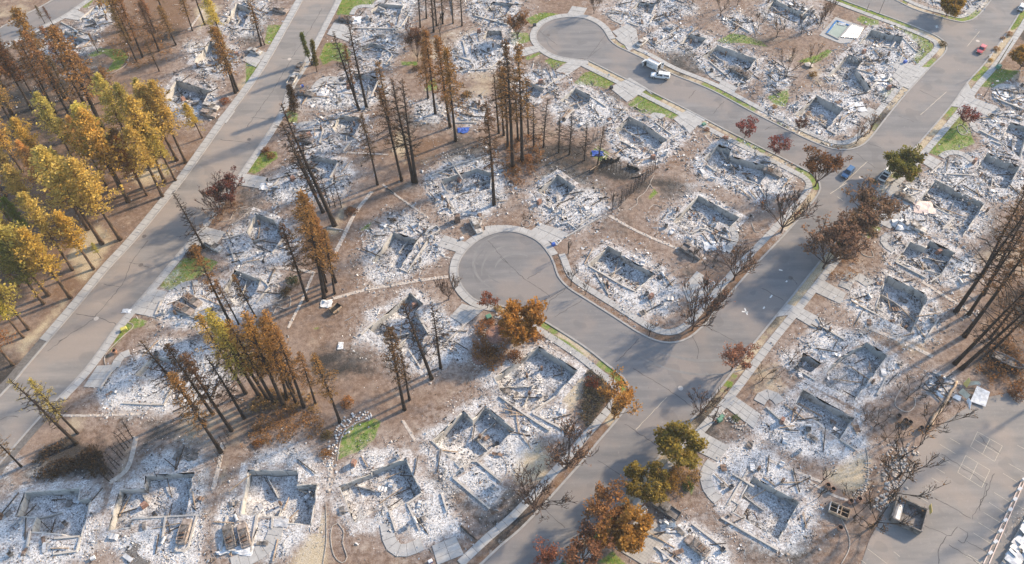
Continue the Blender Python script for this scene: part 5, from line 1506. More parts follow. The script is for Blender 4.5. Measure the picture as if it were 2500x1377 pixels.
PT = [  # the scorched wood: kind, base, height, colour, where
 ('gold', 249, 595, 27, GOLD, 'golden pine with a thick trunk, second from the bend of the left pavement'),
 ('gold', 294, 585, 27, GOLD, 'golden pine closest to the left pavement above the small seedling pine'),
 ('gold', 314, 492, 25, GOLD, 'golden pine with dark-footed trunk above the tan forest clearing'),
 ('gold', 359, 477, 22, RUSTY, 'thin rusty pine between the dark-footed trunk and the left pavement'),
 ('gold', 397, 480, 22, GOLDG, 'thin pine right at the left pavement, above the clearing'),
 ('gold', 177, 659, 24, GOLD, 'golden pine above the grey burnt spot in the lower wood'),
 ('gold', 229, 657, 22, GOLD, 'slim pale-trunked golden pine beside the tan clearing'),
 ('gold', 119, 721, 26, GOLDG, 'leaning golden-green pine, stoutest trunk of the lower wood'),
 ('gold', 172, 727, 22, GOLDG, 'straight slender pine closest to the pavement in the lower wood'),
 ('gold', 107, 742, 22, OLIVE, 'olive pine below the stoutest leaning trunk'),
 ('gold', 70, 804, 22, GOLDG, 'slender pine by the pavement near the left image edge'),
 ('gold', 57, 824, 20, GOLDG, 'lower of the two slender trunks near the left image edge'),
 ('gold', 32, 891, 18, RUSTY, 'short rusty pine lowest in the left wood'),
 ('gold', 247, 630, 6, GOLDG, 'small seedling pine on the tan clearing beside the pavement'),
 ('gold', 95, 600, 19, (0.17, 0.26, 0.04), 'bright green pine, the only fresh green crown in the wood'),
 ('gold', 75, 492, 23, OLIVE, 'dim olive pine at the left image edge, mid height'),
 ('gold', 20, 640, 22, GOLD, 'golden crown cut by the left image edge'),
 ('gold', 15, 480, 23, OLIVE, 'greenish pine cut by the left image edge, upper half'),
 ('brown', 160, 242, 27, RUSTY, 'tall rusty pine leaning over the top-left ruin'),
 ('gold', 77, 267, 23, RUSTY, 'rusty pine in the dark upper-left wood'),
 ('sparse', 137, 276, 23, RUSTY, 'thin scorched pine below the upper-left ruin'),
 ('brown', 172, 287, 24, RUSTY, 'rust-brown pine behind the small dark sapling pines'),
 ('sparse', 92, 250, 20, DKBR, 'thin dark pine at the upper left'),
 ('gold', 30, 279, 26, RUSTY, 'rusty pine at the upper-left image edge'),
 ('gold', 42, 324, 22, GOLD, 'golden pine with a dark trunk at the left edge'),
 ('gold', 152, 344, 10, OLIVE, 'short olive pine alone on the grey forest floor'),
 ('brown', 252, 316, 31, RUSTY, 'tallest rusty pine, thick black foot in the middle of the upper wood'),
 ('sparse', 190, 284, 19, DKBR, 'thin blackened pine beside the tallest rusty pine'),
 ('brown', 250, 249, 18, RUSTY, 'brown pine below the arc-shaped lawn'),
 ('brown', 334, 150, 20, RUSTY, 'rusty pine right of the arc-shaped lawn'),
 ('brown', 349, 140, 20, RUSTY, 'dark twin of the rusty pine right of the arc-shaped lawn'),
 ('brown', 389, 125, 15, DKBR, 'dark brown pine above the cream cellar wall'),
 ('sparse', 389, 174, 10, DKBR, 'small dead pine left of the cream cellar wall'),
 ('brown', 404, 43, 17, RUSTY, 'rust-red pine at the top edge, left of the scorched lane'),
 ('brown', 360, 30, 16, RUSTY, 'rust-red pine at the top edge, left of its twin'),
 ('gold', 300, 75, 20, GOLD, 'golden pine at the top, above the arc-shaped lawn'),
 ('brown', 260, 40, 12, RUSTY, 'low orange pine beside the short top-left road'),
 ('gold', 454, 396, 25, GOLD, 'golden pine nearest the road below the two burned cars'),
 ('gold', 432, 391, 25, GOLD, 'golden pine behind the one nearest the road'),
 ('gold', 402, 444, 24, GOLD, 'golden pine with a bare slanting trunk beside the pavement'),
 ('gold', 429, 441, 20, GOLDG, 'thin green-gold pine touching the pavement'),
 ('gold', 347, 459, 20, RUSTY, 'slim rusty pine over the orange forest floor'),
 ('gold', 294, 459, 24, GOLD, 'golden pine in the heart of the wood'),
 ('gold', 260, 452, 22, GOLD, 'pale golden pine left of the heart of the wood'),
 ('gold', 494, 337, 14, GOLDG, 'bushy pine at the road below the drive with two burned cars'),
 ('gold', 370, 385, 24, GOLDG, 'golden-green pine beneath the L-shaped pale walls'),
 ('gold', 220, 420, 20, GOLD, 'yellow pine in front of the rusty giants'),
 ('gold', 130, 440, 22, GOLD, 'broad yellow pine over the grey forest floor'),
 ('gold', 150, 505, 22, GOLD, 'yellow pine above the bright green one'),
 ('gold', 205, 500, 20, GOLD, 'yellow pine between the clearing and the broad yellow pine'),
 ('brown', 575, 227, 24, RUSTY, 'tall sparse pine on the yellow verge by the left road'),
 ('sparse', 580, 222, 20, RUSTY, 'thin companion of the tall pine on the yellow verge'),
 ('sparse', 638, 112, 20, RUSTY, 'dark pine on the corner lawn above the silver burned car'),
 ('sparse', 646, 110, 14, RUSTY, 'smaller pine on the corner lawn above the silver burned car'),
 ('brown', 48, 197, 24, DKBR, 'dark pine in the shade at the upper-left edge'),
 ('brown', 10, 215, 24, DKBR, 'blackened pine cut by the upper-left edge'),
 ('brown', 110, 57, 6, DKBR, 'left of two small dark conifers beside the short top-left road'),
 ('brown', 130, 61, 6.5, DKBR, 'right of two small dark conifers beside the short top-left road'),
 ('brown', 240, 128, 7, RUSTY, 'orange shrub-like pine on the arc-shaped lawn'),
 ('brown', 470, 75, 14, RUSTY, 'orange pine left of the top-left sunlit wall'),
 ('gold', 545, 105, 16, GOLD, 'golden pine rising in front of the top-left sunlit wall'),
]
PT += [
 ('gold', 40, 560, 22, GOLD, 'yellow pine crowding the bright green one from the left'),
 ('gold', 70, 650, 21, GOLDG, 'yellow-green pine below the bright green one'),
 ('gold', 10, 715, 20, GOLD, 'yellow pine cut by the left edge, lower wood'),
 ('gold', 45, 700, 19, GOLDG, 'small yellow-green pine left of the stoutest leaning trunk'),
 ('gold', 110, 560, 22, GOLD, 'yellow pine directly above the bright green one'),
 ('gold', 55, 420, 23, GOLD, 'tall yellow pine at the left edge of the grey forest floor'),
 ('gold', 185, 400, 20, GOLD, 'yellow pine left of the rusty giants, over the grey floor'),
 ('gold', 330, 380, 24, GOLD, 'yellow pine left of the drive with two burned cars'),
 ('gold', 395, 340, 20, GOLDG, 'greenish pine just below the L-shaped pale walls'),
 ('gold', 215, 560, 22, GOLD, 'yellow pine filling the gap above the clearing'),
 ('sparse', 120, 250, 22, RUSTY, 'open scorched pine left of the tall rusty one'),
 ('sparse', 205, 250, 24, RUSTY, 'open scorched pine right of the tall rusty one'),
 ('sparse', 300, 290, 20, RUSTY, 'open scorched pine right of the tallest rusty pine'),
 ('sparse', 30, 160, 22, DKBR, 'open dark pine at the upper-left edge'),
 ('brown', 320, 100, 17, RUSTY, 'rusty pine in the top-left thicket, behind the arc lawn'),
 ('brown', 380, 80, 16, RUSTY, 'rusty pine in the top-left thicket, near the lane'),
 ('brown', 430, 110, 13, RUSTY, 'short orange pine left of the long cream wall'),
 ('sparse', 500, 60, 18, RUSTY, 'thin orange pine between the two sunlit walls at the top'),
]
for i_, (k, x, y, h, c, l) in enumerate(PT):
    rng_ = random.Random(900 + i_)
    tree(k, x, y, h * rng_.uniform(0.85, 1.12), l, 'pine', FG, tuple(v * f for v, f in zip(c, (rng_.uniform(0.85, 1.1), rng_.uniform(0.82, 1.1), rng_.uniform(0.8, 1.3)))), wide=rng_.uniform(0.95, 1.4))
AMBER = (0.44, 0.25, 0.07)
ORD0 = 'first second third fourth fifth'.split()
CG = 'burned pines between the houses'
CT = [  # kind, base, top, colour, label
 ('snag', (877,269), (815,75), DKBR, 'left of three black pines behind the cypress pair'),
 ('snag', (895,262), (850,40), DKBR, 'tallest of three black pines behind the cypress pair'),
 ('sparse', (873,262), (840,110), RUSTY, 'middle thin pine of three behind the cypress pair'),
 ('sparse', (981,441), (925,215), DKBR, 'tufted black pine left of the twin trunks in the centre lot'),
 ('snag', (1009,444), (960,190), DKBR, 'left of the twin black trunks in the centre lot'),
 ('snag', (1016,446), (985,195), DKBR, 'right of the twin black trunks in the centre lot'),
 ('sparse', (922,451), (885,280), DKBR, 'slender black pine with brown needle tufts, left of the twin trunks'),
 ('brown', (1063,277), (1035,75), RUSTY, 'brown pine on the left of the full-crowned group, top centre'),
 ('brown', (1099,311), (1065,95), RUSTY, 'fullest brown pine in the top-centre group'),
 ('brown', (1113,344), (1085,120), RUSTY, 'foremost brown pine of the top-centre group'),
 ('sparse', (1206,500), (1195,250), DKBR, 'lone straight black pine above the middle cul-de-sac'),
 ('sparse', (1252,409), (1235,100), DKBR, 'tall sparse pine left in the right-hand pine group'),
 ('sparse', (1275,395), (1262,110), RUSTY, 'tall sparse pine right in the right-hand pine group'),
 ('sparse', (1230,330), (1215,150), DKBR, 'shorter sparse pine in the right-hand pine group'),
 ('snag', (1290,330), (1285,190), DKBR, 'thin bare pine at the right of the right-hand pine group'),
 ('snag', (1218,325), (1205,170), DKBR, 'thin bare pine at the left of the right-hand pine group'),
 ('snag', (1026,67), (1017,-60), DKBR, 'first black trunk from the left in the top-edge row'),
 ('snag', (1041,45), (1034,-80), DKBR, 'second black trunk from the left in the top-edge row'),
 ('snag', (1059,78), (1050,-70), DKBR, 'lowest-standing black trunk in the top-edge row'),
 ('snag', (1066,63), (1056,-75), DKBR, 'fourth black trunk from the left in the top-edge row'),
 ('snag', (1081,58), (1075,-70), DKBR, 'fifth black trunk from the left in the top-edge row'),
 ('snag', (1106,57), (1102,-60), DKBR, 'second black trunk from the right in the top-edge row'),
 ('snag', (1128,63), (1122,-60), DKBR, 'rightmost black trunk in the top-edge row'),
 ('snag', (789,518), (690,300), DKBR, 'left of two leaning snags right of the left road'),
 ('snag', (817,550), (690,250), DKBR, 'tallest leaning snag right of the left road'),
 ('sparse', (750,734), (690,545), DKBR, 'bare leaning pine left of the brown pine cluster'),
 ('brown', (792,727), (738,470), RUSTY, 'tallest brown pine of the cluster left of the cul-de-sac'),
 ('brown', (795,689), (750,500), RUSTY, 'second brown pine of the cluster left of the cul-de-sac'),
 ('sparse', (817,717), (790,560), RUSTY, 'thin crooked pine at the right foot of the cluster'),
 ('brown', (820,689), (768,530), RUSTY, 'right-hand brown pine of the cluster left of the cul-de-sac'),
 ('snag', (797,712), (765,560), DKBR, 'thin bare stem inside the brown pine cluster'),
 ('snag', (1054,924), (990,735), DKBR, 'left of two bare snags in front of the cellar below the cul-de-sac'),
 ('snag', (1076,898), (1052,745), DKBR, 'right of two bare snags in front of the cellar below the cul-de-sac'),
 ('sparse', (988,1000), (945,805), DKBR, 'tufted dark snag lowest of the three by that cellar'),
 ('snag', (1000,976), (972,850), DKBR, 'short companion of the tufted dark snag'),
 ('sparse', (830,1030), (770,870), RUSTY, 'olive-brown pine left of the dark green lawn'),
 ('brown', (635,969), (505,770), GOLDG, 'leftmost pine of the green-gold cluster in the lower left'),
 ('sparse', (669,983), (560,780), AMBER, 'second pine of the green-gold cluster in the lower left'),
 ('sparse', (693,988), (590,770), AMBER, 'middle pine of the green-gold cluster in the lower left'),
 ('brown', (702,973), (640,780), RUSTY, 'rust-tinged pine of the green-gold cluster in the lower left'),
 ('sparse', (742,992), (670,800), RUSTY, 'rightmost rusty pine of the cluster in the lower left'),
 ('sparse', (716,960), (655,760), AMBER, 'rear pine of the green-gold cluster in the lower left'),
 ('snag', (187,1083), (20,930), GOLDG, 'lower of two thin pines leaning over the bottom of the left road'),
 ('sparse', (190,1058), (70,930), GOLDG, 'upper of two thin pines leaning over the bottom of the left road'),
 ('sparse', (52,1139), (-30,1050), RUSTY, 'single trunk at the left edge beside the road, near the bottom'),
 ('sparse', (520,1011), (400,845), DKBR, 'dark tufted pine over the half-hidden ruin, left one'),
 ('sparse', (565,1051), (440,870), DKBR, 'dark tufted pine over the half-hidden ruin, lower one'),
 ('snag', (596,1020), (500,870), DKBR, 'slim bare pine over the half-hidden ruin, right one'),
 ('sparse', (540,1104), (420,910), RUSTY, 'tall pine with bristly black twigs, lowest in the lower-left group'),
 ('deadfir', (498,605), (425,465), DKBR, 'lone dead conifer beside the left road'),
 ('sparse', (561,786), (470,605), RUSTY, 'bare reddish pine above the green-gold cluster, left'),
 ('sparse', (583,791), (530,690), RUSTY, 'bare reddish pine above the green-gold cluster, right'),
 ('sparse', (625,775), (570,670), RUSTY, 'short yellow-tufted pine at the cellar beside two burned cars'),
 ('snag', (2333,762), (2520,500), DKBR, 'leftmost leaning trunk of the black pines at the right edge'),
 ('snag', (2364,769), (2500,560), DKBR, 'thin leaning trunk beside the leftmost at the right edge'),
 ('sparse', (2401,719), (2530,470), DKBR, 'upper leaning trunk of the black pines at the right edge'),
 ('sparse', (2396,675), (2520,440), DKBR, 'topmost leaning trunk of the black pines at the right edge'),
 ('sparse', (2354,821), (2560,540), DKBR, 'long middle trunk of the black pines at the right edge'),
 ('sparse', (2416,826), (2560,650), DKBR, 'stout trunk left of the burned boat at the right edge'),
 ('sparse', (2423,856), (2580,700), DKBR, 'stout trunk just above the burned boat at the right edge'),
 ('snag', (2331,888), (2540,680), DKBR, 'lowest leaning trunk of the black pines at the right edge'),
 ('snag', (2347,900), (2560,720), DKBR, 'second-lowest leaning trunk of the black pines at the right edge'),
 ('deadfir', (1327,359), (1335,240), DKBR, 'tall dead fir right of the right-hand pine group'),
 ('deadfir', (1303,359), (1305,250), DKBR, 'dead fir just left of the tallest dead fir'),
 ('deadfir', (1364,372), (1367,300), DKBR, 'first short dead fir in the row above the blackened hedge'),
 ('deadfir', (1390,377), (1394,310), DKBR, 'second short dead fir in the row above the blackened hedge'),
 ('deadfir', (1426,392), (1430,305), DKBR, 'third short dead fir in the row, with curled top'),
 ('snag', (1458,407), (1475,325), DKBR, 'thin dead tree beside the crumpled blue tarp'),
]
CT += [
 ('sparse', (655,975), (540,790), GOLDG, 'open yellow pine inside the lower-left cluster'),
 ('brown', (680,960), (610,800), AMBER, 'golden pine at the back of the lower-left cluster'),
 ('sparse', (725,985), (640,815), AMBER, 'open greenish pine right in the lower-left cluster'),
 ('snag', (480,1000), (345,830), DKBR, 'bare black pine beside the bottom of the left road'),
 ('sparse', (600,960), (480,770), GOLD, 'open yellow pine left of the lower-left cluster'),
 ('sparse', (770,985), (735,860), RUSTY, 'short rusty pine right of the lower-left cluster'),
 ('brown', (1240,360), (1228,165), RUSTY, 'leafier brown pine in the right-hand pine group'),
 ('snag', (1265,345), (1255,175), DKBR, 'thin black trunk inside the right-hand pine group'),
 ('brown', (1045,240), (1030,95), RUSTY, 'smaller brown pine behind the full-crowned group'),
 ('sparse', (955,330), (925,150), RUSTY, 'thin reddish pine above the twin trunks'),
 ('snag', (770,470), (700,330), DKBR, 'thin snag behind the two leaning ones'),
 ('sparse', (780,650), (735,510), RUSTY, 'rear thin pine of the cluster left of the cul-de-sac'),
]
for k, b, t, c, l in CT:
    tree(k, b[0], b[1], 26, l, 'dead pine' if k in ('snag', 'deadfir') else 'pine', CG, c, top=t)
ST = [  # street and garden trees: kind, base, height, colour, label, width factor
 ('leafy', 2190,438, 7.6, (0.20,0.19,0.045), 'round green tree over the white pickup on the main street', 1.05),
 ('fringed', 1990,455, 9, (0.20,0.10,0.04), 'bare brownish street tree at the corner below the two red maples', 0.9),
 ('maple', 1893,377, 5.2, (0.20,0.06,0.055), 'right one of two small red maples on the upper street', 1.1),
 ('maple', 1818,337, 5.4, (0.20,0.06,0.055), 'left one of two small red maples on the upper street', 1.1),
 ('maple', 2350,305, 5.2, (0.19,0.05,0.05), 'small red maple in a kidney bed on the right-hand lawn', 1.0),
 ('leafy', 2309,40, 6, (0.36,0.25,0.05), 'golden-green tree inside the top street corner', 1.1),
 ('leafy', 2490,168, 6, (0.38,0.23,0.05), 'golden tree at the right edge beside the leaning pole', 1.2),
 ('bare', 1907,567, 10, (0.26,0.14,0.08), 'fan-shaped bare tree on the left side of the main street', 1.0),
 ('fringed', 2105,560, 10, (0.24,0.16,0.115), 'upper of two dense brown trees merging over the right pavement', 1.05),
 ('fringed', 2010,655, 10, (0.24,0.16,0.115), 'lower of two dense brown trees merging over the right pavement', 1.05),
 ('fringed', 2060,610, 9, (0.24,0.16,0.115), 'middle brown tree between the two merging over the right pavement', 0.95),
 ('fringed', 2084,588, 9, (0.24,0.16,0.115), 'brown tree filling the gap below the upper of the merging trees', 1.0),
 ('fringed', 2035,634, 9, (0.24,0.16,0.115), 'brown tree filling the gap above the lower of the merging trees', 1.0),
 ('bare', 1791,684, 8.5, (0.26,0.14,0.08), 'bare tree right of the burned boat trailer', 1.0),
 ('bare', 1690,806, 8.5, (0.26,0.14,0.08), 'bare tree on the inner bend, lower of two', 1.0),
 ('bare', 1724,772, 8.5, (0.26,0.14,0.08), 'bare tree on the inner bend, upper of two', 1.0),
 ('fringed', 1785,904, 6.5, (0.32,0.17,0.12), 'reddish bare tree right of the road junction', 1.0),
 ('bare', 1708,1014, 6.5, (0.26,0.14,0.08), 'small bare tree left of the black utility pole', 1.0),
 ('leafy', 1648,1112, 7.4, (0.28,0.22,0.05), 'green-gold street tree, upper of two leafy ones by the lower road', 1.05),
 ('leafy', 1572,1208, 6.6, (0.28,0.22,0.05), 'green-gold street tree, lower of two leafy ones by the lower road', 1.05),
 ('fringed', 1499,1022, 9, (0.45,0.25,0.07), 'upright golden tree at the junction corner', 0.85),
 ('bare', 1383,1142, 9.5, (0.26,0.14,0.08), 'dark bare tree right of the straw-coloured lawn', 1.05),
 ('bare', 1305,1246, 9, (0.08,0.05,0.03), 'black bare tree below the straw-coloured lawn', 0.95),
 ('leafy', 1515,1318, 8, (0.42,0.23,0.06), 'big orange-gold tree above the paved drive', 1.0),
 ('fringed', 1470,1270, 8, (0.32,0.16,0.07), 'brown tree leaning on the big orange-gold one', 1.0),
 ('fringed', 1421,1372, 7.5, (0.28,0.14,0.08), 'brown bare tree at the bottom edge of the road', 1.05),
 ('fringed', 1330,1400, 6, (0.36,0.15,0.09), 'reddish tree cut by the bottom edge', 1.0),
 ('leafy', 1272,822, 8.6, (0.48,0.24,0.06), 'rusty orange tree at the throat of the middle cul-de-sac', 1.0),
 ('gnarly', 2213,976, 6.5, DKBR, 'burned tree in the oval bed near the parking lot', 1.0),
 ('gnarly', 2263,1049, 9, DKBR, 'burned tree leaning over the parking lot corner', 1.1),
 ('gnarly', 2085,1264, 8, DKBR, 'burned tree beside the two open wooden boxes', 1.1),
 ('gnarly', 2132,1284, 9, DKBR, 'burned tree over the roofless concrete bin', 1.1),
 ('gnarly', 2200,1120, 9, RUSTY, 'burned tree on the rubble bank, uppermost of three', 1.2),
 ('gnarly', 2193,1165, 9, DKBR, 'burned tree on the rubble bank, middle of three', 1.2),
 ('gnarly', 2178,1212, 9, DKBR, 'burned tree on the rubble bank, lowest of three', 1.2),
 ('sapling', 2005,1179, 4.5, DKBR, 'black sapling at the upper end of the tan yard', 1.0),
 ('sapling', 1998,1215, 4, DKBR, 'black sapling left of the tan yard wall', 1.0),
 ('gnarly', 2111,1028, 5, DKBR, 'thin arching burned tree left of the barrels', 0.8),
 ('gnarly', 2135,1042, 5.5, DKBR, 'second thin arching burned tree left of the barrels', 0.8),
 ('gnarly', 2161,1073, 5, DKBR, 'crooked burned tree below the barrels', 1.0),
 ('bare', 541,523, 7.5, (0.12,0.05,0.04), 'left of two dark-red bare trees beside the left road', 1.1),
 ('fringed', 566,503, 7, (0.13,0.05,0.04), 'right of two dark-red bare trees beside the left road', 1.1),
 ('bare', 1096,731, 5.5, DKBR, 'small bare tree left of the middle cul-de-sac', 1.0),
 ('maple', 1190,752, 4.2, (0.28,0.10,0.05), 'reddish small tree on the lower rim of the middle cul-de-sac', 1.0),
 ('sapling', 1394,697, 5.5, DKBR, 'burned sapling on the verge, first from the cul-de-sac', 1.0),
 ('sapling', 1430,719, 4, DKBR, 'burned sapling on the verge, second from the cul-de-sac', 1.0),
 ('sapling', 1584,821, 5, DKBR, 'burned sapling in the triangular bed at the bend', 1.0),
 ('gnarly', 1721,657, 6, DKBR, 'black dead tree in front of the boat trailer', 0.8),
 ('sapling', 1691,640, 5, DKBR, 'thin black stem in front of the burned boat', 0.7),
 ('sapling', 1282,547, 3, DKBR, 'tiny burned tree in a ring bed above the cul-de-sac', 1.2),
 ('sapling', 1494,520, 7, DKBR, 'black stem at the lower end of the blackened hedge', 0.6),
 ('sapling', 1386,625, 5, DKBR, 'black stump pole right of the middle cul-de-sac', 0.5),
 ('gnarly', 1918,190, 10, DKBR, 'black-crowned dead tree on the scorched bank, upper right', 0.8),
 ('gnarly', 1895,92, 9, RUSTY, 'first bare reddish backyard tree at the top right', 0.8),
 ('gnarly', 1955,83, 8, DKBR, 'pale-branched dead tree above the black-crowned one', 0.8),
 ('gnarly', 1977,167, 8, RUSTY, 'reddish bare tree beside the pale boulder', 0.8),
 ('fringed', 1263,93, 6.5, (0.24,0.13,0.06), 'brown bare tree on the lawn left of the upper cul-de-sac', 1.0),
 ('bare', 1450,33, 5.5, (0.14,0.08,0.05), 'bare bushy tree above the upper cul-de-sac', 0.8),
 ('gnarly', 1758,40, 8, DKBR, 'dark dead tree at the top edge, left of the backyard row', 0.9),
 ('gnarly', 1850,75, 7, RUSTY, 'small reddish dead tree near the white-ash yard at the top', 0.8),
 ('gnarly', 1690,10, 7, RUSTY, 'brown dead tree at the top edge, right of the cul-de-sac', 1.0),
 ('gnarly', 1800,15, 7, RUSTY, 'brown dead tree at the top edge, second right of the cul-de-sac', 1.0),
 ('poplar', 2090,350, 8, (0.17,0.09,0.05), 'dead poplar on the pavement corner, left of two', 1.0),
 ('poplar', 2122,325, 8, (0.20,0.13,0.08), 'pale dead poplar on the pavement corner, right of two', 1.1),
 ('maple', 1950,320, 4, (0.13,0.07,0.05), 'small bare verge tree on the upper street', 0.9),
 ('sapling', 2020,345, 3, DKBR, 'tiny bare verge tree near the dead poplars', 1.0),
 ('poplar', 2000,65, 8, DKBR, 'burned poplar beside the pool, left of the row', 0.9),
 ('poplar', 2012,48, 8, DKBR, 'burned poplar beside the pool, middle of the row', 0.9),
 ('poplar', 2025,38, 8, DKBR, 'burned poplar beside the pool, right of the row', 0.9),
 ('sapling', 1610,312, 3.2, DKBR, 'small bare pink-barked tree on the curved garden path', 1.3),
 ('spruce', 720,274, 9, (0.09,0.055,0.025), 'dark brown spruce beside the left road', 1.0),
 ('cypress', 757,150, 9.5, (0.10,0.125,0.03), 'left cypress of the pair beside the left road', 1.1),
 ('cypress', 774,175, 10, (0.13,0.13,0.03), 'right cypress of the pair beside the left road', 1.1),
 ('sapling', 1075,95, 9, DKBR, 'thin grey saplings behind the full-crowned brown pine', 0.8),
 ('fringed', 1020,150, 9, (0.16,0.07,0.035), 'reddish bare tree left of the full-crowned brown pines', 0.6),
 ('gnarly', 1860,930, 5, DKBR, 'burned shrub tree on the dark bank right of the junction', 1.2),
 ('gnarly', 1930,885, 5, RUSTY, 'brown burned shrub tree beside the garage pit', 1.2),
]
for k, x, y, h, c, l, w in ST: tree(k, x, y, h * (1.18 if k in ('bare', 'fringed') else 1.0), l, 'tree', 'street and garden trees', c, wide=w)
for i, (x, y) in enumerate(((2640, 760), (2600, 940), (2700, 1080), (2690, 600), (2620, 480))):
    tree('sparse', x, y, 26, ORD0[i] + ' scorched pine from the top just beyond the right edge of the picture', 'pine', CG, RUSTY)
# rows of burned cedars: hedges and screens
ORD = 'first second third fourth fifth sixth seventh eighth ninth tenth eleventh twelfth thirteenth fourteenth fifteenth sixteenth seventeenth eighteenth nineteenth twentieth twenty-first twenty-second'.split()
def row(a, b, n, h, label, group, jit=4):
    for i in range(n):
        t = i / (n - 1); rng = random.Random(i * 7 + n)
        tree('pole', a[0] + (b[0] - a[0]) * t + rng.uniform(-jit, jit) * 0.4, a[1] + (b[1] - a[1]) * t + rng.uniform(-jit, jit) * 0.4, h * rng.uniform(0.75, 1.2), ORD[i] + ' ' + label, 'dead cedar', group)
row((1508,508), (1605,412), 22, 5.0, 'charred cedar from the lower end of the long blackened hedge', 'cedars of the long blackened hedge')
row((1474,412), (1535,432), 9, 4.0, 'charred cedar from the left in the short hedge behind the dark pit', 'cedars of the short hedge')
row((1445,350), (1475,330), 7, 3.5, 'charred cedar from the left in the small hedge above the blue tarp', 'cedars of the small hedge')
row((325,1070), (268,1177), 11, 6.5, 'burned cedar from the top of the screen above the bottom-left ruin', 'cedars of the lower-left screen', 6)
row((560,1062), (537,1139), 8, 4.5, 'burned cedar from the top of the screen on the tan strip', 'cedars of the tan-strip screen', 6)
row((792,505), (834,505), 4, 9, 'thin burned cedar from the left beside the two leaning snags', 'cedars beside the leaning snags')
def thicket(pts, n, colr, label, seed, r=(0.35, 0.7)):
    rs = np.random.RandomState(seed); P = W(pts); x, y, bb = sample_in(P, n * 3, rs, 0)
    k = np.nonzero((sdf(P, x, y) < 0) & (vnoise(x, y, 2.5, seed) > 0.35))[0][:n]
    V, q, t = leafcloud(np.stack([x[k], y[k], rs.uniform(0.1, 0.9, len(k))], -1), rs.uniform(r[0], r[1], len(k)), 9, rs, 0.9, 0.22)
    o = tag(ob('brush', mesh_np('brush', V, q, None, [M['leaf']], t)), label, 'brush', kind='stuff')
    o.color = colr + (1,)
thicket([(1150,870),(1165,790),(1230,770),(1330,825),(1290,850),(1200,905)], 420, (0.33, 0.17, 0.07), 'orange-brown brush below the rusty orange tree', 1)
thicket([(590,1090),(640,1015),(700,1000),(790,1020),(790,1065),(700,1085)], 420, (0.30, 0.17, 0.07), 'scorched brown turf bank below the lower-left pines', 2, (0.25, 0.5))
thicket([(60,1170),(110,1100),(190,1060),(250,1100),(262,1160),(170,1172)], 380, (0.07, 0.05, 0.035), 'blackened brush on the bank above the bottom-left ruin', 3)
thicket([(1414,1020),(1425,950),(1435,905),(1472,920),(1485,975),(1440,1045)], 330, (0.10, 0.095, 0.07), 'blackened ground cover beside the junction corner', 4, (0.3, 0.5))
thicket([(1230,430),(1240,340),(1320,330),(1330,380),(1300,430),(1260,460)], 300, (0.28, 0.15, 0.07), 'rusty undergrowth at the foot of the right-hand pine group', 5)
thicket([(1618,1177),(1650,1130),(1690,1110),(1715,1130),(1700,1190),(1660,1215)], 260, (0.33, 0.22, 0.09), 'straw-brown undergrowth in the yard by the leafy street trees', 6, (0.3, 0.5))
thicket([(600,1010),(640,950),(760,960),(790,1010),(700,1000)], 220, (0.30, 0.20, 0.09), 'yellowish undergrowth at the foot of the lower-left pines', 7)
thicket([(2380,900),(2420,840),(2500,800),(2510,960),(2440,970)], 260, (0.24, 0.13, 0.06), 'brown undergrowth around the burned boat', 8)
thicket([(250,120),(330,60),(430,60),(420,150),(330,170)], 260, (0.27, 0.15, 0.06), 'rusty undergrowth under the top-left pines', 9)
thicket([(2020,680),(2047,627),(2094,640),(2105,660),(2060,700)], 160, (0.28, 0.16, 0.08), 'brown dead turf in the yard right of the merging trees', 10, (0.2, 0.4))
thicket([(480,570),(500,520),(560,490),(600,500),(560,540),(520,560)], 160, (0.22, 0.12, 0.06), 'brown dead plants around the two dark-red bare trees', 11, (0.25, 0.5))
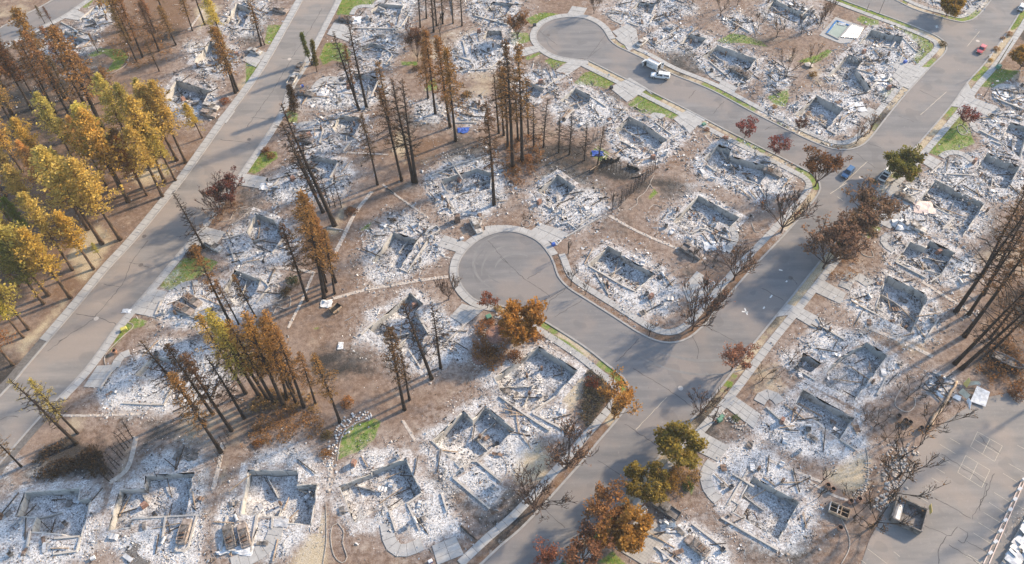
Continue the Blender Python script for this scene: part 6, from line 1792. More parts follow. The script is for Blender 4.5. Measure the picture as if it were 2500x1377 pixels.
SH = [  # shrubs: x, y, size, colour, label
 (478,618,1.9,(0.10,0.055,0.02),'round scorched shrub at the foot of the lone dead conifer'), (650,372,1.3,(0.17,0.08,0.03),'brown shrub behind the lawn by the left road'),
 (662,384,1.1,(0.22,0.10,0.03),'orange shrub beside the brown one by the left road'), (550,250,1.3,(0.28,0.10,0.03),'orange-red shrub beside the two burned cars'),
 (1195,790,1.2,(0.32,0.13,0.03),'bright orange shrub left of the rusty orange tree'), (1216,755,0.9,(0.36,0.24,0.05),'yellow shrub on the cul-de-sac rim'),
 (1770,338,0.8,(0.32,0.09,0.03),'small red shrub on the yellow verge of the upper street'), (1725,318,0.8,(0.30,0.14,0.07),'pinkish shrub beside the clean concrete drive'),
 (2432,122,1.0,(0.26,0.14,0.04),'round bronze shrub on the verge beside the red car'), (2418,148,0.7,(0.38,0.26,0.04),'yellow shrub on the verge below the red car'),
 (2448,95,0.7,(0.22,0.12,0.05),'flat brown shrub in a framed verge bed'), (2463,85,1.0,(0.22,0.11,0.05),'brown shrub filling the larger framed verge bed'),
 (1445,940,1.6,(0.16,0.045,0.03),'dark red shrub on the black ground cover'), (620,830,1.2,(0.06,0.09,0.03),'low dark green shrub near the cluster of pines'),
 (715,690,1.5,(0.05,0.075,0.035),'dark green shrub above the looped garden edging'), (700,715,1.2,(0.09,0.065,0.03),'brown shrub left of the looped garden edging'),
 (850,985,1.4,(0.34,0.15,0.04),'orange shrub right of the lower-left pine cluster'), (795,1110,1.1,(0.24,0.13,0.04),'ochre shrub left of the dark green lawn'),
 (800,1065,1.2,(0.18,0.14,0.05),'olive shrub above the broken white stones'), (630,1085,1.0,(0.30,0.14,0.04),'small orange shrub on the scorched bank'),
 (1795,1022,0.8,(0.10,0.17,0.05),'small green juniper beside the green utility box'), (1260,875,1.6,(0.16,0.07,0.03),'brown brush below the rusty orange tree'),
 (1195,860,1.6,(0.18,0.08,0.03),'brown brush around the stone ring bed'), (1635,1180,2.0,(0.30,0.17,0.04),'straw-gold brush right of the lower leafy tree'),
 (1680,1190,1.1,(0.07,0.15,0.03),'green weedy clump on the scorched front yard'), (2300,110,1.2,(0.10,0.08,0.03),'dull shrub near the corner verge'),
 (960,540,0.8,(0.08,0.05,0.03),'small burned bush in the centre yard'), (858,520,1.5,(0.14,0.07,0.035),'brown brush between the leaning snags and the tan yard'),
 (1015,170,1.2,(0.10,0.06,0.03),'grey-brown bush left of the brown pine group'), (1140,235,1.4,(0.10,0.08,0.035),'dull bush behind the foremost brown pine'),
 (1260,420,1.3,(0.30,0.15,0.05),'orange brush at the foot of the right-hand pine group'), (1290,390,1.3,(0.26,0.12,0.04),'rusty brush right of the right-hand pine group'),
 (1985,185,1.2,(0.22,0.13,0.03),'bronze bush below the reddish backyard tree'), (1890,262,0.8,(0.30,0.18,0.05),'small ochre bush at the corner of the green patch'),
 (2130,445,1.0,(0.16,0.13,0.05),'low shrub by the pavement below the round green tree'), (2480,965,1.6,(0.16,0.07,0.03),'brown brush below the burned boat'),
]
for x, y, s, c, l in SH: tree('shrub', x, y, s, l, 'shrub', 'shrubs left in the gardens', c)

# ------------------------------------------------------------------ vehicles
def ring(x, zl, zh, w, n=0.12):
    return [(x, -w * 0.9, zl), (x, -w, zl + n), (x, -w, zh - n), (x, -w * 0.9, zh), (x, w * 0.9, zh), (x, w, zh - n), (x, w, zl + n), (x, w * 0.9, zl)]
def panel(mb, P, t=0.05, mat=0):
    """thin closed plate on a quad"""
    P = [Vector(p) for p in P]; n = (P[1] - P[0]).cross(P[3] - P[0]).normalized() * t
    V = [tuple(p) for p in P] + [tuple(p - n) for p in P]
    return mb.raw(V, [(0, 1, 2, 3), (7, 6, 5, 4), (0, 4, 5, 1), (1, 5, 6, 2), (2, 6, 7, 3), (3, 7, 4, 0)], mat)
CARS = {
 # length stations, cabin base x, roof x, belt z, roof z, half width
 'suv': dict(st=[(-2.3, .5, .98, .74), (-2.2, .36, 1.04, .86), (-1.2, .32, 1.05, .91), (0.2, .30, 1.04, .91), (1.1, .32, 1.02, .90), (1.9, .36, .94, .88), (2.25, .42, .80, .76)], cb=(-2.15, 1.15), rf=(-1.85, .25), bz=1.03, rz=1.66, w=.80, rw=.64, wx=(-1.35, 1.4), wr=.35),
 'sedan': dict(st=[(-2.3, .5, .90, .72), (-2.2, .34, .97, .84), (-1.2, .30, 1.0, .88), (0.2, .28, .98, .88), (1.0, .30, .95, .87), (1.9, .34, .84, .84), (2.3, .40, .72, .72)], cb=(-1.75, 1.05), rf=(-1.0, .25), bz=.96, rz=1.42, w=.77, rw=.60, wx=(-1.35, 1.4), wr=.32),
 'pickup': dict(st=[(-2.75, .55, .80, .84), (-2.7, .50, .82, .92), (-0.75, .45, .82, .94), (-0.70, .42, 1.12, .94), (0.9, .42, 1.12, .94), (1.1, .42, 1.10, .93), (2.4, .45, 1.02, .90), (2.7, .50, .88, .80)], cb=(-0.68, 1.25), rf=(-.55, .55), bz=1.11, rz=1.80, w=.84, rw=.70, wx=(-1.75, 1.75), wr=.40, bed=(-2.72, -0.72)),
}
def vehicle(kind, px, heading, label, name, pm='white_paint', burnt=False, canopy=False, roof=True, scale=1.0, group=None, cat='car'):
    c = CARS[kind]; p = g(*px, 0.0)
    d = g(heading[0], heading[1]) - p
    o = empty(name, (p.x, p.y, 0.04), math.atan2(d.y, d.x))
    o.scale = (scale,) * 3
    dz = -0.22 if burnt else 0.0
    tag(o, label, cat, group)
    b = MB(); st = [s for s in c['st']]
    if 'bed' in c and not canopy:
        b.loft([ring(x, a + dz, h + dz, w) for x, a, h, w in st])
        x0, x1 = c['bed']
        for y in (-.88, .88): b.box(((x0 + x1) / 2, y, 1.0 + dz), (x1 - x0, .08, .36))
        b.box((x0 + .03, 0, 1.0 + dz), (.08, 1.68, .36))
    else:
        if canopy: st = [(-2.75, .55, 1.08, .80), (-2.7, .50, 1.10, .90)] + [(x, a, max(h, 1.10) if x < 1 else h, w) for x, a, h, w in st[2:]]
        b.loft([ring(x, a + dz, h + dz, w) for x, a, h, w in st])
    body = b.build('body', M[pm], o)
    cb, rf, bz, rz, w, rw = c['cb'], c['rf'], c['bz'] + dz, c['rz'] + dz, c['w'], c['rw']
    base = [(cb[1], -w, bz), (cb[1], w, bz), (cb[0], w, bz), (cb[0], -w, bz)]
    top = [(rf[1], -rw, rz), (rf[1], rw, rz), (rf[0], rw, rz), (rf[0], -rw, rz)]
    fr = MB()
    for i in range(4): fr.bar(base[i], top[i], .09, .07)
    mids = [((cb[0] * .45 + cb[1] * .55), s * w, bz) for s in (-1, 1)]
    for q in mids: fr.bar(q, (q[0] * .9 + (rf[0] + rf[1]) * .05, math.copysign(rw, q[1]), rz), .10, .06)
    for i in range(4): fr.bar(top[i], top[(i + 1) % 4], .10, .06)
    fr.build('pillars', M[pm], o)
    if roof: MB().loft([[(rf[1] + .03, -rw, rz - .02), (rf[1] + .03, rw, rz - .02), (rf[0] - .03, rw, rz - .02), (rf[0] - .03, -rw, rz - .02)], [(rf[1] - .12, -rw * .86, rz + .07), (rf[1] - .12, rw * .86, rz + .07), (rf[0] + .1, rw * .86, rz + .07), (rf[0] + .1, -rw * .86, rz + .07)]]).build('roof', M[pm], o)
    if burnt:
        MB().box(((cb[0] + cb[1]) / 2, 0, bz + .012), (cb[1] - cb[0] - .1, w * 1.85, .02)).build('cabin_floor', M['burnt_dark'], o)
        for xx in ((cb[1] * .55 + cb[0] * .45) - .1, (cb[0] * .72 + cb[1] * .28)):
            s = MB(); s.box((xx, 0, bz + .06), (.45, w * 1.5, .08)); s.bar((xx - .22, -w * .7, bz + .3), (xx - .22, w * .7, bz + .3), .04, .42); s.build('seat_frame', M['rust'], o)
        if 'bed' in c: MB().box((-1.72, 0, .84 + dz), (1.9, 1.6, .02)).build('bed_floor', M['burnt_dark'], o)
    else:
        if 'bed' in c and not canopy: MB().box((-1.72, 0, .83 + dz), (1.9, 1.6, .02)).build('bed_floor', M['plastic_dark'], o)
        def gl(nm, P): m = MB(); panel(m, P, .02); m.build(nm, M['glass'], o)
        def lp(a, t2, f): return tuple(Vector(a).lerp(Vector(t2), f))
        gl('windscreen', [lp(base[0], top[0], .06), lp(base[1], top[1], .06), lp(base[1], top[1], .94), lp(base[0], top[0], .94)])
        gl('rear_window', [lp(base[2], top[2], .1), lp(base[3], top[3], .1), lp(base[3], top[3], .9), lp(base[2], top[2], .9)])
        for s, (i, j) in ((-1, (3, 0)), (1, (1, 2))):
            for f0, f1 in ((.05, .47), (.53, .95)):
                A, B = Vector(base[i]), Vector(base[j]); A2, B2 = Vector(top[i]), Vector(top[j])
                P = [A.lerp(B, f0).lerp(A2.lerp(B2, f0), .08), A.lerp(B, f1).lerp(A2.lerp(B2, f1), .08), A.lerp(B, f1).lerp(A2.lerp(B2, f1), .9), A.lerp(B, f0).lerp(A2.lerp(B2, f0), .9)]
                off = Vector((0, s * .015, .0)); gl('side_window', [tuple(q + off) for q in P])
        xf, xr = c['st'][-1][0], c['st'][0][0]
        for s in (-1, 1):
            MB().box((xf - .1, s * .58, c['st'][-1][2] - .12), (.22, .36, .16)).build('headlight', M['lamp_clear'], o)
            MB().box((xr + .06, s * .66, c['st'][0][2] - .10), (.12, .2, .3)).build('tail_light', M['lamp_red'], o)
            MB().box((cb[1] - .25, s * (w + .2), bz + .08), (.12, .22, .16)).build('mirror', M[pm], o)
        MB().box((xf + .02, 0, .5), (.12, 1.4, .2)).build('front_bumper', M['plastic_dark'], o)
        MB().box((xr - .02, 0, .55), (.12, 1.5, .2)).build('rear_bumper', M['plastic_dark'], o)
    for wx in c['wx']:
        for s in (-1, 1):
            r = c['wr']; y = s * (c['st'][2][3] - .1)
            if burnt:
                r *= .72
                MB().cyl((wx, y - .1, r), (wx, y + .1, r), r, 14).build('wheel_rim', M['burnt_dark'], o)
            else:
                wl = MB().cyl((wx, y - .12, r), (wx, y + .12, r), r, 18).build('wheel', M['tyre'], o)
                MB().cyl((wx, y + s * .10, r), (wx, y + s * .135, r), r * .62, 14).build('rim', M['rim'], wl)
    if canopy:
        m = MB(); m.loft([[(-0.66, -.84, 1.11), (-0.66, .84, 1.11), (-2.68, .84, 1.09), (-2.68, -.84, 1.09)], [(-0.68, -.72, 1.78), (-0.68, .72, 1.78), (-2.55, .72, 1.76), (-2.55, -.72, 1.76)], [(-0.72, -.6, 1.83), (-0.72, .6, 1.83), (-2.45, .6, 1.81), (-2.45, -.6, 1.81)]]); cn = m.build('canopy', M[pm], o)
        for s in (-1, 1):
            m = MB(); panel(m, [(-2.4, s * .835, 1.28), (-1.0, s * .835, 1.28), (-1.0, s * .775, 1.62), (-2.4, s * .775, 1.62)] if s < 0 else [(-1.0, s * .835, 1.28), (-2.4, s * .835, 1.28), (-2.4, s * .775, 1.62), (-1.0, s * .775, 1.62)], .02); m.build('canopy_window', M['glass'], cn)
    return o
A = lambda code, x, y: F(code, (x, y))[0]
# working vehicles
vehicle('pickup', (1611, 190), (1580, 186), 'white pickup with a white canopy parked behind the utility van', 'pickup_truck', 'white_paint', canopy=True, cat='pickup')
vehicle('suv', (2068, 426), (2055, 440), 'blue car with a pale roof driving on the main street', 'car', 'blue_paint')
vehicle('sedan', (2394, 124), (2380, 142), 'red car driving up the main street', 'car', 'red_paint')
vehicle('pickup', (2160, 432), (2176, 412), 'white pickup parked under the round green tree', 'pickup_truck', 'white_paint', cat='pickup')
vehicle('suv', (2493, 22), (2506, 2), 'white car parked at the top right edge', 'car', 'white_paint')

def utility_van():
    p = g(1588, 164); d = g(1560, 150) - p
    o = empty('utility_van', (p.x, p.y, 0.04), math.atan2(d.y, d.x))
    o.scale = (.93, .93, .93)
    tag(o, 'white utility van with ladder on its roof and its doors standing open', 'van')
    b = MB()
    b.loft([ring(x, a, h, w, .15) for x, a, h, w in [(-3.0, .5, 2.55, .92), (-2.9, .42, 2.62, 1.0), (0.9, .42, 2.62, 1.0), (1.5, .42, 2.3, .99), (2.15, .42, 1.35, .97), (2.8, .45, 1.12, .9), (3.0, .5, .95, .78)]])
    b.build('body', M['white_paint'], o)
    m = MB(); panel(m, [(2.17, -.8, 1.42), (2.17, .8, 1.42), (1.56, .82, 2.26), (1.56, -.82, 2.26)], .02); m.build('windscreen', M['glass'], o)
    for s in (-1, 1):
        m = MB(); y = s * 1.012
        P = [(1.0, y, 1.35), (1.95, y, 1.35), (1.5, y, 2.1), (1.0, y, 2.2)]
        panel(m, P if s < 0 else P[::-1], .02); m.build('side_window', M['glass'], o)
        MB().box((2.9, s * .62, .85), (.2, .3, .22)).build('headlight', M['lamp_clear'], o)
    dr = MB().box((1.85, 1.45, 1.0), (.07, .95, 1.1)).build('cab_door', M['white_paint'], o)
    MB().box((1.86, 1.45, 1.75), (.05, .8, .4)).build('door_window', M['glass'], dr)
    MB().box((1.4, 1.005, 1.1), (.9, .02, 1.2)).build('door_opening', M['black'], o)
    for s in (-1, 1):
        dd = MB().box((-3.28, s * 1.45, 1.5), (.07, .95, 2.0), (0, 0, s * .5)).build('rear_door', M['white_paint'], o)
        for zz in (1.95,): MB().box((-3.32, s * 1.45, zz), (.07, .5, .5), (0, 0, s * .5)).build('rear_door_window', M['glass'], dd)
    MB().box((-3.005, 0, 1.5), (.02, 1.7, 1.9)).build('load_opening', M['black'], o)
    for s in (-1, 1): MB().box((-1.0, s * .85, 2.70), (3.6, .06, .08)).build('roof_rail', M['sheet'], o)
    l = MB()
    for y in (-.75, -.35): l.bar((-2.8, y, 2.82), (1.2, y, 2.82), .06, .09)
    for i in range(13): l.bar((-2.7 + i * .31, -.75, 2.82), (-2.7 + i * .31, -.35, 2.82), .04, .04)
    l.build('ladder', M['terracotta'], o)
    em = MB(); em.cyl((0.55, 1.0, 1.75), (0.55, 1.012, 1.75), .27, 20); e = em.build('emblem', M['logo_blue'], o)
    s_ = MB(); s_.bar((0.55, 1.016, 1.62), (0.55, 1.016, 1.88), .05, .02); s_.box((0.55, 1.016, 1.75), (.16, .01, .16)); s_.build('emblem_mark', M['silver_paint'], e)
    t = MB()
    for i in range(9): t.box((0.05 - i * .16, 1.006, 1.66), (.11, .012, .16 if i % 3 else .22))
    for i in range(14): t.box((0.75 - i * .12, 1.006, 1.25), (.08, .012, .07))
    t.build('side_lettering', M['logo_blue'], o)
    for wx in (-1.95, 1.9):
        for s in (-1, 1):
            wl = MB().cyl((wx, s * .82, .38), (wx, s * 1.04, .38), .38, 18).build('wheel', M['tyre'], o)
            MB().cyl((wx, s * 1.0, .38), (wx, s * 1.06, .38), .24, 14).build('rim', M['rim'], wl)
utility_van()
BG = 'burned vehicles'
BC = [  # kind, px, nose, finish, label, roof, name
 ('pickup', (1624,1244), (1598,1226), 'burnt_dark', 'burned pickup with an empty bed beside the concrete strip at the bottom', True),
 ('suv', (1700,1336), (1680,1320), 'burnt_rusty', 'roofless burned car in the ash at the bottom edge', False),
 ('suv', (1163,556), (1172,572), 'burnt_paint', 'burned white car on the drive at the top of the middle cul-de-sac', True),
 ('pickup', (717,196), (728,178), 'burnt_paint', 'pale burned pickup on the left road, front one of two', True),
 ('sedan', (733,166), (741,154), 'burnt_dark', 'dark burned car on the left road, rear one of two', True),
 ('sedan', (622,128), (600,120), 'burnt_paint', 'silver burned car on the drive left of the left road', True),
 ('suv', (686,28), (705,32), 'burnt_rusty', 'burned car on a drive at the top of the left road', True),
 ('suv', (516,264), (535,268), 'burnt_paint', 'upper of two burned cars below the L of pale walls', True),
 ('suv', (511,282), (530,286), 'burnt_rusty', 'lower of two burned cars below the L of pale walls', True),
 ('suv', (523,604), (545,616), 'burnt_paint', 'burned pale car beside the lone dead conifer', True),
 ('suv', (471,736), (490,748), 'burnt_rusty', 'upper of two gutted cars on the ash-covered drive', False),
 ('suv', (451,758), (472,768), 'burnt_rusty', 'lower of two gutted cars on the ash-covered drive', False),
 ('suv', (561,1312), (556,1290), 'burnt_dark', 'left of two gutted cars in the bottom-row garage', False),
 ('suv', (597,1309), (592,1287), 'burnt_rusty', 'right of two gutted cars in the bottom-row garage', False),
 ('suv', (452,1300), (460,1270), 'burnt_rusty', 'gutted car beside a sunlit stub wall in the bottom row', False),
 ('sedan', (2234,557), (2255,566), 'burnt_paint', 'burned car lying in the ash below the pink roof sheet', True),
 ('sedan', (2207,485), (2228,494), 'burnt_dark', 'flattened burned car on the dark-stained drive', False),
 ('sedan', (1567,106), (1580,95), 'burnt_paint', 'burned car on the apron right of the upper cul-de-sac', True),
 ('suv', (1796,176), (1780,166), 'burnt_dark', 'left of two gutted cars right of the utility van', False),
 ('suv', (1813,184), (1797,174), 'burnt_dark', 'right of two gutted cars right of the utility van', False),
 ('pickup', (1688,618), (1712,632), 'burnt_rusty', 'rusty burned truck on the scorched strip above the bend', True),
 ('suv', (748,232), (770,236), 'burnt_dark', 'crushed burned car on the drive below the two pickups', False),
 ('suv', (846,50), (862,52), 'burnt_dark', 'burned car before the garage at the top of the left road', False),
 ('suv', (747,342), (768,348), 'burnt_rusty', 'gutted car in the ash beside the dark spruce', False),
 ('sedan', (1885,424), (1905,432), 'burnt_dark', 'burned car in the ash below the red maples', False),
]
for k, p, h, fin, l, rf in BC:
    vehicle(k, p, h, l, 'burned_pickup' if k == 'pickup' else 'burned_car', fin, True, roof=rf, group=BG, cat='burned car', scale=1.05)

# ------------------------------------------------------------------ single objects
def at(px, rz=0.0, name='', label='', cat='', z=0.04, toward=None, group=None):
    p = g(*px)
    if toward: d = g(*toward) - p; rz = math.atan2(d.y, d.x)
    return tag(empty(name, (p.x, p.y, z), rz), label, cat, group)
def boat():
    o = at((2458, 886), name='burned_boat', label='burned boat hull on a trailer at the right edge', cat='boat', toward=(2500, 906))
    m = MB(); R_ = []
    for x, w, h in ((-3.2, .9, 1.0), (-1.5, 1.1, 1.0), (0.8, 1.1, 1.05), (2.4, .7, 1.15), (3.3, .12, 1.3)):
        R_.append([(x, -w, h), (x, -w * .8, .45), (x, 0, .3), (x, w * .8, .45), (x, w, h), (x, w - .06, h), (x, w * .72, .55), (x, -w * .72, .55), (x, -w + .06, h)])
    m.loft(R_); m.build('hull', M['burnt_rusty'], o)
    MB().box((-.6, 0, .75), (4.2, 1.5, .08)).build('deck', M['burnt_dark'], o)
    MB().box((-2.9, 0, .9), (.5, .5, .6)).build('engine', M['rust'], o)
    t = MB(); t.bar((-3, -.7, .3), (3.6, -.1, .3), .1, .1); t.bar((-3, .7, .3), (3.6, .1, .3), .1, .1); t.build('trailer_frame', M['rust'], o)
    for s in (-1, 1): MB().cyl((-1, s * 1.15, .3), (-1, s * 1.3, .3), .28, 12).build('wheel_rim', M['burnt_dark'], o)
boat()
def frame_trailer(px, toward, label, L=5.5, w=1.9, n=9):
    o = at(px, name='burned_trailer', label=label, cat='trailer', toward=toward)
    for y in (-w / 2, w / 2): MB().bar((-L / 2, y, .45), (L / 2, y, .45), .12, .14).build('side_rail', M['rust'], o)
    for i in range(n): MB().bar((-L / 2 + L * i / (n - 1), -w / 2, .5), (-L / 2 + L * i / (n - 1), w / 2, .5), .09, .1).build('cross_member', M['rust'], o)
    for s in (-1, 1): MB().cyl((0, s * (w / 2 + .1), .3), (0, s * (w / 2 + .25), .3), .3, 12).build('wheel_rim', M['burnt_dark'], o)
    MB().bar((L / 2, 0, .4), (L / 2 + 1.2, 0, .4), .1, .1).build('tow_bar', M['rust'], o)
frame_trailer((1751, 630), (1772, 640), 'ribbed frame of a burned trailer, upper of two above the bend')
frame_trailer((1748, 644), (1768, 654), 'ribbed frame of a burned trailer, lower of two above the bend', 4.6, 1.7, 8)
# roofless concrete bin beside the parking lot
def bin_():
    o = at((2213, 1262), name='roofless_bin', label='roofless sooty concrete bin at the edge of the parking lot', cat='bin', toward=(2240, 1275))
    L, w, h = 5.4, 4.8, 1.7
    for a, b in (((-L/2, -w/2), (L/2, -w/2)), ((L/2, -w/2), (L/2, w/2)), ((L/2, w/2), (-L/2, w/2)), ((-L/2, w/2), (-L/2, -w/2))):
        d = (Vector(b) - Vector(a)).normalized() * .13
        MB().bar((a[0] + d.x, a[1] + d.y, h / 2), (b[0] - d.x * 1.02, b[1] - d.y * 1.02, h / 2), .25, h).build('bin_wall', M['burnt_dark'], o)
    MB().box((0, 0, .4), (L - .3, w - .3, .1)).build('floor', M['burnt_dark'], o)
    m = MB(); R_ = []
    for x in (-1, 1): R_.append([(-L/2 + .9 + .8 * math.cos(t), x * w * .46, .2 + .9 * math.sin(t)) for t in [i * .45 for i in range(8)]])
    m.loft(R_, cap=False, closed=False); m.build('fallen_sheet', M['sheet'], o)
bin_()
# pool
def pool():
    P = ccw(W([(2018, 83), (2042, 52), (2074, 64), (2046, 97)])); 
    o = tag(empty('swimming_pool'), 'rectangular swimming pool with blue liner and murky water at the top right', 'pool')
    deck = ccw(W([(2000, 86), (2040, 42), (2110, 66), (2075, 106), (2050, 106)]))
    MB().prism(deck, -0.02, 0.10).build('pool_deck', M['concrete'], o)
    flat('water', P, 0.125, M['pool_water'], o)
    for i in range(4):
        a, b = P[i], P[(i + 1) % 4]
        far = (a.y + b.y) / 2 > sum(p.y for p in P) / 4 + 1
        MB().bar((a.x, a.y, .22), (b.x, b.y, .22), .5 if far else .35, .26).build('coping', M['pool_blue' if far else 'kerb'], o)
    c = (P[0] + P[1] + P[2] + P[3]) / 4
    q = max(P, key=lambda v: v.y); st = g(2056, 59)
    m = MB()
    for i in range(3): m.box((st.x - i * .25, st.y - i * .35, .35 - i * .06), (2.2, .3, .1), (0, 0, -.35))
    m.build('steps', M['white_panel'], o)
    cp = W([(2050, 92), (2078, 62), (2108, 70), (2092, 96)]); 
    V = []; n = 14
    for i in range(n + 1):
        for j in range(5):
            p = cp[0].lerp(cp[3], i / n).lerp(cp[1].lerp(cp[2], i / n), j / 4)
            V.append((p.x, p.y, .2 + .12 * (i % 2) + .1 * random.random()))
    MB().raw(V, [(i * 5 + j, (i + 1) * 5 + j, (i + 1) * 5 + j + 1, i * 5 + j + 1) for i in range(n) for j in range(4)]).build('folded_cover', M['sheet'], o)
pool()
# collapsed white shed
def shed():
    o = tag(empty('collapsed_shed'), 'collapsed white shed with cream panels at the corner of the parking lot', 'shed')
    def pl(pts, zs, mat, nm='wall_panel'):
        m = MB(); panel(m, [tuple(g(x, y)[:2]) + (z,) for (x, y), z in zip(pts, zs)][::1], .08); m.build(nm, M[mat], o)
    pl(F('c3', (1465,235), (1570,275), (1595,180), (1500,140)), (.3, .4, .9, 1.1), 'white_panel', 'roof_panel')
    pl(F('c3', (1440,225), (1465,290), (1470,245), (1450,215)), (.1, .1, .5, .6), 'white_panel')
    pl(F('c3', (1380,170), (1440,220), (1455,205), (1400,160)), (.2, .3, 1.0, 1.2), 'cream_panel')
    pl(F('c3', (1420,90), (1440,130), (1520,130), (1500,115)), (.2, .4, 1.4, 1.6), 'cream_panel')
    pl(F('c3', (1435,90), (1415,110), (1440,140), (1450,110)), (1.6, .2, .2, 1.4), 'yellow_board')
    pl(F('c3', (1500,118), (1530,132), (1528,122), (1505,108)), (.5, .5, 1.0, 1.2), 'white_panel')
    pl(F('c3', (1215,175), (1265,215), (1275,205), (1230,165)), (.2, .2, .5, .5), 'white_panel')
    pl(F('c3', (1340,205), (1395,235), (1400,205), (1360,190)), (.2, .2, .5, .5), 'white_panel')
    for k in range(6):
        a = g(*A('c3', 1430 + k * 14, 150 + k * 6)); MB().bar((a.x, a.y, .2), (a.x + 1.6, a.y - .5 + k * .2, .9), .1, .12).build('rafter', M['wood'], o)
shed()
# fallen trunk
a, b = g(*A('c3', 1165, 430)), g(*A('c3', 1375, 90))
m = MB(); P = [a.lerp(b, i / 8) + Vector((random.uniform(-.3, .3), random.uniform(-.3, .3), .35)) for i in range(9)]
m.tube(P, [.42, .4, .38, .36, .33, .3, .27, .24, .2], 8)
tag(m.build('fallen_tree', M['wood'], None, True), 'bare fallen tree trunk pointing at the collapsed white shed', 'tree trunk')
for i, (p, q, l) in enumerate(((A('c1', 1515, 1110), A('c1', 1625, 1210), 'charred fallen log on the yard beside the bottom pavement'), (A('b1', 1030, 60), A('b1', 1085, 100), 'short charred log above the rectangular cellar'), (A('b1', 600, 350), A('b1', 715, 368), 'grey fallen log at the end of the tan strip'), (A('a1', 1500, 0), A('a1', 1515, 110), 'pale fallen branch behind the top-edge trunks'))):
    a, b = g(*p), g(*q); m = MB(); m.tube([a.lerp(b, t / 5) + Vector((random.uniform(-.1, .1), 0, .2)) for t in range(6)], [.22, .21, .2, .18, .15, .1], 7)
    tag(m.build('fallen_log', M['char_wood' if i < 2 else 'stone'], None, True), l, 'log')
# basketball hoop
def hoop():
    o = at((2241, 1257), name='basketball_hoop', label='basketball hoop with a yellow backboard beside the roofless bin', cat='hoop', toward=(2264, 1262))
    MB().cyl((0, 0, 0), (0, 0, 3.0), .09, 10).build('post', M['iron'], o)
    MB().bar((0, 0, 3.0), (.9, 0, 3.2), .08, .08).build('arm', M['iron'], o)
    bb = MB().box((.95, 0, 3.3), (.06, 1.7, 1.1)).build('backboard', M['yellow_board'], o)
    m = MB()
    for y, z, dy, dz in ((0, 3.0, .6, .05), (0, 3.45, .6, .05), (-.3, 3.22, .05, .45), (.3, 3.22, .05, .45)): m.box((.99, y, z), (.02, dy, dz))
    m.build('target_square', M['wood'], bb)
    m = MB(); m.tube([(1.2 + .23 * math.cos(t * .524), .23 * math.sin(t * .524), 3.0) for t in range(13)], .02, 5); m.build('rim', M['rust'], o)
hoop()
# poles and lamps
def pole(px, h, label, lean=(0, 0), lamp=False, name='utility_pole', mat='char_wood', r=.13):
    o = at(px, name=name, label=label, cat='street lamp' if lamp else 'pole')
    MB().tube([(0, 0, 0), (lean[0] * h * .5, lean[1] * h * .5, h * .5), (lean[0] * h, lean[1] * h, h)], [r, r * .85, r * .7], 9).build('post', M[mat], o)
    if lamp:
        MB().bar((0, 0, h - .1), (1.3, .3, h + .1), .07, .07).build('arm', M['iron'], o)
        MB().box((1.5, .35, h + .08), (.7, .28, .14)).build('lamp_head', M['silver_paint'], o)
    else:
        MB().cyl((lean[0] * h, lean[1] * h, h - .02), (lean[0] * h, lean[1] * h, h + .06), r * .8, 9).build('cap', M['iron'], o)
pole((1740, 1030), 6, 'black burned pole beside the green utility box by the lower drive')
pole((2431, 164), 9, 'brown leaning utility pole at the top right beside the red car', (.08, .05), mat='wood', r=.17)
pole((2146, 33), 6, 'grey street lamp on the top street verge', lamp=True, name='street_lamp', mat='iron', r=.08)
pole((2402, 236), 5, 'grey street lamp beside the wide drive on the right', lamp=True, name='street_lamp', mat='iron', r=.08)
pole((2114, 30), 3, 'short black post beside the top street', r=.08)
pole((1387, 620), 4.5, 'burned black pole right of the middle cul-de-sac rim', r=.12)
pole((1717, 690), 3.5, 'burned black pole at the edge of the corner drive', r=.1)
pole((2184, 560), 3.0, 'charred post beside the pale tent-like sheet', r=.1)
pole((2165, 510), 2.6, 'charred short post in the rocky verge bed on the right', r=.12)
# boxes, bins, signs
def boxy(px, size, mat, label, name, cat, rz=.5, lid=None, z0=0.04):
    o = at(px, rz, name, label, cat, z0)
    x, y, z = size
    m = MB(); m.box((0, 0, z / 2), size, taper=.94); m.build('case', M[mat], o)
    m = MB(); m.box((0, 0, z + .03), (x * 1.04, y * 1.04, .07), taper=.85); m.build('lid', M[lid or mat], o)
    return o
boxy(A('c2', 1548, 368), (1.0, .8, .7), 'plastic_green', 'green utility box beside the black burned pole', 'utility_box', 'utility box')
boxy(A('c2', 1562, 345), (.8, .7, .6), 'plastic_green', 'smaller green utility box behind the first one', 'utility_box', 'utility box')
boxy((304, 806), (1.3, .8, .7), 'plastic_yellow', 'yellow-green utility box beside the left road', 'utility_box', 'utility box')
boxy(A('b1', 1775, 1010), (1.2, 1.0, .9), 'plastic_green', 'grey-green utility box below the middle cul-de-sac', 'utility_box', 'utility box')
boxy((2436, 166), (1.3, 1.1, 1.0), 'plastic_green', 'green utility box at the foot of the leaning pole', 'utility_box', 'utility box')
boxy(A('a2', 1490, 915), (1.0, .8, .6), 'plastic_green', 'low green box beside the clean concrete drive', 'utility_box', 'utility box')
boxy(A('b1', 1548, 300), (1.3, 1.2, 2.2), 'rust', 'tall dark rusted cabinet left of the burned white car', 'metal_cabinet', 'cabinet', .2)
boxy(A('a1', 487, 475), (.8, .7, 1.1), 'plastic_dark', 'dark wheeled bin under the cypress pair', 'rubbish_bin', 'bin')
boxy(A('a1', 417, 637), (.6, .5, .7), 'plastic_blue', 'small blue crate below the pale burned pickup', 'crate', 'crate')
boxy(A('a2', 815, 648), (.8, .7, .9), 'plastic_dark', 'dark bin on the wide clean concrete drive', 'rubbish_bin', 'bin')
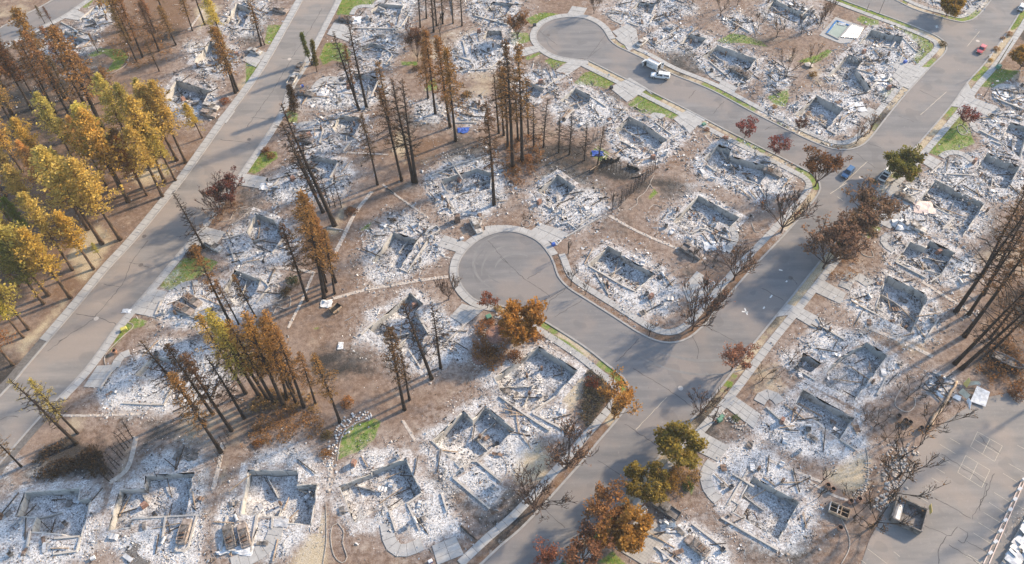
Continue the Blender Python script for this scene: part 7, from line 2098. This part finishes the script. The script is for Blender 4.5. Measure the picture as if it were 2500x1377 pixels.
boxy(A('a2', 255, 192), (.8, .7, .8), 'plastic_dark', 'dark bin on the pavement of the upper cul-de-sac', 'rubbish_bin', 'bin')
boxy(A('b2', 392, 478), (.8, .7, .8), 'plastic_blue', 'dark blue bin on the drive right of the middle cul-de-sac', 'rubbish_bin', 'bin')
boxy(A('a3', 1195, 1133), (.6, .6, .7), 'plastic_dark', 'dark bin beside the pavement below the right lawn', 'rubbish_bin', 'bin')
boxy(A('a3', 1043, 460), (.8, .8, .8), 'plastic_blue', 'blue barrel on the wide drive at the right', 'barrel', 'barrel')
boxy(A('a3', 935, 597), (.8, .7, .9), 'cream_panel', 'cream appliance standing on the drive below the pool house', 'appliance', 'appliance')
boxy(A('b1', 1580, 432), (.9, .6, .5), 'white_panel', 'white box on the stained drive left of the cul-de-sac', 'box', 'box')
boxy(A('c2', 838, 1243), (.9, .6, .5), 'white_panel', 'white bag-like box under the big orange-gold tree', 'box', 'box')
boxy(A('c1', 1302, 1362), (.8, .6, .5), 'plastic_blue', 'blue and white box beside the bottom drive', 'box', 'box', lid='white_panel')
boxy(A('c0', 660, 1340), (.8, .6, .5), 'white_panel', 'white box on the yard at the bottom left', 'box', 'box')
# cart with open bed
def cart():
    o = at((820, 757), name='garden_cart', label='small dark garden cart with an open bed on the bare yard', cat='cart', toward=(835, 745))
    MB().box((0, 0, .5), (2.4, 1.5, .08)).build('bed', M['black'], o)
    for y in (-.75, .75): MB().box((0, y, .75), (2.4, .08, .5)).build('side_board', M['wood'], o)
    for x in (-1.2, 1.2): MB().box((x, 0, .75), (.08, 1.42, .5)).build('end_board', M['char_wood'], o)
    for s in (-1, 1): MB().cyl((0, s * .85, .3), (0, s * 1.0, .3), .3, 14).build('wheel', M['burnt_dark'], o)
cart()
# framed hatches lying on drives
for i, (px, l) in enumerate(((A('b2', 430, 447), 'white-framed square hatch on the drive right of the cul-de-sac'), (A('b2', 1557, 755), 'white-framed square hatch on the corner drive'), (A('c2', 1020, 992), 'white-framed square hatch beside the burned pickup'), (A('c2', 552, 430), 'white-framed square hatch above the dark bare tree'))):
    o = at(px, .6, 'ground_hatch', l, 'hatch', .14)
    m = MB()
    for x, y, sx, sy in ((0, .42, .96, .14), (0, -.42, .96, .14), (.42, 0, .14, .7), (-.42, 0, .14, .7)): m.box((x, y, .03), (sx, sy, .1))
    m.build('frame', M['white_panel'], o); MB().box((0, 0, .02), (.7, .7, .06)).build('lid', M['iron'], o)
# crumpled tarps and big sheets
def crumple(px, r, mat, label, name='tarp', cat='tarp', sy=.7, hz=.5, seed=1):
    rs = np.random.RandomState(seed); p = g(*px); n = 7; V = []
    for i in range(n):
        for j in range(n):
            u, v = i / (n - 1) - .5, j / (n - 1) - .5
            V.append((p.x + u * 2 * r + rs.normal(0, .08 * r), p.y + v * 2 * r * sy + rs.normal(0, .08 * r), .15 + abs(rs.normal(0, hz)) * (1 - 2 * max(abs(u), abs(v)) * .8)))
    tag(MB().raw(V, [(i * n + j, (i + 1) * n + j, (i + 1) * n + j + 1, i * n + j + 1) for i in range(n - 1) for j in range(n - 1)]).build(name, M[mat]), label, cat)
crumple((1459, 376), 1.5, 'plastic_blue', 'crumpled blue tarp beside a thin dead tree above the dark pit')
crumple((1131, 319), 1.5, 'plastic_blue', 'blue tarp on the slab right of the brown pines', seed=2, hz=.25)
crumple((2254, 508), 2.6, 'pink_panel', 'large pink roof sheet lying on white ash', 'roof_sheet', 'roof sheet', .8, .35, 3)
crumple((2199, 550), 2.0, 'white_panel', 'pale tent-like sheet leaning at the end of the drive', 'roof_sheet', 'roof sheet', .9, 1.0, 4)
crumple((1744, 603), 2.4, 'white_panel', 'white collapsed door panels beside the trailer frames', 'door_panel', 'door panel', .6, .35, 5)
crumple((1150, 522), 2.2, 'sheet', 'curved pale metal sheet above the rusted cabinet', 'metal_sheet', 'metal sheet', .3, .5, 6)
crumple((1640, 1290), 2.2, 'sheet', 'long bent garage-door panel below the burned pickup', 'metal_sheet', 'metal sheet', .35, .3, 7)
crumple((1630, 1278), 1.5, 'sheet', 'curled grey metal strip beside the burned pickup', 'metal_sheet', 'metal sheet', .5, .9, 8)
crumple((832, 845), .6, 'white_panel', 'narrow white scrap lying on the bare brown yard', 'metal_scrap', 'scrap', 1.6, .15, 9)
crumple((797, 742), 1.3, 'white_panel', 'pile of white boards above the garden cart', 'board_pile', 'boards', .8, .3, 10)
crumple((455, 1110), 2.2, 'burnt_dark', 'dark grey corrugated sheet behind the second bottom-row ruin', 'metal_sheet', 'metal sheet', .6, .15, 11)
crumple((575, 1343), 3.2, 'white_panel', 'white fallen garage door across the two gutted cars', 'garage_door', 'garage door', .25, .3, 12)
crumple((650, 456), 1.6, 'white_panel', 'white fallen garage door at the burned drive by the left road', 'garage_door', 'garage door', .8, .25, 13)
crumple((790, 225), 1.6, 'sheet', 'bent pale garage door above the crushed burned car', 'garage_door', 'garage door', 1.2, .3, 14)
crumple((870, 50), 1.6, 'white_panel', 'bent white garage door at the top house by the left road', 'garage_door', 'garage door', 1.2, .3, 15)
crumple((2092, 262), 2.2, 'white_panel', 'white panel sheet on the ash of the corner lot', 'roof_sheet', 'roof sheet', .9, .12, 16)
crumple((2150, 195), 2.4, 'sheet', 'grey ribbed sheet on the drive side of the double cellar', 'roof_sheet', 'roof sheet', .9, .12, 17)
crumple((2443, 235), 2.2, 'white_panel', 'pale roof slab on the ash at the right edge', 'roof_sheet', 'roof sheet', .8, .2, 18)
crumple((683, 1277), 1.7, 'sheet', 'grey ribbed panel on the entry steps of the third bottom-row ruin', 'metal_sheet', 'metal sheet', .5, .1, 19)
crumple((310, 760), 1.0, 'white_panel', 'small white sheet beside the left pavement', 'metal_scrap', 'scrap', .6, .1, 20)
# open wooden boxes
for px, l, mt in (((2037, 1245), 'open wooden box, left of two beside the burned tree', 'wood'), ((2056, 1254), 'open wooden box, right of two beside the burned tree', 'char_wood')):
    o = at(px, -.45, 'wooden_box', l, 'box')
    MB().box((0, 0, .1), (2.0, 1.9, .08)).build('floor', M['black'], o)
    for y in (-.98, .98): MB().box((0, y, .5), (2.1, .12, .9)).build('side_board', M['wood'], o)
    for x in (-1.05, 1.05): MB().box((x, 0, .5), (.12, 1.82, .9)).build('end_board', M['sheet' if x < 0 else 'wood'], o)
    MB().bar((-1.0, 0, .8), (1.0, 0, .8), .08, .08).build('cross_bar', M['wood'], o)
# barrels and planters
for i, (px, l) in enumerate(((A('c3', 958, 345), 'rusty barrel, first in the row above the burned trees'), (A('c3', 1005, 377), 'rusty barrel, second in the row above the burned trees'), (A('c3', 1037, 391), 'rusty barrel, third in the row above the burned trees'), (A('c3', 1117, 430), 'rusty barrel standing alone by the fallen trunk'), (A('c3', 458, 832), 'round clay planter at the upper end of the tan yard wall'), (A('c3', 495, 860), 'round clay planter second along the tan yard wall'), (A('c3', 680, 930), 'round clay planter at the lower tip of the tan yard'), (A('c3', 620, 943), 'dark clay planter beside the tan yard tip'), (A('c3', 545, 1130), 'dark burned pot below the two wooden boxes'), (A('b0', 843, 1262), 'round clay ring bed in the planting beside the left road'))):
    o = at(px, 0, 'barrel' if 'barrel' in l else 'planter', l, 'barrel' if 'barrel' in l else 'planter')
    mt = M['rust' if 'barrel' in l else 'terracotta']
    m = MB(); m.tube([(0, 0, 0), (0, 0, .45), (0, 0, .9)], [.42, .52, .45], 14, cap=False); m.build('shell', mt, o)
    m = MB(); m.cyl((0, 0, .55), (0, 0, .6), .44, 14); m.build('soil', M['black'], o)
    m = MB(); m.tube([(.46 * math.cos(t * .524), .46 * math.sin(t * .524), .9) for t in range(13)], .05, 5); m.build('rim', mt, o)
# stone ring beds
for (px, r, l) in ((A('b2', 158, 1135), 1.2, 'red-soil ring bed round the foot of the rusty orange tree'), (A('b1', 1830, 1130), 2.6, 'ring of pale stones in the brown brush'), (A('b1', 1710, 1300), 1.9, 'thin ring bed left of the brown brush')):
    p = g(*px); o = tag(empty('ring_bed', (p.x, p.y, 0)), l, 'ring bed')
    for k in range(int(r * 11)):
        a = 6.283 * k / int(r * 11); s = ob('stone', STONES[k % 6], o); s.location = (math.cos(a) * r, math.sin(a) * r * 1.1, .1); s.scale = (.42, .42, .4); s.rotation_euler = (0, 0, a)
    MB().cyl((0, 0, 0), (0, 0, .06), r * .9, 20).build('soil', M['brick'], o)
# boulder, white rock bank, rubble bank
o = ob('boulder', STONES[2]); p = g(*A('a3', 338, 483)); o.location = (p.x, p.y, .4); o.scale = (3.0, 2.4, 1.8)
tag(o, 'pale round boulder beside the reddish backyard tree', 'boulder')
def stone_bank(pts, w, n, label, mat, seed, size=(.25, .6)):
    rs = random.Random(seed); P = resample(W(pts), .5); N = normals2(P)
    o = tag(empty('stone_bank', P[0]), label, 'stones'); o.location = (0, 0, 0)
    for k in range(n):
        i = rs.randrange(len(P)); s = ob('stone', STONES[k % 6] if mat is None else mat[k % len(mat)], o)
        s.location = P[i] + N[i] * rs.gauss(0, w / 2) + Vector((0, 0, .1)); k_ = rs.uniform(*size); s.scale = (k_, k_ * rs.uniform(.6, 1.2), k_ * .8); s.rotation_euler = (rs.uniform(-.4, .4), rs.uniform(-.4, .4), rs.uniform(0, 6))
WST = []
for i in range(4):
    me = STONES[i].copy(); me.materials.clear(); me.materials.append(M['sheet']); WST.append(me)
stone_bank(F('c1', (590,700), (600,560), (640,470), (740,360), (880,320)), 1.6, 120, 'bank of broken white stones left of the dark green lawn', WST, 3, (.25, .65))
stone_bank(F('c3', (1050,540), (1020,640), (960,760), (900,880), (830,1000)), 1.8, 140, 'rough stone bank along the edge of the parking lot', None, 4, (.3, .8))
stone_bank(F('c3', (930,540), (950,640), (900,700), (850,770)), 2.0, 80, 'patch of pale stones on the scorched slope', None, 5, (.3, .6))
stone_bank(F('c3', (750,700), (740,820), (660,920)), .8, 60, 'curved row of small stones right of the tan yard', None, 6, (.25, .5))
stone_bank(F('b3', (1390,900), (1480,950), (1560,1000)), 3.0, 60, 'litter of stones under the leaning black trunks', None, 7, (.3, .7))
stone_bank(F('c2', (1560,310), (1650,380), (1720,420)), 1.2, 60, 'stone edge beside the green utility boxes', None, 8, (.25, .6))
# dark burned pit enclosure beside the hedge: charred panels
o = tag(empty('burned_enclosure'), 'charred black plank enclosure behind the hedge rows', 'enclosure')
for a, b, z in (((1468, 399), (1497, 399), 1.9), ((1497, 399), (1512, 393), 1.7), ((1530, 407), (1560, 418), 1.2), ((1448, 424), (1468, 399), 1.3), ((1540, 436), (1565, 432), .5)):
    P = resample(W([a, b]), .45)
    for i in range(len(P) - 1):
        h = z * random.uniform(.7, 1.05)
        MB().bar((P[i].x, P[i].y, h / 2), (P[i + 1].x * .96 + P[i].x * .04, P[i + 1].y * .96 + P[i].y * .04, h / 2), .08, h).build('plank', M['black' if random.random() < .7 else 'char_wood'], o)
for a, b in (((1476, 375), (1511, 393)), ((1501, 387), (1516, 372)), ((1440, 424), (1463, 407)), ((1553, 412), (1570, 396))):
    p, q = g(*a), g(*b); MB().bar((p.x, p.y, 1.2), (q.x, q.y, 1.0), .14, .14).build('timber', M['wood'], o)
# walkway posts and low rails on the parking lot, ruined building at the right corner
ra, rb = W(F('c3', (1835, 780), (1560, 1377))), W(F('c3', (1848, 800), (1600, 1377)))
o = tag(empty('bike_rail'), 'long low double rail crossing the parking lot stalls', 'rail')
for P in (ra, rb): MB().bar((P[0].x, P[0].y, .12), (P[1].x, P[1].y, .12), .16, .14).build('rail', M['pink_panel'], o)
for k in range(8):
    t = .02 + k / 8; p = ra[0].lerp(ra[1], t); q = rb[0].lerp(rb[1], t)
    mm = MB(); mm.box((p.x, p.y, .5), (.5, .3, .9), (0, 0, .5)); mm.box((p.x + .1, p.y, 1.0), (.9, .5, .12), (0, 0, .5)); mm.build('rail_post', M['silver_paint'], o)
def corner_building():
    o = tag(empty('burned_hall'), 'burned hall with white roof sheets at the bottom right corner', 'building ruin')
    P = ccw(W([(2432, 1395), (2505, 1255), (2600, 1300), (2560, 1420)]))
    MB().prism(P, 0, .5).build('slab', M['foundation'], o)
    rs = np.random.RandomState(9); a, b, c = W([(2440, 1385)])[0], W([(2505, 1268)])[0], W([(2540, 1400)])[0]
    for i in range(12):
        for j in range(5):
            p = a.lerp(b, (i + .5) / 12) + (c - a) * ((j + .5) / 5.5)
            if rs.rand() < .2: continue
            mm = MB(); mm.box((p.x, p.y, .75 + rs.uniform(0, .5)), (1.5 * rs.uniform(.7, 1.1), 1.9 * rs.uniform(.7, 1.1), .06), (rs.normal(0, .12), rs.normal(0, .12), .62 + rs.normal(0, .1))); mm.build('roof_sheet', M['white_panel' if rs.rand() < .8 else 'sheet'], o)
    x = rs.uniform(P[0].x - 5, P[0].x + 22, 3000); y = rs.uniform(44, 66, 3000); k = inside(offset_poly(P, 1.5), x, y)
    tag(ob('rubble', rubble_mesh('rubble', x[k], y[k], np.full(k.sum(), .5), rs, np.full(k.sum(), .3)), o), kind='stuff')
corner_building()
# sign boards, mailbox
o = at((2414, 141), .6, 'notice_board', 'white folding board on the verge beside the red car', 'sign board')
for s in (-1, 1): m = MB(); panel(m, [(-.5, s * .35, 0), (.5, s * .35, 0), (.5, s * .03, 1.1), (-.5, s * .03, 1.1)], .04); m.build('board', M['white_panel'], o)
for px, l in ((A('a1', 275, 178), 'white mailbox on the corner lawn by the left road'), (A('a1', 178, 328), 'white mailbox beside the silver burned car drive'), (A('a2', 795, 568), 'white yard sign on the green front lawn'), (A('a2', 1310, 430), 'pink yard sign on the bare lawn beside the utility van')):
    o = at(px, .4, 'mailbox' if 'mailbox' in l else 'yard_sign', l, 'mailbox' if 'mailbox' in l else 'sign')
    MB().cyl((0, 0, 0), (0, 0, .9), .05, 6).build('post', M['wood'], o)
    if 'mailbox' in l:
        m = MB(); m.loft([[(x, .2 * math.cos(t * .63), 1.0 + .2 * max(-.6, math.sin(t * .63))) for t in range(10)] for x in (-.3, .3)]); m.build('box', M['white_panel'], o)
    else: MB().box((0, 0, 1.0), (.7, .05, .6)).build('board', M['white_panel' if 'white' in l else 'pink_panel'], o)

# ------------------------------------------------------------------ grass tufts on the surviving lawns
rs = np.random.RandomState(77)
for li, px in enumerate(GREEN):
    P = W(px); x, y, bb = sample_in(P, 4, rs, 0.0)
    n = int(min(bb * 9, 4000)); x, y, _ = sample_in(P, n, rs, 0.0)
    k = (sdf(P, x, y) < -0.2) & (vnoise(x, y, 1.6, 5) > 0.25)
    for rp in RP: k &= ~inside(rp, x, y)
    x, y = x[k], y[k]
    if len(x) < 5: continue
    V, q, t = leafcloud(np.stack([x, y, np.full(len(x), 0.06)], -1), np.full(len(x), 0.26), 2, rs, 0.7, 0.45, 1.0, 0.5)
    t[:, 1] *= 0.86
    o = tag(ob('lawn_grass', mesh_np('lawn_grass', V, q, None, [M['grass_blade']], t)), kind='stuff')
    o.color = (0.17, 0.25, 0.045, 1) if li % 3 else (0.25, 0.25, 0.06, 1)
    if li == 25: o.color = (0.05, 0.11, 0.025, 1)
    o['label'] = 'surviving grass on a garden lawn'; o['category'] = 'grass'

# ------------------------------------------------------------------ thin smoke haze over the whole place
hz = MB().box((0, 0, 74.0), (5400, 5400, 152.0)).build('haze', [])
hm = bpy.data.materials.new('haze_air'); hm.use_nodes = True
hm.node_tree.nodes.clear()
pv = hm.node_tree.nodes.new('ShaderNodeVolumePrincipled')
pv.inputs['Color'].default_value = (0.90, 0.94, 1.0, 1)
pv.inputs['Density'].default_value = 0.00014
pv.inputs['Anisotropy'].default_value = 0.0
mo = hm.node_tree.nodes.new('ShaderNodeOutputMaterial')
hm.node_tree.links.new(pv.outputs[0], mo.inputs['Volume'])
hz.data.materials.append(hm)
tag(hz, kind='stuff')
